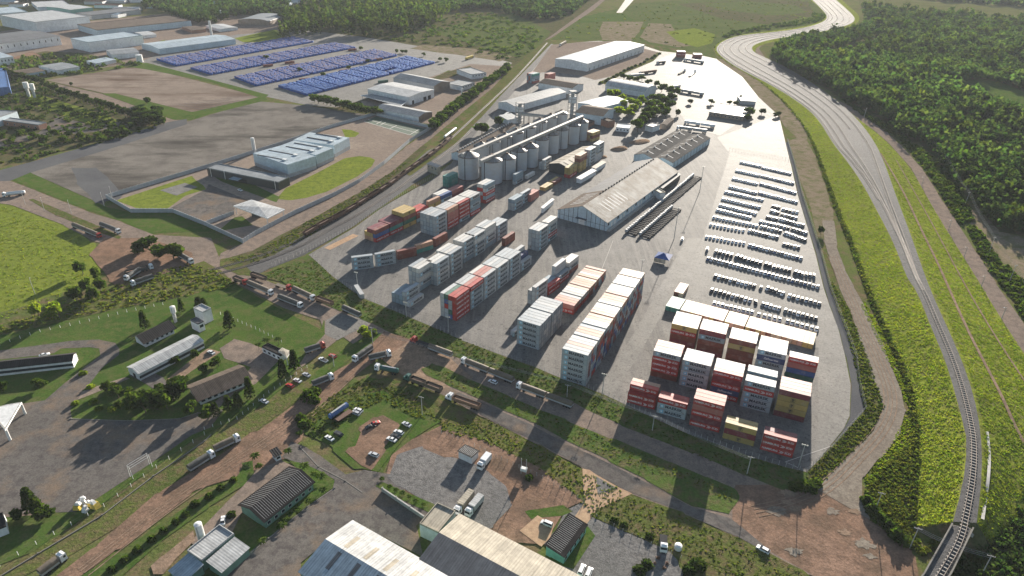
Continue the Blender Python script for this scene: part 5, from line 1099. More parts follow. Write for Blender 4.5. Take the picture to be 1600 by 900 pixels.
# bottom warehouses
zE=8.0
def roofhall(e0,e1,rd0,label,eave,ridge,mats,far_len,name='warehouse',lights=None):
    "e0,e1: pixels along the far eave; rd0: pixel on the ridge; both slopes equal"
    A,B=G(e0[0],e0[1],eave),G(e1[0],e1[1],eave); Rp=G(rd0[0],rd0[1],ridge); u=(B-A); u.z=0; u.normalize(); v=Vector((-u.y,u.x,0)); w=abs((Vector((Rp.x,Rp.y,0))-Vector((A.x,A.y,0))).dot(v)); sgn=1 if (Rp-A).dot(v)>0 else -1
    L=far_len; c=Vector((A.x,A.y,0))+u*L/2+v*sgn*w; root=empty(name,tuple(c),math.atan2(u.y,u.x),label,'warehouse'); l=L/2; mb=MB()
    mb.face([(-l,-w,0),(l,-w,0),(l,-w,eave),(-l,-w,eave)]).face([(l,w,0),(-l,w,0),(-l,w,eave),(l,w,eave)]).face([(l,-w,0),(l,w,0),(l,w,eave),(l,0,ridge),(l,-w,eave)]).face([(-l,w,0),(-l,-w,0),(-l,-w,eave),(-l,0,ridge),(-l,w,eave)]); mb.build('wall',M['green_wall'],root)
    ss=-sgn  # local y sign of far slope
    out={}
    for s,mt in ((ss,mats[0]),(-ss,mats[1])): out[s]=slope(root,'roof',mt,-l-.5,l+.5,s,eave,ridge,w,over=.5)
    return root,l,w,ss,out
r,l,w,ss,out=roofhall((551,815),(655,874),(514,846),'warehouse with bright white front roof slope and blue rear slope, bottom centre',8,10.6,('white_roof','pale_blue_roof'),75)
for i in range(7):
    x=-l+7+i*8; 
    for s in (ss,-ss):
        f=lambda y:10.6+(8-10.6)*y/w+.24; y0,y1=.1*w,.62*w; P=[(x-.8,s*y0,f(y0)),(x+.8,s*y0,f(y0)),(x+.8,s*y1,f(y1)),(x-.8,s*y1,f(y1))]; MB().face(P if s>0 else P[::-1]).build('skylight',M['grey_roof' if s!=ss else 'cream_roof'],out[s])
roofhall((718.7,805),(800,847),(689,834),'warehouse with cream far roof slope and slate near slope, bottom centre right',8,9.8,('cream_roof','grey_roof'),110)
hall((657,838),(686,852),(685,806),6,6.4,'small flat-roofed link building between the bottom warehouses','link building','white_wall','cream_roof',style='flat')
wallrun([(598,768),(663,812)],1.8,'white retaining wall below the gravel plot','concrete',.5,'retaining_wall','wall',8)
# cylinder water tanks / towers
def watertower(p,h,r_,label,head=0.0,mat='white_metal'):
    g=G(*p); root=empty('water_tower',tuple(g),0,label,'water tower'); hh=h-head if head else h
    if head: MB().tube((0,0,0),(0,0,hh),r_*.5,n=16).build('shaft',M[mat],root); MB().tube((0,0,hh-.6),(0,0,hh),r_*.5,r_,n=16).build('cone',M[mat],root); MB().tube((0,0,hh),(0,0,h),r_,n=16).build('tank',M[mat],root)
    else: MB().tube((0,0,0),(0,0,h),r_,n=20).build('tank',M[mat],root)
    MB().tube((0,0,h),(0,0,h+.25),r_*1.03,r_*.2,n=16).build('lid',M[mat],root); MB().box(-.2,.2,-r_-.15,-r_-.02 if not head else -r_*.5,0,h).build('ladder',M['galv'],root); return root
watertower((318,850),9.5,1.25,'thick white upright water tank beside the parapet house')
watertower((275.2,503),9,1.3,'slim white water tower with wider head on the office lawn',3.2)
watertower((398,239),13,1.5,'white water tower behind the light blue factory hall'); watertower((46,151),15,2.6,'white twin water tower, left one',6); watertower((55,152),14,2.4,'white twin water tower, right one',6)
watertower((722,151),9,1.1,'white pillar beside the small flat office'); watertower((331,56),22,1.8,'thin white chimney tower behind the long pale roof'); watertower((442,55),12,2,'small white tower near the crate yard'); watertower((347,32),17,1.2,'striped far mast tower beside the trees')
watertower((219,97),9,4,'white square tank at the corner of the crate yard')
# blue tent in the yard
g=G(1036,407); root=empty('tent',tuple(g),R_(-26),'blue pyramid tent on white legs in the open yard','tent'); mb=MB(); w=4.6
for a,b in (((-w,-w),(w,-w)),((w,-w),(w,w)),((w,w),(-w,w)),((-w,w),(-w,-w))): mb.face([(a[0],a[1],3),(b[0],b[1],3),(0,0,5.4)])
mb.build('roof',M['tent_blue'],root)
for x in (-w+.1,w-.1):
    for y in (-w+.1,w-.1): MB().tube((x,y,0),(x,y,3),.09,n=6).build('leg',M['white_metal'],root)
MB().box(-w,w*.55,-w+.02,-w+.1,.2,2.9).build('side_sheet',M['cream_roof'],root)
# white gantry goal frames + play structures
for k,(p,q) in enumerate([((206,747),(236,728))]):
    A,B=G(*p),G(*q); root=empty('steel_gantry',tuple((A+B)/2),math.atan2((B-A).y,(B-A).x),'white steel gantry frame beside the car park fence','gantry'); L=(B-A).length/2
    for x in (-L,L):
        for y in (-1,1): MB().tube((x,y,0),(x,y*.6,6),.09,n=6).build('leg',M['white_metal'],root)
    for z in (5,6): 
        for y in (-.6,.6): MB().tube((-L,y,z),(L,y,z),.07,n=6).build('beam',M['white_metal'],root)
for k,(p,c1,s) in enumerate([((122,795),'yellow',2.6),((129,788),'white_metal',2.6),((134,799),'white_metal',2.0),((140,790),'yellow',1.8),((150,793),'yellow',2.8)]):
    g=G(*p); root=empty('sculpture_block',tuple(g),k*.7,['lowest yellow','tall white','lower white','middle yellow','rightmost yellow'][k]+' angular play structure beside the hedge fence','play structure','yellow and white play structures')
    mb=MB().box(-s*.5,s*.5,-s*.4,s*.4,0,s*.8,tx=s*.2,ty=.1); mb.build('base',M[c1],root); MB().box(-s*.2,s*.6,-s*.2,s*.3,s*.8,s*1.2,tx=s*.2,ty=.2).build('top',M['white_metal'],root)
# control cabin on legs beside the wagons
r=hall((668,268),(684,274),(660,262),6.5,7.4,'two-storey control cabin on legs beside the wagons','cabin','cream_roof','steel_roof',style='shed',over=.5,win=(3,4,5.4,1.3))
# ------------------------------------------------------------------ parked cars
CARC={'white':(.72,.73,.74),'silver':(.42,.44,.47),'grey':(.16,.17,.18),'black':(.03,.032,.036),'red':(.42,.03,.025),'blue':(.05,.10,.22),'pale':(.5,.52,.55)}
_car={}
def car_meshes(c,kind='sedan'):
    if (c,kind) in _car: return _car[(c,kind)]
    col=CARC[c]; mb=MB(); L,W=(4.4,1.78) if kind!='pickup' else (5.2,1.85); h=L/2; w=W/2
    # body profile (x from rear to front, z)
    prof={'sedan':[(-h,.35),(-h,.78),(-h+.15,.92),(-h*.55,.98),(h*.38,.96),(h-.25,.78),(h,.6),(h,.32)],'hatch':[(-h,.35),(-h,.95),(-h+.1,1.0),(h*.45,.98),(h-.2,.8),(h,.6),(h,.32)],'pickup':[(-h,.45),(-h,1.0),(-h+.1,1.05),(h*.5,1.05),(h-.2,.95),(h,.7),(h,.4)],'van':[(-h,.35),(-h,1.1),(h*.6,1.1),(h-.1,.8),(h,.6),(h,.32)]}[kind]
    inset=[.06,.02,.08,.1,.1,.1,.12,.1]
    n=len(prof)
    for i in range(n-1):
        (x0,z0),(x1,z1)=prof[i],prof[i+1]; a,b=w-inset[i],w-inset[i+1]; mb.face([(x0,a,z0),(x0,-a,z0),(x1,-b,z1),(x1,b,z1)][::-1],0,col)
    for s in (1,-1):
        top=[(x,s*(w-inset[i]),z) for i,(x,z) in enumerate(prof)]; bel=[(h*.95,s*w,.55),(-h*.97,s*w,.55)]
        mb.face((top if s>0 else top[::-1]),0,col)
    mb.face([(-h,w-.06,.3),(h,w-.1,.3),(h,-w+.1,.3),(-h,-w+.06,.3)][::-1],0,(.03,.03,.03))
    # roof / cabin
    cab={'sedan':(-h*.72,-h*.42,h*.08,h*.45,1.42),'hatch':(-h*.97,-h*.78,h*.12,h*.5,1.5),'pickup':(-h*.12,-h*.02,h*.32,h*.55,1.72),'van':(-h*.99,-h*.95,h*.35,h*.62,1.85)}[kind]
    x0,x1,x2,x3,zt=cab; zb=.95; wi=w-.12; wt=w-.3
    body=MB(); body.v,body.f,body.mi,body.c=mb.v,mb.f,mb.mi,mb.c
    body.face([(x1,-wt,zt),(x2,-wt,zt),(x2,wt,zt),(x1,wt,zt)],0,col)
    for s in (1,-1):
        for xa,xb in ((x0,x1),(x3,x2)): # pillars
            d=.09 if xa==x0 else -.09; P=[(xa,s*wi,zb),(xa+d,s*wi,zb),(xb+d,s*wt,zt),(xb,s*wt,zt)]; P=[(p[0],p[1]+s*.012,p[2]) for p in P]; body.face(P if (s>0)!=(d>0) else P[::-1],0,col)
    if kind=='pickup': body.box(-h+.1,x0-.05,-w+.15,w-.15,.7,1.06,0,(.02,.02,.02))
    me=body.mesh('body',VP)
    g=MB(); P=lambda x,y,z:(x,y,z)
    g.face([(x0,wi,zb),(x0,-wi,zb),(x1,-wt,zt),(x1,wt,zt)][::1],0).face([(x3,-wi,zb),(x3,wi,zb),(x2,wt,zt-.01),(x2,-wt,zt-.01)],0)
    g.face([(x0,-wi,zb),(x3,-wi,zb),(x2,-wt,zt-.01),(x1,-wt,zt-.01)],0).face([(x3,wi,zb),(x0,wi,zb),(x1,wt,zt-.01),(x2,wt,zt-.01)],0)
    gm=g.mesh('windows',M['glass'])
    _car[(c,kind)]=(me,gm,(L,W)); return _car[(c,kind)]
wm=MB().tube((0,-.1,0),(0,.1,0),.32,n=12).mesh('wheel',M['tyre']); hl=MB().box(-.02,.03,-.16,.16,-.07,.07).mesh('headlight',M['lamp_glass'])
def car(p,ang,c,kind,label,group,full=True,cat='car',wheels=True):
    me,gm,(L,W)=car_meshes(c,kind); root=empty('parked_car',tuple(p),ang,label,cat,group); obj('body',me,root); obj('windows',gm,root)
    if wheels:
        for x in (-L*.3,L*.31):
            for y in (-W/2+.08,W/2-.08): obj('wheel',wm,root,(x,y,.32))
    if full:
        for y in (-W/2+.32,W/2-.32): obj('headlight',hl,root,(L/2-.04,y,.62))
    return root
# the lot: rows of cars, pixels of the row's near edge
ROWS=[]
def r1(*a): return [((x0/6+1080,y0/6+230),(x1/6+1080,y1/6+230),c) for x0,y0,x1,y1,c in a]
def r2(*a): return [((x0/5.627+1080,y0/5.627+370),(x1/5.627+1080,y1/5.627+370),c) for x0,y0,x1,y1,c in a]
ROWS+=[('1st row up from the containers',r2((175,610,545,695,'pale'),(570,708,600,715,'pale'),(615,720,795,760,'pale'),(815,765,1115,848,'pale')))]
ROWS+=[('2nd row up from the containers',r2((150,490,525,590,'dark'),(550,600,585,605,'dark'),(600,612,775,665,'dark'),(800,670,1105,752,'dark')))]
ROWS+=[('3rd row up from the containers',r2((185,365,560,460,'dark'),(588,468,620,476,'dark'),(638,470,805,528,'dark'),(835,540,1135,620,'dark')))]
ROWS+=[('4th row up, the long unbroken one',r2((122,210,1120,470,'silver')))]
ROWS+=[('5th row up, parked front outward',r2((120,135,150,140,'black'),(190,150,360,190,'black'),(368,190,432,212,'black'),(442,215,612,260,'black'),(625,260,692,280,'black'),(702,285,872,325,'black'),(885,330,945,350,'black'),(960,355,1095,375,'black')))]
ROWS+=[('6th row up, white then silver',r2((115,18,475,82,'white'),(487,90,970,215,'silver')))]
ROWS+=[('short dark row under the dark group',r2((790,80,950,118,'dark')))]
ROWS+=[('7th white row up',r1((160,745,500,805,'white'))),('8th white row up',r1((190,675,625,760,'white'))),('9th white row up',r1((220,605,555,685,'white'))),('10th white row up',r1((245,560,605,645,'white'))),('11th white row up',r1((272,500,640,585,'white'))),('12th white row up',r1((300,435,670,515,'white')))]
ROWS+=[('bottom row of the dark group',r1((520,800,810,870,'dark'))),('2nd row of the dark group',r1((630,760,840,812,'dark'),(850,820,1055,895,'dark'))),('3rd row of the dark group',r1((625,715,915,780,'dark'),(920,780,1070,828,'dark'))),('4th row of the dark group',r1((690,668,800,695,'dark'),(808,690,1045,757,'dark'))),('5th row of the dark group',r1((725,612,812,635,'dark'),(822,645,985,687,'dark'))),('top row of the dark group',r1((742,568,826,586,'dark'),(836,598,1000,632,'dark')))]
ROWS+=[('4th row from the top fence',r1((340,385,605,448,'white'),(615,440,985,535,'silver'))),('3rd row from the top fence',r1((372,308,615,362,'white'),(628,355,970,447,'silver'))),('2nd row from the top fence',r1((405,232,630,282,'white'),(637,280,950,357,'silver'))),('1st row from the top fence',r1((445,152,645,196,'white'),(650,202,925,266,'silver')))]
cars=[]
for ds,segs in ROWS:
    i=0
    for a,b,c in segs:
        A,B=G(*a),G(*b); d=B-A; L=d.length; u=d.normalized(); n=max(1,round(L/2.3)); v=Vector((-u.y,u.x,0))
        for k in range(n):
            i+=1; cc={'white':['white']*9+['pale'],'dark':['black','grey','grey','black','white','silver'],'silver':['silver','pale','white','silver','grey','blue'],'pale':['pale','white','silver'],'black':['black','grey','black']}[c]
            cc=random.choice(cc); p=A+u*((k+.5)*L/n)+v*(2.3+random.uniform(-.15,.15)); ang=math.atan2(u.y,u.x)-math.pi/2+random.uniform(-.03,.03)
            cars.append((p,ang,cc,random.choice(['sedan','hatch','hatch']) if c!='black' else 'van',i,ds))
cars.sort(key=lambda t:t[0].length)
print('cars',len(cars))
nm={'pale':'pale grey','silver':'silver','white':'white','grey':'dark grey','black':'black','blue':'dark blue','red':'red'}
for p,ang,cc,kd,i,ds in cars[:300]: car(p,ang,cc,kd,'%s parked car, %s from the left, %s'%(nm[cc],nth(i),ds),'new cars parked in rows on the pale yard',full=False)
V=[];F=[];Cc=[]
for p,ang,cc,kd,i,ds in cars[300:]:
    for me,dark in ((car_meshes(cc,kd)[0],0),(car_meshes(cc,kd)[1],1)):
        T=TR(p)@Matrix.Rotation(ang,4,'Z'); k=len(V); V+=[tuple(T@q.co) for q in me.vertices]
        for pl in me.polygons: F.append(tuple(k+i_ for i_ in pl.vertices)); Cc.append((.03,.035,.04) if dark else CARC[cc])
mb=MB(); mb.v=V; mb.f=F; mb.mi=[0]*len(F); mb.c=Cc
if V: tag(mb.build('distant_cars',VP),'many more small parked cars in the far rows of the pale yard','cars',None,'stuff')
def dirang(a,b): A,B=G(*a),G(*b); return math.atan2((B-A).y,(B-A).x)
for p,q,c,k,lb_ in [((515,686),(505,680),'white','sedan','white car on the grass corner of the triangular meadow'),((529,679),(519,673),'black','hatch','dark car beside the white one at the meadow corner'),((612,688),(600,683),'white','sedan','lowest white car of the trio by the red soil'),((618,683),(606,678),'black','sedan','dark car between two white cars by the red soil'),((623,677),(611,672),'white','hatch','upper white car of the trio by the red soil'),((584,712),(574,708),'pale','hatch','pale car alone at the bottom of the meadow'),((505,564),(494,559),'white','pickup','white pickup on the verge beside a red car'),((520,557.5),(510,553),'red','hatch','red car on the verge beside the white pickup'),((453,604),(443,599),'red','hatch','red car parked along the hedge below two pale cars'),((465,596),(455,591),'white','sedan','white car second in the line along the hedge'),((479,587),(469,582),'silver','sedan','silver car highest in the line along the hedge'),((413,628.5),(402,623),'pale','sedan','pale blue car alone under the conifers'),((560,642.5),(550,638),'white','hatch','white car beside the parked trailers, upper one'),((556,647),(546,643),'silver','hatch','silver car beside the parked trailers, lower one'),((586,663),(597,659),'red','sedan','red car in the middle of the meadow'),((579,668),(590,664),'black','sedan','black car tucked against the red one'),((635.5,664.5),(625,659),'pale','sedan','pale car at the right edge of the meadow'),((1191.6,860),(1177,852),'white','hatch','white car alone on the dark road at lower right'),((770,598),(760,594),'white','hatch','white car in the shadow under the tanker trailers'),((349,815),(351,800),'white','sedan','white car beside the bush near the upright tank'),((375,298),(365,294),'white','sedan','white car parked in the factory compound'),((1066,375),(1069,366),'white','van','small van in the open yard by the tall masts'),((330,552),(318,546),'white','sedan','white car at the end of the white-roofed office'),((909,892),(914,880),'white','van','left white car at the gravel yard edge'),((920,897),(925,885),'white','van','right white car at the gravel yard edge'),((70,556),(85,552),'white','sedan','white car on the loop road above the long building'),((854,820),(842,815),'white','van','white van on the concrete slab')]:
    car(G(*p),dirang(p,q),c,k,lb_,None,full=True,cat='car' if k!='pickup' else 'pickup')
# ------------------------------------------------------------------ trucks
def cab_mesh(root,x,col,kind='flat'):
    "truck cab with its front at +x"
    L=2.1 if kind=='flat' else 3.2; mb=MB(); mb.box(x-2.1,x,-1.2,1.2,.75,3.3,tx=.12,ty=.06)
    c=mb.build('cab',M[col],root)
    if kind!='flat': MB().box(x,x+1.3,-1.0,1.0,.7,1.9,tx=.15,ty=.1).build('bonnet',M[col],root); x1=x
    MB().box(x-.1,x+.02,-1.02,1.02,2.0,2.95,tx=-.02).build('windscreen',M['glass'],root)
    for y in (-1.22,1.17): MB().box(x-1.1,x-.35,y,y+.05,1.95,2.75).build('side_window',M['glass'],root)
    MB().box(x-.4,x+.12 if kind=='flat' else x+1.4,-1.2,1.2,.4,.75).build('bumper',M['dark_metal'],root)
    for y in (-.95,.65): MB().box(x+.12 if kind=='flat' else x+1.4,x+.16 if kind=='flat' else x+1.45,y,y+.3,.5,.7).build('headlight',M['lamp_glass'],root)
    MB().box(x-1.6,x-.4,-.9,.9,3.3,3.62,tx=.5,ty=.1).build('roof_fairing',M[col],root)
tw=MB().tube((0,-.28,0),(0,.28,0),.5,n=12).mesh('wheel',M['tyre'])
def wheels(root,xs):
    for x in xs:
        for y in (-.95,.95): obj('wheel',tw,root,(x,y,.5))
def trailer(root,x0,x1,kind,mat):
    "cargo body from x0 (rear) to x1 (front)"
    MB().box(x0,x1,-.5,.5,.8,1.15).build('chassis',M['dark_metal'],root)
    if kind=='tarp': # side boards + rounded tarp
        MB().box(x0,x1,-1.28,1.28,1.15,1.95).build('side_board',M['galv'],root)
        mb=MB(); n=8; P=[(1.3*math.cos(math.pi*i/n),1.95+1.6*math.sin(math.pi*i/n)**.7) for i in range(n+1)]
        m_=max(3,int((x1-x0)/1.6)); X_=[x0+(x1-x0)*j/m_ for j in range(m_+1)]; sc=[1-.035*(j%2) for j in range(m_+1)]; sc[0]=sc[-1]=.94
        for j in range(m_):
            for i in range(n):
                (ya,za),(yb,zb)=P[i],P[i+1]; f=lambda y,z,s:(y*s,1.95+(z-1.95)*s); a=f(ya,za,sc[j]);b=f(yb,zb,sc[j]);c=f(yb,zb,sc[j+1]);d=f(ya,za,sc[j+1]); mb.face([(X_[j],a[0],a[1]),(X_[j+1],d[0],d[1]),(X_[j+1],c[0],c[1]),(X_[j],b[0],b[1])])
        mb.face([(x0,y*.94,1.95+(z-1.95)*.94) for y,z in P][::1]); mb.face([(x1,y*.94,1.95+(z-1.95)*.94) for y,z in P][::-1]); mb.build('tarpaulin',M[mat],root)
    elif kind=='tank': 
        MB().tube((x0,0,2.1),(x1,0,2.1),1.15,n=16).tube((x0+.001,0,2.1),(x0-.3,0,2.1),1.15,.7,n=16).tube((x1,0,2.1),(x1+.3,0,2.1),1.15,.7,n=16).build('tank',M[mat],root)
        MB().box(x0+1,x1-1,-.4,.4,3.2,3.35).build('walkway',M['galv'],root)
    elif kind=='box': MB().box(x0,x1,-1.25,1.25,1.15,3.7).build('cargo_box',M[mat],root)
    elif kind=='open': 
        mb=MB().box(x0,x1,-1.25,1.25,1.15,1.3)
        for y in (-1.25,1.17): mb.box(x0,x1,y,y+.08,1.3,2.9)
        for x in (x0,x1-.08): mb.box(x,x+.08,-1.17,1.17,1.3,2.9)
        mb.build('cargo_body',M[mat],root); MB().box(x0+.2,x1-.2,-1.1,1.1,1.32,2.5,tx=.8,ty=.4).build('load',M['cargo_brown'],root)
    elif kind=='flat': MB().box(x0,x1,-1.28,1.28,1.15,1.4).build('flatbed',M[mat],root)
def truck(front,rear,col,kind,mat,label,n=1,cab='flat',nocab=False,group='trucks along the roads',cat='truck'):
    A,B=G(*rear),G(*front); L=(B-A).length; L=max(7,min(L,30)); d=(B-A).normalized(); c=(A+B)/2; root=empty('truck' if not nocab else 'trailer',tuple(c),math.atan2(d.y,d.x),label,cat,group); h=L/2
    xf=h if nocab else h-(0 if cab=='flat' else 1.3)
    x=xf-(0 if nocab else 2.6)
    if not nocab: cab_mesh(root,xf,col,cab); MB().box(x-2.0,x+1,-.4,.4,.75,1.1).build('chassis',M['dark_metal'],root); wheels(root,[xf-1.0])
    ln=(x+h)/n
    for i in range(n):
        x1=x-i*ln; x0=x1-ln+(.7 if i<n-1 else 0); trailer(root,x0,x1,kind,mat); wheels(root,[x0+1.0,x0+2.3]+([x0+3.6] if ln>9 else [])+([x1-1.2] if i==0 and not nocab else []))
    return root
T=[((722,567),(802,599),'truck_white','tarp','tarp_brown','white-cabbed truck with two brown tarped trailers, left one along the yard fence',2,'flat'),
((808,606),(894,638),'truck_white','tarp','tarp_brown','white-cabbed truck with two brown tarped trailers, right one along the yard fence',2,'flat'),
((642,533),(671,543),'truck_red','flat','dark_metal','red-cabbed truck with empty flatbed at the junction',1,'nose'),
((632,592),(690,614),'truck_green','open','tarp_brown','dark green cab with two open brown trailers on the lower road',2,'nose'),
((697,622),(750,641),'truck_white','open','cargo_brown','white-cabbed truck with one long rusty brown trailer on the lower road',1,'nose'),
((587,578),(622,585),'truck_white','tank','truck_green','white-cabbed truck with a dark green rounded tank at the bend',1,'flat'),
((611,556),(577,564),'truck_white','tarp','tarp_dark','white-cabbed truck turning right with dark wrinkled tarp',1,'flat'),
((553,567),(581,547),'truck_white','tarp','tarp_dark','white-cabbed truck facing down left with dark tarp on the red track',1,'flat'),
((521,592),(489,605),'truck_white','tarp','tarp_dark','white-cabbed truck driving up the red track with olive tarp',1,'flat'),
((508,543),(477,553),'truck_red','tarp','tarp_dark','red-cabbed truck with dark tarp beside the gatehouse lawn',1,'flat'),
((426,462),(389,446),'truck_white','tarp','tarp_brown','white-cabbed truck with brown tarp, leftmost on the road above the lawn',1,'flat'),
((386,446),(367,438),'truck_red','open','tarp_brown','dark red truck behind the leftmost white-cabbed one',1,'flat'),
((491.4,470.5),(459,455),'truck_white','tarp','tarp_brown','white-cabbed truck with brown tarp, upper one of the middle pair',1,'flat'),
((457,455),(432,447),'truck_red','flat','tarp_brown','red-cabbed truck with low flatbed behind the middle pair',1,'nose'),
((472,482),(437,468),'truck_white','tarp','tarp_dark','white-cabbed truck with dark tarp, lower one at the lawn edge',1,'flat'),
((157.5,372.5),(116,355),'truck_red','tarp','tarp_brown','dark-cabbed truck with two brown tarped trailers beside the green field',2,'flat'),
((187.5,365.5),(159,354),'truck_white','tarp','tarp_dark','white-cabbed truck with dark tarp beside the road divider',1,'flat'),
((301,413),(280,401),'truck_white','tarp','tarp_dark','white-cabbed truck coming out from under the big trees',1,'flat'),
((206,448),(240,436),'truck_white','tarp','tarp_dark','white-cabbed truck parked lowest on the red clearing',1,'flat'),
((197,440),(220,425),'truck_white','tarp','tarp_dark','white-cabbed truck parked second lowest on the red clearing',1,'flat'),
((240,420),(196,432),'truck_white','open','tarp_dark','truck with dark trailer across the red clearing',2,'flat'),
((5,308),(40,304),'truck_white','tank','truck_white','white tanker truck at the left edge of the photo road',1,'flat'),
((375,688),(336,707),'truck_white','tarp','tarp_brown','white-cabbed truck on the red road, front one of the two in line',1,'flat'),
((335,713),(296,738),'truck_white','tarp','tarp_dark','white-cabbed truck on the red road, rear one of the two in line',1,'flat'),
((104,872),(64,902),'truck_white','tarp','tarp_brown','truck with dark brown tarp cut by the bottom left edge',1,'flat'),
((749,736),(764,718),'truck_white','box','truck_white','white box truck beside the small striped hut',1,'flat'),
((713,806),(737,776),'truck_white','box','cream_roof','left white box truck of the pair on the gravel plot',1,'flat'),
((730,809),(752,783),'truck_white','box','white_roof','right white box truck of the pair on the gravel plot',1,'flat'),
((1036,860),(1036,845),'truck_white','flat','dark_metal','white truck cab among scrap at the gravel yard corner',1,'flat'),
((1068,193),(1118,200),'truck_white','box','truck_white','white truck with two box trailers, upper one beside the pinkish house',2,'flat'),
((1057,202),(1104,208),'truck_white','box','steel_roof','white truck with two box trailers, lower one beside the pinkish house',2,'flat'),
((1060,143),(1100,150),'truck_white','box','white_roof','white trailer truck among the far parked ones, front',2,'flat'),
((1044,140),(1062,137),'truck_white','box','white_roof','white box truck among the far parked ones, rear',1,'flat'),
((1070,112),(1060,117),'truck_white','flat','dark_metal','small dark truck on the bright upper yard, left',1,'flat'),
((1086,113),(1077,120),'truck_white','flat','white_metal','small pale truck on the bright upper yard, right',1,'flat'),
((1065,94),(1103,100),'truck_white','box','white_roof','long white trailer in front of the far brown containers',2,'flat'),
((1026,100),(1039,99),'truck_white','box','dark_clad','dark box truck alone on the upper yard',1,'flat'),
((990,118),(1033,112),'truck_white','box','rust','truck with teal and red boxes near the top trees',2,'flat'),
((982,121),(1006,119),'truck_white','box','white_roof','white box truck near the top trees',1,'flat'),
((782,190),(797,178),'truck_white','box','white_roof','white box truck beside the round trees',1,'flat'),
((874,73),(885,67),'truck_white','box','cream_roof','cream box truck behind the very long warehouse',1,'flat'),
((740,90),(728,94),'truck_white','box','yellow','small box truck at the far end of the crate yard',1,'flat')]
for a in T: truck(a[0],a[1],a[2],a[3],a[4],a[5],a[6],a[7])
for p,q,k,mt,lb_ in [((495,470),(520,479),'open','cargo_brown','brown trailer without cab on the road above the lawn'),((537,485),(563,497),'tarp','tarp_dark','dark tarped trailer beside the grass strip'),((394,432),(416,440),'open','tarp_brown','brown trailer at the roadside by the rail crossing'),((671,546),(706,559),'tarp','tarp_brown','brown tarped trailer behind the red-cabbed flatbed'),((516,657),(543,638),'tank','blue_roof','blue tank trailer in the weeds'),((526,660),(549,645),'flat','rust','rusty flat trailer in the weeds'),((695,217),(712,204),'tank','white_metal','white tank wagon on the far rail siding')]:
    truck(q,p,'truck_white',k,mt,lb_,1,'flat',nocab=True,cat='trailer',group='trailers without cabs')
# two long ranks of tractor units next to the warehouse
def tractor(p,ang,label,group):
    root=empty('tractor_unit',tuple(p),ang,label,'truck',group); obj('cab',TC[0],root); obj('windscreen',TC[1],root); obj('chassis',TC[2],root)
    for x in (-3.6,1.7,-4.8):
        for y in (-.95,.95): obj('wheel',tw,root,(x,y,.5))
TC=[MB().box(1.1,2.7,-1.1,1.1,.75,2.7,tx=.12,ty=.06).mesh('cab',M['grey_wall']),MB().box(2.6,2.72,-.95,.95,1.6,2.4).mesh('windscreen',M['glass']),MB().box(-5.5,1.1,-.45,.45,.7,1.05).mesh('chassis',M['dark_metal'])]
for rk,(a,b) in enumerate([((981,366),(1087,276)),((1003,371),(1056,324))]):
    A,B=G(*a),G(*b); d=B-A; n=int(d.length/3.1); u=d.normalized(); v=Vector((u.y,-u.x,0))
    for k in range(n): tractor(A+u*(k+.5)*3.1+v*random.uniform(-.2,.2),math.atan2(-v.y,-v.x)+0*random.uniform(-.02,.02),'white tractor unit, %s from the near end of the %s rank'%(nth(k+1),['longer left','shorter right'][rk]),'tractor units parked side by side')
# ------------------------------------------------------------------ blue crate stacks
bands=[((276,104),(492,66),(244,94),'far band'),((330,117.5),(557,75),(296,107.5),'third band'),((400,135),(622,87.5),(366,122),'second band'),((480,150),(680,99),(434,136),'nearest band')]
blk={}
def crate_mesh(k):
    if k in blk: return blk[k]
    mb=MB(); b=[(.03,.10,.36),(.04,.13,.42),(.025,.085,.32)][k%3]; top=[(.05,.14,.40),(.10,.20,.46),(.20,.20,.30),(.10,.16,.36)][k//3%4]
    for z in range(4):
        mb.box(-1.1,1.1,-1.1,1.1,z*.62,z*.62+.55,0,b); mb.box(-1.0,1.0,-1.0,1.0,z*.62+.55,z*.62+.62,0,(.25,.2,.15))
    mb.box(-.95,.95,-.95,.95,2.42,2.62,0,top,tx=.1,ty=.1); blk[k]=mb.mesh('crate_stack',PM); return blk[k]
stk=[]
for bi,(a,b,c,ds) in enumerate(bands):
    A,B,C_=G(*a),G(*b),G(*c); U=B-A; V_=C_-A; nu=int(U.length/2.6); nv=int(V_.length/2.6); u,v=U.normalized(),V_.normalized()
    gl=[.5+.5*math.sin(k) for k in range(20)]; ng=9+bi%2
    for i in range(nu):
        gi=i*ng//nu
        if i>0 and (i-1)*ng//nu!=gi: continue
        for j in range(nv):
            if random.random()<.03 or (bi==3 and gi in (6,) and 3<j<8): continue
            stk.append((A+u*((i+.5)*2.6)+v*((j+.5)*2.6),math.atan2(u.y,u.x),bi,i,j,ds))
stk.sort(key=lambda t:t[0].length)
print('stacks',len(stk))
for p,an,bi,i,j,ds in stk[:300]:
    o=obj('crate_stack',crate_mesh(random.choice([0,1,2,3,4,5]) if bi==3 else random.choice(range(6,12))),None,tuple(p),an); o.scale=(1,1,random.choice([1,1,1,.85])); tag(o,'stack of blue crates, %s along and %s deep in the %s'%(nth(i+1),nth(j+1),ds),'crate stack','blue crate stacks')
V=[];F=[];Cc=[]
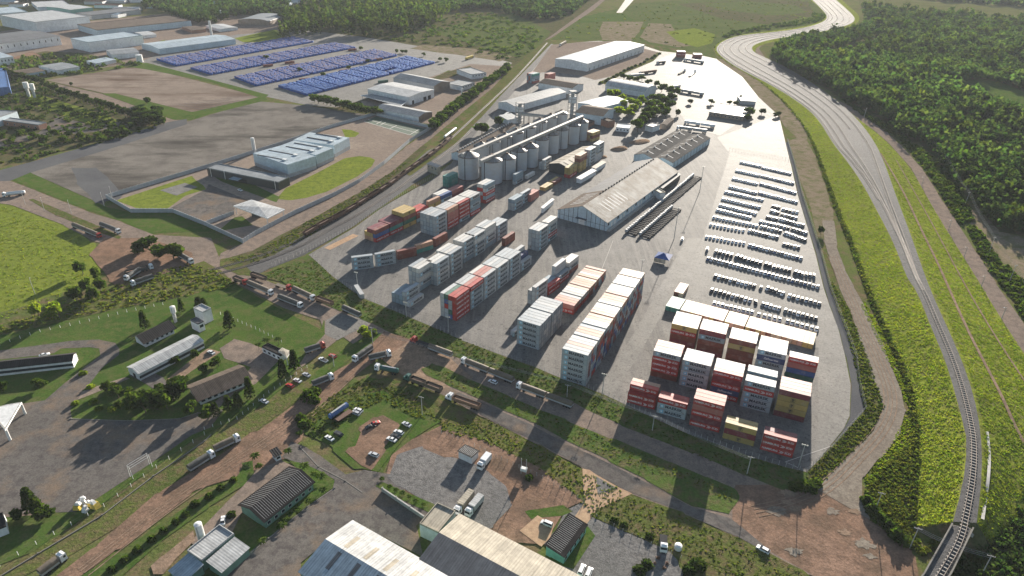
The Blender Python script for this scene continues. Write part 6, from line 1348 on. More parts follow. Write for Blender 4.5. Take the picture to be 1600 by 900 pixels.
for p,an,bi,i,j,ds in stk[300:]:
    T_=TR(p)@Matrix.Rotation(an,4,'Z'); k=len(V); h=random.choice([2.5,2.5,2.1]); b=random.choice([(.03,.10,.36),(.04,.13,.42),(.025,.085,.32)]); t=random.choice([(.13,.16,.32),(.08,.14,.36),(.20,.17,.24),(.22,.20,.28)]) if bi<3 else random.choice([(.04,.12,.38),(.08,.18,.42),(.13,.2,.4)])
    for z,s in ((0,1.12),(h,1.12),(h,.95),(h+.2,.85)):
        for x,y in ((-s,-s),(s,-s),(s,s),(-s,s)): V.append(tuple(T_@Vector((x,y,z))))
    for q in range(4): q2=(q+1)%4; F+= [(k+q,k+q2,k+4+q2,k+4+q),(k+4+q,k+4+q2,k+8+q2,k+8+q),(k+8+q,k+8+q2,k+12+q2,k+12+q)]; Cc+=[b,b,t]
    F.append((k+12,k+13,k+14,k+15)); Cc.append(t)
tag(obj('distant_crate_stacks',np_mesh('crates',V,F,PM,Cc)),'hundreds more blue crate stacks in long bands on the far storage yard','crate stacks',None,'stuff')
for k,(p,a_) in enumerate([((412,105),.3),((446,100),.3),((453,104),.3),((468,127),.3),((531,113),.3),((545,80),.3),((585,95),.3)]):
    stack_R(p,R_(35),1,1,lambda i,l:'brown','',''); d=ALLC.pop(); o=obj('shipping_container',cont_mesh('brown'),None,d['p'],d['a']); tag(o,'brown container standing between the blue crate bands, %s from the left'%nth(k+1),'container','brown containers between the crate bands')
stack_R((592,130),R_(35),1,1,lambda i,l:'green','',''); d=ALLC.pop(); tag(obj('shipping_container',cont_mesh('green'),None,d['p'],d['a']),'dark green container beside the nearest blue crate band','container')
# ------------------------------------------------------------------ vegetation
def clump_points(kind,n,rad,h,seed):
    g=np.random.default_rng(seed)
    if kind=='broad':
        nl=7; C_=np.stack([g.uniform(-.55,.55,nl)*rad,g.uniform(-.55,.55,nl)*rad,h*g.uniform(.45,.82,nl)],1); R=rad*g.uniform(.38,.6,nl)
        i=g.integers(0,nl,n); d=g.normal(size=(n,3)); d/=np.linalg.norm(d,axis=1)[:,None]; r=g.uniform(.6,1.05,n)[:,None]; P=C_[i]+d*r*R[i][:,None]*np.array([1,1,.8]); P[:,2]=np.clip(P[:,2],h*.18,h); return P,.6+.5*g.random(n)
    if kind=='conifer':
        t=g.random(n)**.8; z=h*(.12+.88*t); rr=rad*(1-t)**.8*g.uniform(.5,1,n)+.12; a=g.uniform(0,6.283,n); return np.stack([rr*np.cos(a),rr*np.sin(a),z],1),.6+.5*g.random(n)
    if kind=='tall':
        nl=9; C_=np.stack([g.uniform(-.5,.5,nl)*rad,g.uniform(-.5,.5,nl)*rad,h*g.uniform(.45,.93,nl)],1); R=rad*g.uniform(.3,.5,nl)
        i=g.integers(0,nl,n); d=g.normal(size=(n,3)); d/=np.linalg.norm(d,axis=1)[:,None]; P=C_[i]+d*g.uniform(.4,1,n)[:,None]*R[i][:,None]; return P,.6+.5*g.random(n)
    if kind=='bush':
        d=g.normal(size=(n,3)); d/=np.linalg.norm(d,axis=1)[:,None]; d[:,2]=np.abs(d[:,2]); P=d*g.uniform(.6,1,n)[:,None]*np.array([rad,rad,h]); return P,.6+.5*g.random(n)
def quads(P,size,seed,up=.3):
    g=np.random.default_rng(seed); n=len(P); a=g.normal(size=(n,3)); a/=np.linalg.norm(a,axis=1)[:,None]; b=g.normal(size=(n,3)); b-=a*(a*b).sum(1)[:,None]; b/=np.linalg.norm(b,axis=1)[:,None]
    s=(size*g.uniform(.6,1.3,n))[:,None] if np.isscalar(size) else (size*g.uniform(.6,1.3,n))[:,None]
    c=g.uniform(.5,1,(n,1)); k=g.uniform(-.35,.35,(n,3))*s
    V=np.stack([P-a*s-b*s*c*.5,P+a*s*.7-b*s*c,P+a*s+b*s*c*.6+k,P-a*s*.6+b*s*c],1).reshape(-1,3); F=np.arange(n*4).reshape(-1,4); return V,F
def crown_mesh(kind,rad,h,n,size,seed,mat):
    P,br=clump_points(kind,n,rad,h,seed); V,F=quads(P,size,seed+1); g=np.random.default_rng(seed+2); hue=g.uniform(.85,1.15,n); c=np.stack([br*hue,br,br*.9],1); return np_mesh('crown',V,F,mat,c)
PROT={}
def proto(kind,var,leaf):
    k=(kind,var,leaf)
    if k in PROT: return PROT[k]
    mat={'m':LEAF,'l':LEAFY,'d':LEAFD,'f':LEAFF}[leaf]; s=hash(kind)%97+var*13+5; s=sum(map(ord,kind))+var*13
    spec={'broad':(1.0,2.0,520,.17),'conifer':(.42,2.0,420,.11),'tall':(.62,2.0,320,.13),'bush':(1.0,1.2,190,.22)}[kind]
    cm=crown_mesh(kind,spec[0],spec[1],spec[2],spec[3],s,mat); mb=MB(); hh={'broad':1.3,'conifer':1.9,'tall':1.7,'bush':.7}[kind]
    mb.tube((0,0,0),(.02,.01,hh*.5),.075,.05,n=6).tube((.02,.01,hh*.5),(0,0,hh),.05,.015,n=5)
    if kind in('broad','tall'):
        for i in range(4):
            a=i*1.6+var; mb.tube((.02,.01,hh*(.35+.1*i)),(.5*math.cos(a)*spec[0],.5*math.sin(a)*spec[0],hh*(.6+.13*i)),.035,.012,n=4)
    PROT[k]=(cm,mb.mesh('trunk',M['bark'])); return PROT[k]
def tree(px,py,rad,h,kind,leaf,label,group=None,cat='tree',z=0):
    cm,tm=proto(kind,random.randrange(4),leaf); g=G(px,py,z); root=empty('palm_tree' if kind=='palm' else ('bush' if kind=='bush' else 'conifer' if kind=='conifer' else 'tree'),tuple(g),random.uniform(0,6.28),label,cat,group)
    w={'broad':1.0,'conifer':.42,'tall':.62,'bush':1.0}[kind]; sc=(rad/w,rad/w,h/(1.2 if kind=='bush' else 2.0)); a=obj('crown',cm,root); a.scale=sc; b=obj('trunk',tm,root); b.scale=(min(sc[:2])*.9,min(sc[:2])*.9,sc[2]); return root
pf=[]
mb=MB()
for i in range(13):
    a=i*2.4; el=.5-.08*(i%4); p=[Vector((0,0,0))]; d=Vector((math.cos(a)*math.cos(el),math.sin(a)*math.cos(el),math.sin(el)))
    for k in range(5): p.append(p[-1]+d*.32); d=(d-Vector((0,0,.28))).normalized()
    s=Vector((-math.sin(a),math.cos(a),0))
    for k in range(5):
        w0,w1=[.05,.2,.24,.2,.12,.02][k],[.05,.2,.24,.2,.12,.02][k+1]; mb.face([p[k]-s*w0-Vector((0,0,w0*.5)),p[k+1]-s*w1-Vector((0,0,w1*.5)),p[k+1],p[k]],0,(1,1,1)); mb.face([p[k],p[k+1],p[k+1]+s*w1-Vector((0,0,w1*.5)),p[k]+s*w0-Vector((0,0,w0*.5))],0,(.85,.9,.8))
PALMC=mb.mesh('crown',LEAF); PALMT=MB().tube((0,0,0),(.04,.02,.55),.1,.07,n=6).tube((.04,.02,.55),(0,0,1),.07,.06,n=6).mesh('trunk',M['bark'])
def palm(px,py,rad,h,label,group=None):
    g=G(px,py); root=empty('palm_tree',tuple(g),random.uniform(0,6),label,'palm',group); c=obj('crown',PALMC,root,(0,0,h)); c.scale=(rad/1.4,)*3; t=obj('trunk',PALMT,root); t.scale=(h*.35 if h<3 else 1.3,h*.35 if h<3 else 1.3,h)
def grove(lst,kind,leaf,desc,place,group,rad,h,cat='tree'):
    lst=sorted(lst)
    for i,p in enumerate(lst):
        r=(p[2] if len(p)>2 else rad)*random.uniform(.88,1.12); hh=(p[3] if len(p)>3 else h)*random.uniform(.9,1.1)
        lb_='%s %s, %s'%(desc,place,('%s from the left'%nth(i+1)) if len(lst)>1 else 'standing alone')
        if kind=='palm': palm(p[0],p[1],r,hh,lb_,group)
        else: tree(p[0],p[1],r,hh,kind,leaf,lb_,group,cat)
def along(pts,n,j=0):
    q=resample([Vector((x,y,0)) for x,y in pts],n); return [(float(a[0])+random.uniform(-j,j),float(a[1])+random.uniform(-j,j)*.5) for a in q]
grove([(94,497,5,9.5),(62,495,3.4,7)],'broad','l','round tree','at the edge of the green field','trees at the green field',5,9)
grove([(130,428),(150,440),(137,455),(158,455),(120,470),(148,470)],'broad','m','leafy green tree','beside the green field near the red clearing','trees by the clearing',3.6,8)
grove([(218,396,6),(232,390,7),(250,402,7),(272,406,6)],'broad','m','wide spreading tree','over the truck clearing','trees over the truck clearing',7,8.5)
grove([(228,514,2,10),(285,487,1.6,8),(312,480,2,6),(320,482,1.7,6),(360,513,2.6,9.5),(392,622,2,10),(373,636,1.8,7),(358,641,1.6,7),(338,649,1.6,7),(461,577,2,10),(443,590,2,10),(272,626,2.4,9),(258,629,2.2,7)],'conifer','d','dark pointed conifer','on the office campus','conifers of the office campus',2,8)
grove([(342,572,3.6),(318,583,2.8),(282,602,4),(275,568,2.5),(218,626,4.2),(200,618,3),(62,606,3),(3,612,2.5),(247,615,3),(232,632,3.2),(306,560,2),(190,640,2.4),(383,597,2),(210,640,4,8),(228,645,4.5,9),(246,640,4,9),(262,640,3.6,8),(280,622,4,8),(186,622,3.4,6),(172,612,3,5),(300,648,3,6),(325,655,3,6)],'broad','m','rounded garden tree','on the office campus','garden trees of the office campus',3,4.5)
grove([(118,632),(146,630),(175,641),(142,606),(155,640),(105,560),(130,585)],'bush','l','low garden shrub','beside the car park drive','garden shrubs',1.8,1.8,'shrub')
grove([(418,541,2,4),(436,539,2,4),(405,547,1.8,3.5)],'palm','m','palm','beside the gatehouse','palms at the gatehouse',2,4)
grove([(68,810,3.4,5),(25,814,2.4,4),(60,800,2.6,6),(78,806,2.6,4)],'broad','m','garden tree','beside the playground structures','trees by the playground',3,5); grove([(52,797,2.2,10)],'conifer','d','tall dark conifer','beside the playground structures',None,2.2,10)
grove([(x,y) for x,y in [(365,752),(345,764),(327,778),(305,790),(275,818),(256,832),(238,845),(215,862),(195,877),(175,892),(290,806)]],'bush','m','clipped bush','in the hedge row beside the red road','bushes along the red road',1.6,2.2,'shrub')
grove([(362,806,1.6,2)],'bush','d','dark purple bush','beside the white parked car',None,1.6,2,'shrub')
grove([(450,708),(487,683),(476,731),(492,745),(502,748),(505,769),(484,786),(465,800),(445,814),(441,824),(410,849),(405,732),(399,716),(468,680)],'palm','m','small palm','around the striped roof house','small palms around the striped roof',1.9,1.6)
grove([(609,762),(619,767),(629,772),(640,778),(650,784),(662,790),(597,750)],'palm','l','tiny palm','in the planting strip above the wall','tiny palms in the planting strip',1.2,.9)
grove([(483,622,3.6,4),(492,628,3,3),(476,665,3,3),(470,655,2.4,2.6),(493,615,2.6,3)],'bush','m','big bush','beside the red dirt road','bushes at the red road',3,3,'shrub')
grove([(566,522,3,4.5),(574,528,2.4,4),(584,524,2,3.5)],'broad','l','thin open tree','at the road junction pole','thin trees at the junction',2.6,4)
grove(along([(12,120),(62,133),(96,150),(140,163),(192,181),(206,186)],38,1.2),'tall','d','brownish green tree','in the long row by the dirt lot','long tree row by the dirt lot',4.2,9.5)
grove([(212+random.uniform(0,44),180+random.uniform(-2,18)) for _ in range(22)],'broad','d','dense dark tree','in the clump at the asphalt lot corner','clump at the asphalt lot corner',5,9)
grove([(125,218),(153,217),(170,211),(192,209),(208,202),(147,186),(5,216),(34,213),(54,217),(85,215),(48,174),(27,163),(59,167),(100,222),(70,222),(20,225),(140,222),(182,214),(112,214),(30,178),(160,222),(176,204),(199,213)],'broad','m','scattered tree','in the garden of the blue-roofed factory','trees of the blue-roofed factory garden',4,6.5)
grove([(229,162,4.5,6),(113,134,2.6,4)],'broad','d','single dark tree','at the dirt lot border','trees at the dirt lot',4,6)
grove(along([(676,203),(700,183),(740,150),(770,128),(795,110)],34,1),'broad','m','clipped round tree','in the hedge along the railway road','tree hedge along the railway road',6.2,9)
grove(along([(492,160),(520,166),(555,174),(588,181)],16,1),'broad','m','dense hedge tree','between the asphalt lot and the white warehouse','tree hedge by the white warehouse',6.5,8.5)
grove([(753,210,7,11),(779,198,4.5,9),(768,215,3,5)],'broad','d','big round dark tree','left of the silos','big trees left of the silos',6,10)
grove([(564,78),(545,109),(619,83),(629,83),(635,84),(662,88),(688,95),(697,97),(416,93),(468,113),(505,120),(575,98)],'broad','m','small round tree','on the crate storage yard','small trees on the crate yard',3.2,5.5)
grove([(1282,366,2.8,6.5)],'broad','d','single dark tree','beside the perimeter dirt road',None,3,6)
grove([(954,153),(962,150),(970,159),(984,164),(995,169),(967,179),(981,183),(990,178),(975,170),(957,163),(1002,162)],'broad','l','bright green tree','behind the silos near the barrel-roofed hall','bright trees behind the silos',6,9)
grove([(1016,173),(1031,176),(1040,183),(1026,182),(1015,188),(1006,191),(996,206,6.5,12),(1020,159),(1031,161),(1054,149),(1045,147),(1034,143),(1040,165),(1010,180),(1050,158),(1002,196),(1024,168),(1046,172)],'broad','m','dark rounded tree','in the cluster behind the silos','dark tree cluster behind the silos',6,10)
grove([(995,129),(984,126),(1013,133),(1024,135),(1003,126),(975,124)],'broad','m','mid green tree','above the barrel-roofed hall','trees above the barrel-roofed hall',5,7)
grove([(1171,182,6,9),(1167,189,4,7),(1111,163,4,5),(1140,163,3.5,4),(1148,164,3.5,4),(1190,178,3.5,6),(1211,183,3,4),(1156,157,3,7),(1079,162,3,5),(1057,181,4,7),(1217,181,2.4,4)],'broad','d','dark tree','around the gate office of the pale yard','trees around the gate office',4,6)
grove(along([(940,130),(975,112),(1005,98),(1030,84)],16,1.5),'bush','m','small bush','in the planted strip of the upper yard','bushes of the planted strip',2.6,2.6,'shrub')
grove([(1362,800,3,3.5),(1372,812,3.2,3.5),(1353,785,2.4,3),(1385,822,3,3.4),(1398,838,3.4,3.6),(1412,848,3,3)],'bush','m','bright green bush','at the foot of the embankment','bushes at the embankment foot',3,3,'shrub')
grove([(1252,762,3.4,3.2),(1266,764,3,2.8),(1240,762,2.4,2.4),(1275,757,2.6,2.4)],'bush','m','dark green bush','below the yard fence corner','bushes below the fence corner',3,3,'shrub')
grove([(827,748,1.8,1.6)],'bush','d','reddish dark bush','beside the small electric box',None,1.8,1.6,'shrub')
grove([(1000,893,2.6,2.4),(1010,884,2.2,2.2),(960,815,1.8,1.6),(975,822,1.6,1.4),(1015,840,1.6,1.5),(1090,885,3,2.6),(1075,893,2.6,2.2)],'bush','d','dark ragged bush','at the gravel yard edge','ragged bushes at the gravel yard',2,2,'shrub')
# ---- masses nobody could count
def mass(name,P,rad,h,nq,size,mat,label,kind='tall',z=None,cat='woodland',bright=(.75,1.15)):
    "merge many crowns: P (n,2) positions, rad,h arrays"
    n=len(P); B=[clump_points(kind,nq,1.0,1.0,500+i) for i in range(6)]; allV=[];allC=[]
    for v in range(6):
        idx=np.arange(v,n,6)
        if not len(idx): continue
        pts,br=B[v]; a=rng.uniform(0,6.283,len(idx)); ca,sa=np.cos(a)[:,None],np.sin(a)[:,None]
        r=rad[idx][:,None]; X_=(pts[None,:,0]*ca-pts[None,:,1]*sa)*r+P[idx,0][:,None]; Y_=(pts[None,:,0]*sa+pts[None,:,1]*ca)*r+P[idx,1][:,None]; Z_=pts[None,:,2]*h[idx][:,None]+(z[idx][:,None] if z is not None else 0)
        Q=np.stack([X_,Y_,Z_],2).reshape(-1,3); sz=np.repeat(size[idx] if hasattr(size,'__len__') else np.full(len(idx),size),nq); V,F=quads(Q,sz,900+v); allV.append(V)
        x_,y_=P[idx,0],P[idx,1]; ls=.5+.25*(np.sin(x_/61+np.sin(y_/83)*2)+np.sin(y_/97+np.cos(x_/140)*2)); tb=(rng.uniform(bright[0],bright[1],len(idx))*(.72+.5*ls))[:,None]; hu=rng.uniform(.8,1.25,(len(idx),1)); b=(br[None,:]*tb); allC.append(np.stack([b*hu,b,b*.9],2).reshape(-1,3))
    V=np.vstack(allV); F=np.arange(len(V)).reshape(-1,4); me=np_mesh(name,V,F,mat,np.vstack(allC)); return tag(obj(name,me),label,cat,None,'stuff')
def arr(v,n,j=.25): return v*rng.uniform(1-j,1+j,n)
FOR=[(1205,88),(1222,66),(1262,56),(1310,50),(1348,40),(1352,24),(1345,9),(1450,19),(1560,28),(1720,36),(1720,460),(1620,372),(1562,362),(1525,327),(1497,290),(1464,250),(1440,222),(1412,222),(1395,200),(1350,172),(1300,144),(1250,118),(1215,98)]
sheet('woodland_floor',FOR,'scrub_ground',1,2)
def thin(P,dens0,d0): 
    d=np.hypot(P[:,0],P[:,1]); return P[rng.random(len(P))<np.minimum(1,(d0/d)**1.3)]
P=scatter(FOR,26000); P=thin(P,1,420)
clear1=GP([(1475,132),(1530,124),(1560,130),(1625,152),(1640,186),(1590,190),(1545,165)]); clear2=GP([(1478,192),(1512,184),(1545,202),(1582,206),(1575,214),(1530,211)])
P=P[~pip(P[:,0],P[:,1],clear1)&~pip(P[:,0],P[:,1],clear2)]
d=np.hypot(P[:,0],P[:,1]); k=np.clip(d/520,1,2.2); print('forest',len(P))
gp=np.sin(P[:,0]/47+2*np.sin(P[:,1]/71))+np.sin(P[:,1]/39+1.7*np.sin(P[:,0]/59)); P=P[(gp>-1.25)|(rng.random(len(P))<.25)]; d=np.hypot(P[:,0],P[:,1]); k=np.clip(d/520,1,2.2)
far=G(1400,150).length; near_=d<far*1.1
sc_=np.where(d>G(1400,110).length,.62,1.0)
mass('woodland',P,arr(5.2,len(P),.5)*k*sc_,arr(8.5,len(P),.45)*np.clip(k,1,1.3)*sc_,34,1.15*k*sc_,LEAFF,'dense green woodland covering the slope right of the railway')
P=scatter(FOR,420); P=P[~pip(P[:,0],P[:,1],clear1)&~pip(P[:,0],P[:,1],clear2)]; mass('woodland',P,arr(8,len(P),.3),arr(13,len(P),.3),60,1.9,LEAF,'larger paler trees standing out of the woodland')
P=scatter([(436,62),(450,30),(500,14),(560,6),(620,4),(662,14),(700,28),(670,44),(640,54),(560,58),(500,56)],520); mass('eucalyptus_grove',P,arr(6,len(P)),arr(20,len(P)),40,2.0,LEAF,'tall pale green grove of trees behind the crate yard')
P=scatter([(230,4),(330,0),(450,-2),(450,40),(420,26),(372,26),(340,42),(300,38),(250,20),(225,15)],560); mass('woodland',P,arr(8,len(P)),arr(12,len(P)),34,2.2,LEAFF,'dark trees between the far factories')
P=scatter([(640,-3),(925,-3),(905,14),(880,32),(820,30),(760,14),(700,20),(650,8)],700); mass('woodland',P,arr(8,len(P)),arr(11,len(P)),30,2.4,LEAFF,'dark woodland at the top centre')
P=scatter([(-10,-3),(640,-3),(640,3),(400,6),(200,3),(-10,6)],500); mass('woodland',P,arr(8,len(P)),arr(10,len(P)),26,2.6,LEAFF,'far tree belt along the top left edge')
P=scatter([(560,58),(700,22),(770,20),(860,52),(842,70),(800,100),(760,88),(690,72)],420); mass('thicket',P,arr(4.0,len(P),.5),arr(2.2,len(P),.5),24,1.1,LEAF,'green thicket on the far waste ground','bush',cat='thicket')
P=scatter([(905,30),(1000,6),(1265,0),(1280,30),(1130,58),(1110,74),(1060,74),(1005,66),(940,60),(865,66)],260); mass('thicket',P,arr(2.6,len(P),.6),arr(1.2,len(P),.5),16,.9,LEAFC,'sparse bushes on the far open fields','bush',cat='thicket')
P=scatter([(-10,120),(60,130),(160,160),(262,195),(175,220),(60,250),(-10,262)],500); P=P; mass('thicket',P,arr(2.4,len(P),.5),arr(1.8,len(P),.5),20,.9,LEAF,'rows of low shrubs in the factory garden at left','bush',cat='thicket')
P=scatter([(60,84),(165,92),(230,98),(215,103),(120,118),(60,125),(0,128),(0,100)],160); mass('thicket',P,arr(4,len(P),.5),arr(3.5,len(P),.5),24,1.3,LEAF,'bushes around the far factory sheds','bush',cat='thicket')
P=scatter([(1310,152),(1400,205),(1445,240),(1470,262),(1500,300),(1520,345),(1500,350),(1470,300),(1445,262),(1410,222),(1345,178)],700); mass('thicket',P,arr(2.2,len(P),.5),arr(2.0,len(P),.5),18,.9,LEAF,'scrub between the dirt road and the woodland','bush',cat='thicket')
P=scatter([(1510,350),(1530,395),(1560,440),(1600,500),(1700,620),(1750,600),(1640,480),(1560,405),(1530,360)],600); mass('thicket',P,arr(1.8,len(P),.5),arr(1.4,len(P),.5),18,.8,LEAF,'bright scrub right of the side road','bush',cat='thicket')
P=scatter([(0,320),(100,360),(140,400),(165,440),(120,480),(0,500),(-60,500),(-60,320)],1300); mass('tall_grass',P,arr(.9,len(P),.6),arr(.22,len(P),.5),8,.27,LEAFY,'tall tufted grass of the green field at left','bush',cat='grass')
P=scatter([(205,436),(300,412),(340,425),(372,446),(300,462),(200,480),(100,498),(0,525),(0,510),(100,480)],700); mass('tall_grass',P,arr(.9,len(P),.6),arr(.6,len(P),.5),9,.5,LEAFC,'tufted growth on the verge by the trucks','bush',cat='grass')
# verges and embankment cover
def cover(name,polys,n,rad,h,mat,label,nq=8,size=.4): 
    P=np.vstack([scatter(p,int(n*f)) for p,f in polys]); return mass(name,P,arr(rad,len(P),.5),arr(h,len(P),.5),nq,size,mat,label,'bush',cat='grass')
cover('verge_growth',[([(690,655),(760,655),(841,697),(909,735),(988,776),(1071,808),(1147,842),(1260,898),(1180,920),(1080,875),(1040,860),(925,808),(912,790),(840,732),(760,692),(690,674)],.5),([(475,655),(520,618),(570,592),(640,612),(690,660),(640,650),(600,625),(550,650),(500,690)],.3),([(667,570),(800,622),(958,690),(1147,768),(1147,785),(950,715),(780,636),(680,590)],.2)],2600,.5,.28,LEAFC,'weedy tufts on the verges of the lower roads')
cover('verge_growth',[([(490,405),(520,434),(565,467),(650,502),(797,562),(867,589),(979,634),(1068,677),(1177,717),(1262,740),(1270,762),(1162,743),(969,664),(892,627),(800,592),(707,557),(610,517),(500,470),(440,440),(400,430)],1)],1500,.5,.28,LEAFC,'weedy tufts between the yard fence and the road')
cover('verge_growth',[([(1262,741),(1352,641),(1342,600),(1324,522),(1297,450),(1300,440),(1327,482),(1357,562),(1382,635),(1366,672),(1280,760)],.6),([(345,408),(400,396),(480,346),(560,302),(640,250),(600,290),(490,366),(400,410)],.4)],1800,.5,.35,LEAFC,'scrubby cover beside the perimeter road and rail line')
def slope_cover(name,A,B,n,mat,label,t0=0,t1=1,i0=0,i1=NS,rad=.8,h=.17,nq=8,size=.21):
    dd=np.linalg.norm(B[:,:2]-A[:,:2],axis=1)*np.concatenate([[0],np.linalg.norm(np.diff(A[:,:2],axis=0),axis=1)])*(350/np.hypot(A[:,0],A[:,1]))**2; dd[:i0]=0;dd[i1:]=0; w_=dd/dd.sum(); i=rng.choice(len(A),n,p=w_); f=rng.random(n); j=np.clip(i-1,0,None); t=rng.uniform(t0,t1,n)
    a=A[i]*(1-f[:,None])+A[j]*f[:,None]; b=B[i]*(1-f[:,None])+B[j]*f[:,None]; P=a*(1-t[:,None])+b*t[:,None]; return mass(name,P[:,:2],arr(rad,n,.5),arr(h,n,.5),nq,size,mat,label,'bush',z=P[:,2],cat='ground cover',bright=(.85,1.15))
slope_cover('slope_cover',l1z,lb,7500,LEAFY,'yellow green ground cover on the left embankment slope',.02,.97)
slope_cover('slope_cover',rb,r1z,9000,LEAFY,'yellow green ground cover on the right embankment slope',.04,.97)
slope_cover('ditch_scrub',l1z,lb,1500,LEAFC,'darker bushes along the ditch at the embankment foot',-.03,.04,rad=1.2,h=1.1,size=.6)
P=scatter([(1353,770),(1380,735),(1412,700),(1430,690),(1420,640),(1434,700),(1428,740),(1412,792),(1440,862),(1490,818),(1470,850),(1440,870),(1395,838),(1360,810)],1500); mass('ditch_scrub',P,arr(1.0,len(P),.5),arr(.7,len(P),.5),11,.45,LEAFC,'dense green scrub around the lower end of the embankment','bush',cat='ground cover')
P=scatter([(1395,690),(1420,640),(1400,590),(1370,530),(1345,480),(1350,470),(1385,530),(1410,580),(1432,650),(1420,700),(1360,770),(1350,750)],1100); mass('ditch_scrub',P,arr(.6,len(P),.5),arr(.25,len(P),.5),8,.32,LEAFY,'thin scrub between the perimeter road and the ditch','bush',cat='ground cover')

EB=[(1541,822),(1600,770),(1760,760),(1760,960),(1480,960),(1492,898),(1523,830)]
sheet('scrub_bank',EB,'scrub_ground',2,1)
P=scatter(EB,2200); mass('ditch_scrub',P,arr(1.6,len(P),.5),arr(1.5,len(P),.5),14,.6,LEAFF,'dark green scrub in the hollow right of the bridge','bush',cat='ground cover')

P=scatter([(1380,-14),(1450,1),(1560,9),(1720,19),(1720,-24),(1380,-24)],900); mass('woodland',P,arr(9,len(P),.5),arr(10,len(P),.4),26,3.2,LEAFF,'distant woodland beyond the pale strip at the top right')
sheet('bare_soil',[(905,28),(935,20),(980,22),(990,32),(940,34),(900,36)],'lawn',4,3)
sheet('field',[(1040,50),(1085,44),(1118,54),(1112,68),(1090,74),(1062,66)],'lawn_bright',4,1.5)
sheet('field',[(1095,6),(1170,2),(1240,8),(1262,20),(1200,24),(1130,16)],'verge_green',5,4)
P=scatter([(1130,60),(1200,46),(1281,34),(1292,24),(1270,20),(1262,30),(1200,40),(1130,52)],160); mass('thicket',P,arr(3.5,len(P),.3),arr(3,len(P),.3),20,1.3,LEAF,'dark hedge band along the far railway bend','bush',cat='hedge')
# ------------------------------------------------------------------ street furniture, fences, lines
def pole(base,h,label,kind='lamp',group=None,ang=0.0,r=.11):
    g=G(*base) if not isinstance(base,Vector) else base; root=empty('utility_pole' if kind in('cross','pylon') else 'light_mast' if kind=='flood' else 'street_lamp',tuple(g),ang,label,'pole' if kind!='lamp' else 'street lamp',group)
    MB().tube((0,0,0),(0,0,h),r*1.5,r,n=8).build('pole',M['pole'],root)
    if kind=='lamp': MB().tube((0,0,h-.1),(1.6,0,h+.3),.06,n=5).build('arm',M['pole'],root); MB().box(1.4,2.2,-.16,.16,h+.22,h+.36).build('lamp_head',M['galv'],root)
    elif kind=='flood':
        MB().box(-1.0,1.0,-.06,.06,h-.1,h).build('crossbar',M['galv'],root)
        for x in (-.9,0,.9): MB().box(x-.28,x+.28,-.35,-.05,h-.1,h+.4).build('floodlight',M['lamp_glass'],root)
    else:
        MB().box(-1.2,1.2,-.08,.08,h-.5,h-.32).build('crossarm',M['concrete'],root)
        for x in (-1.1,-.4,.4,1.1): MB().tube((x,0,h-.32),(x,0,h-.05),.06,n=5).build('insulator',M['white_metal'],root)
    return root
P_=[((1247.5,729),11,'flood','floodlight mast at the lower right corner of the yard'),((1167,741),9,'cross','concrete utility pole with crossarm below the yellow containers'),((885.7,621),7,'cross','utility pole behind the long tarped truck'),((941,616),11,'flood','light mast at the end of the pale yard lane'),((1019,673),8,'cross','utility pole beside the leftmost red front block'),((659.8,649),10,'cross','white utility pole standing in the meadow shadow'),((582.5,538),10,'cross','thick white pole at the road junction'),((522,573),7,'cross','white pole on the verge beside the pickup'),((558.7,448),9,'flood','floodlight mast beside the skewed grey stacks'),((635,496),9,'flood','floodlight mast in front of the low grey stack'),((700.7,519),9,'flood','floodlight mast in front of the tall red tower'),((782,372),10,'flood','light mast among the middle rows'),((1053,374),22,'flood','tall mast in the open yard beside the van, near one'),((1093,300),20,'flood','tall mast in the open yard, far one'),((1000,440),14,'flood','mast beside the far end of the long row'),
((1506,402),7,'lamp','lamp on the right side road, upper one'),((1533,448),7,'lamp','lamp on the right side road, second one'),((1482,359),7,'lamp','lamp on the right side road, third one up'),((1565,498),7,'lamp','lamp on the right side road, lowest one'),((1440,290),7,'lamp','lamp on the right side road before the bend'),((1350,182),7,'lamp','lamp on the far side road near the scrub'),
((1421,857),10,'cross','utility pole at the foot of the bridge embankment'),((1534,897),9,'cross','utility pole right of the bridge'),((1367,798),9,'cross','utility pole half hidden in bright bushes'),((225,860),0,'','')]
for b,h,k,lb_ in P_:
    if h: pole(b,h,lb_,k,{'flood':'floodlight masts of the container yard','lamp':'lamps of the right side road','cross':'utility poles'}[k],R_(-20) if k!='lamp' else R_(200),.16 if h>15 else .13)
for k,b in enumerate([(55,460),(163,322),(176,312),(70,330),(112,334),(40,320)]): pole(b,9,'road lamp by the divider near the factory wall, %s from the left'%nth(sorted([40,55,70,112,163,176]).index(b[0])+1),'lamp','lamps near the factory wall',R_(120))
for k,b in enumerate([(1217,60),(1232,80),(1245,108),(1270,118),(1292,130),(1325,140),(1350,185),(1400,196)]): pole(b,11,'power pole at the woodland edge, %s from the left'%nth(k+1),'cross','power poles at the woodland edge',R_(40))
pl=[pole(b,11,'power pole on the open ground right of the side road, %s from the top'%nth(k+1),'cross','power poles right of the side road',R_(20)) for k,b in enumerate([(1430,205),(1472,262),(1507,322),(1545,395),(1577,440),(1625,520)])]
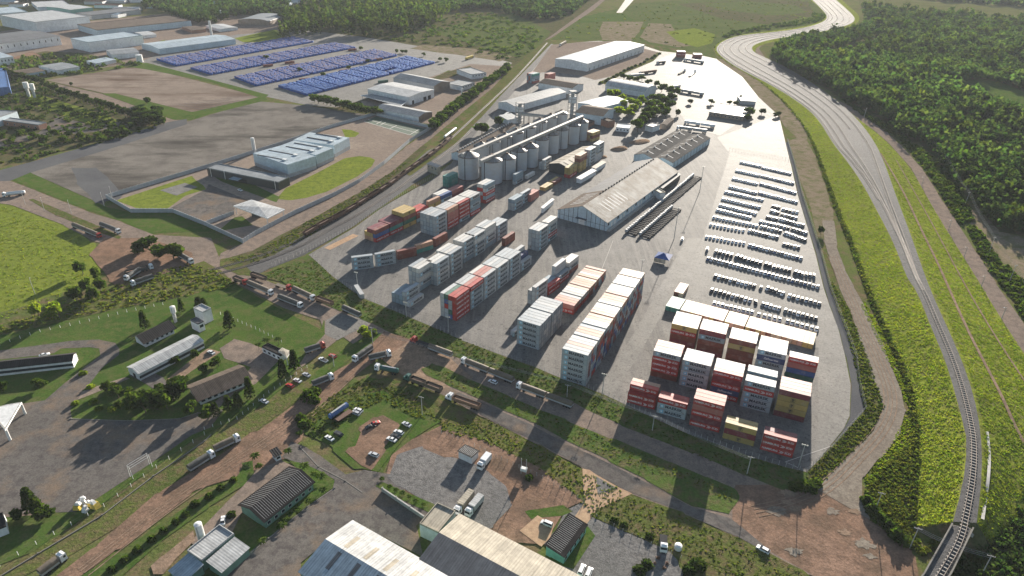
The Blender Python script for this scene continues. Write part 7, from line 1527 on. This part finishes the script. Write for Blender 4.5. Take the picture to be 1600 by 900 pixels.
# cables
def cable(a,b,label,n=3,dx=.8,sag=1.2,group='overhead cables'):
    c=(a+b)/2; o=None; d=(b-a).normalized(); s=Vector((-d.y,d.x,0)); mb=MB()
    root=empty('power_line',tuple(a),0,label,'cable',group)
    for i in range(n):
        off=s*((i-(n-1)/2)*dx); mb=MB(); prev=None
        for k in range(9):
            t=k/8; p=a*(1-t)+b*t+off-Vector((0,0,sag*4*t*(1-t)))-a
            if prev is not None: mb.tube(prev,p,.035,n=3,cap=False)
            prev=p
        mb.build('wire',M['galv'],root)
for i,(p,q) in enumerate(zip(pl,pl[1:])): cable(Vector(p.location)+Vector((0,0,10.8)),Vector(q.location)+Vector((0,0,10.8)),'power line span between poles right of the side road, %s from the top'%nth(i+1))
hv=[(582.5,538),(885.7,621),(1019,673),(1167,741)]
for i,(p,q) in enumerate(zip(hv,hv[1:])): cable(G(*p)+Vector((0,0,8)),G(*q)+Vector((0,0,8)),'overhead wires along the yard fence, %s span from the left'%nth(i+1),3,.7,.8)
cable(G(1421,857)+Vector((0,0,9.6)),G(1534,897)+Vector((0,0,8.6)),'overhead wires passing beside the railway bridge')
# mesh fences: posts + wires
def fence(pts,h,label,step=2.5,mat='wire',pm='pole',wires=3,name='wire_fence'):
    P=GP(pts); o=P[0]; L=sum((b-a).length for a,b in zip(P,P[1:])); n=max(2,int(L/step)); q=resample(P,n); root=empty(name,tuple(o),0,label,'fence')
    post=MB().box(-.07,.07,-.07,.07,0,h).mesh('post',M[pm]); idx=range(n)
    for i in list(idx)[:100]: obj('post',post,root,tuple(Vector(q[i])-o))
    if n>100:
        mb=MB()
        for i in range(100,n): v=Vector(q[i])-o; mb.box(v.x-.07,v.x+.07,v.y-.07,v.y+.07,0,h)
        mb.build('post',M[pm],root)['kind']='stuff'
    mb=MB()
    for w_ in range(wires):
        z=h*(w_+1)/wires-.08
        for a,b in zip(P,P[1:]): mb.tube(a-o+Vector((0,0,z)),b-o+Vector((0,0,z)),.015,n=3,cap=False)
    mb.build('wire',M[mat],root); return root
fence([(487,402),(520,432),(565,465),(615,485),(650,500),(680,512.5),(722,532),(797.5,560),(832,572),(867,587),(912,604),(940,615),(977,632),(1068,675),(1177,715),(1228,730),(1260,737.5)],2.4,'long post and wire fence along the front of the container yard')
fence([(1260,737.5),(1300,700),(1352,640),(1342,600),(1337,557),(1324,522),(1312,492),(1297,450),(1284,400),(1268,350),(1252,300),(1241,255),(1230,220)],2.4,'post and wire fence along the right side of the yard')
fence([(425,416),(482,392),(555,353),(600,322),(640,298),(675,278),(700,262)],2.4,'concrete post fence between the wagons and the containers')
fence([(1140,234),(1180,240),(1232,250)],2.2,'fence across the top of the car rows')
fence([(0,540),(60,520),(130,505),(200,488),(255,477)],1.8,'white post fence on the lawn behind the conifers',4,pm='white_metal',wires=3)
fence([(345,492),(400,515),(440,535)],1.8,'white post fence above the gatehouse lawn',3,pm='white_metal',wires=3)
fence([(0,885),(60,850),(160,795),(200,765),(240,735),(320,680)],1.9,'white post fence beside the car park',5,pm='white_metal',wires=2)
fence([(320,672),(372,655),(420,615),(480,575)],1.7,'white post fence under the conifers',3,pm='white_metal',wires=2)
fence([(690,678),(745,700),(780,718),(840,745),(912,785)],2.0,'post and wire fence behind the small striped hut',2.5)
fence([(932,808),(980,835),(1040,862),(1080,880)],1.6,'low fence at the edge of the gravel yard',3)
wallrun([(470,700),(498,730),(540,752),(566,770)],.3,'low curb wall around the triangular meadow','kerb',.3,'kerb_wall','kerb',30)
wallrun([(523,763),(480,793),(420,842),(370,882),(340,905)],.3,'curved kerb of the lawn around the striped roof house','kerb',.3,'kerb_wall','kerb',60)
wallrun([(110,655),(112,655),(200,658),(280,655),(310,645)],.3,'kerb between the campus lawn and the car park','kerb',.3,'kerb_wall','kerb',60)
wallrun([(0,902),(60,866),(160,806),(240,745),(320,690),(330,680)],.5,'low concrete base wall of the car park fence','kerb',.3,'base_wall','wall',60)
# electric box
g=G(818,742); root=empty('transformer',tuple(g),R_(-20),'white electric transformer box on twin poles above the gravel plot','transformer'); MB().box(-1.2,1.2,-.7,.7,2.2,3.6).build('transformer_box',M['white_metal'],root)
for x in (-1,1): MB().tube((x,0,0),(x,0,8),.13,n=6).build('pole',M['pole'],root)
g=G(1059,858); root=empty('water_tank',tuple(g),0,'white round water tank beside the scrap at the gravel yard','tank'); MB().tube((0,0,0),(0,0,1.8),1.3,n=18).build('tank_body',M['white_metal'],root); MB().tube((0,0,1.8),(0,0,2.1),1.3,.4,n=18).build('lid',M['white_metal'],root)
for k,(p,s) in enumerate([((1030,872),1.2),((1042,880),1.0),((1022,880),.8),((1036,888),1.1)]):
    mb=MB(); 
    for i in range(5): mb.box(-s+i*.3*s,-s*.4+i*.32*s,-s*.5+.2*(i%3),s*.4,0,.3+.3*(i%3),T=Matrix.Rotation(i*.8,4,'Z'))
    o=mb.build('scrap_pile',M['rust'],None,tuple(G(*p)),k); tag(o,'dark scrap pile at the gravel yard corner, %s'%['nearest the white cab','right of the cab','left of the cab','lowest one'][k],'scrap','scrap piles')
# white wrapped bundle near the gate: cement slabs at the far yard edge
# ------------------------------------------------------------------ the air
HZ=True
if HZ:
    mb=MB().box(-2600,2600,-60,3600,-1.0,CAMH+60); m=bpy.data.materials.new('haze'); m.use_nodes=True; N=m.node_tree.nodes; L=m.node_tree.links; N.remove(N['Principled BSDF']); v=N.new('ShaderNodeVolumePrincipled'); v.inputs['Color'].default_value=(.86,.92,1,1); v.inputs['Density'].default_value=.00005; v.inputs['Anisotropy'].default_value=.0; L.new(v.outputs[0],N['Material Output'].inputs['Volume'])
    o=mb.build('haze',m); tag(o,'thin pale haze in the air over the whole district','haze',None,'stuff'); o['kind']='stuff'
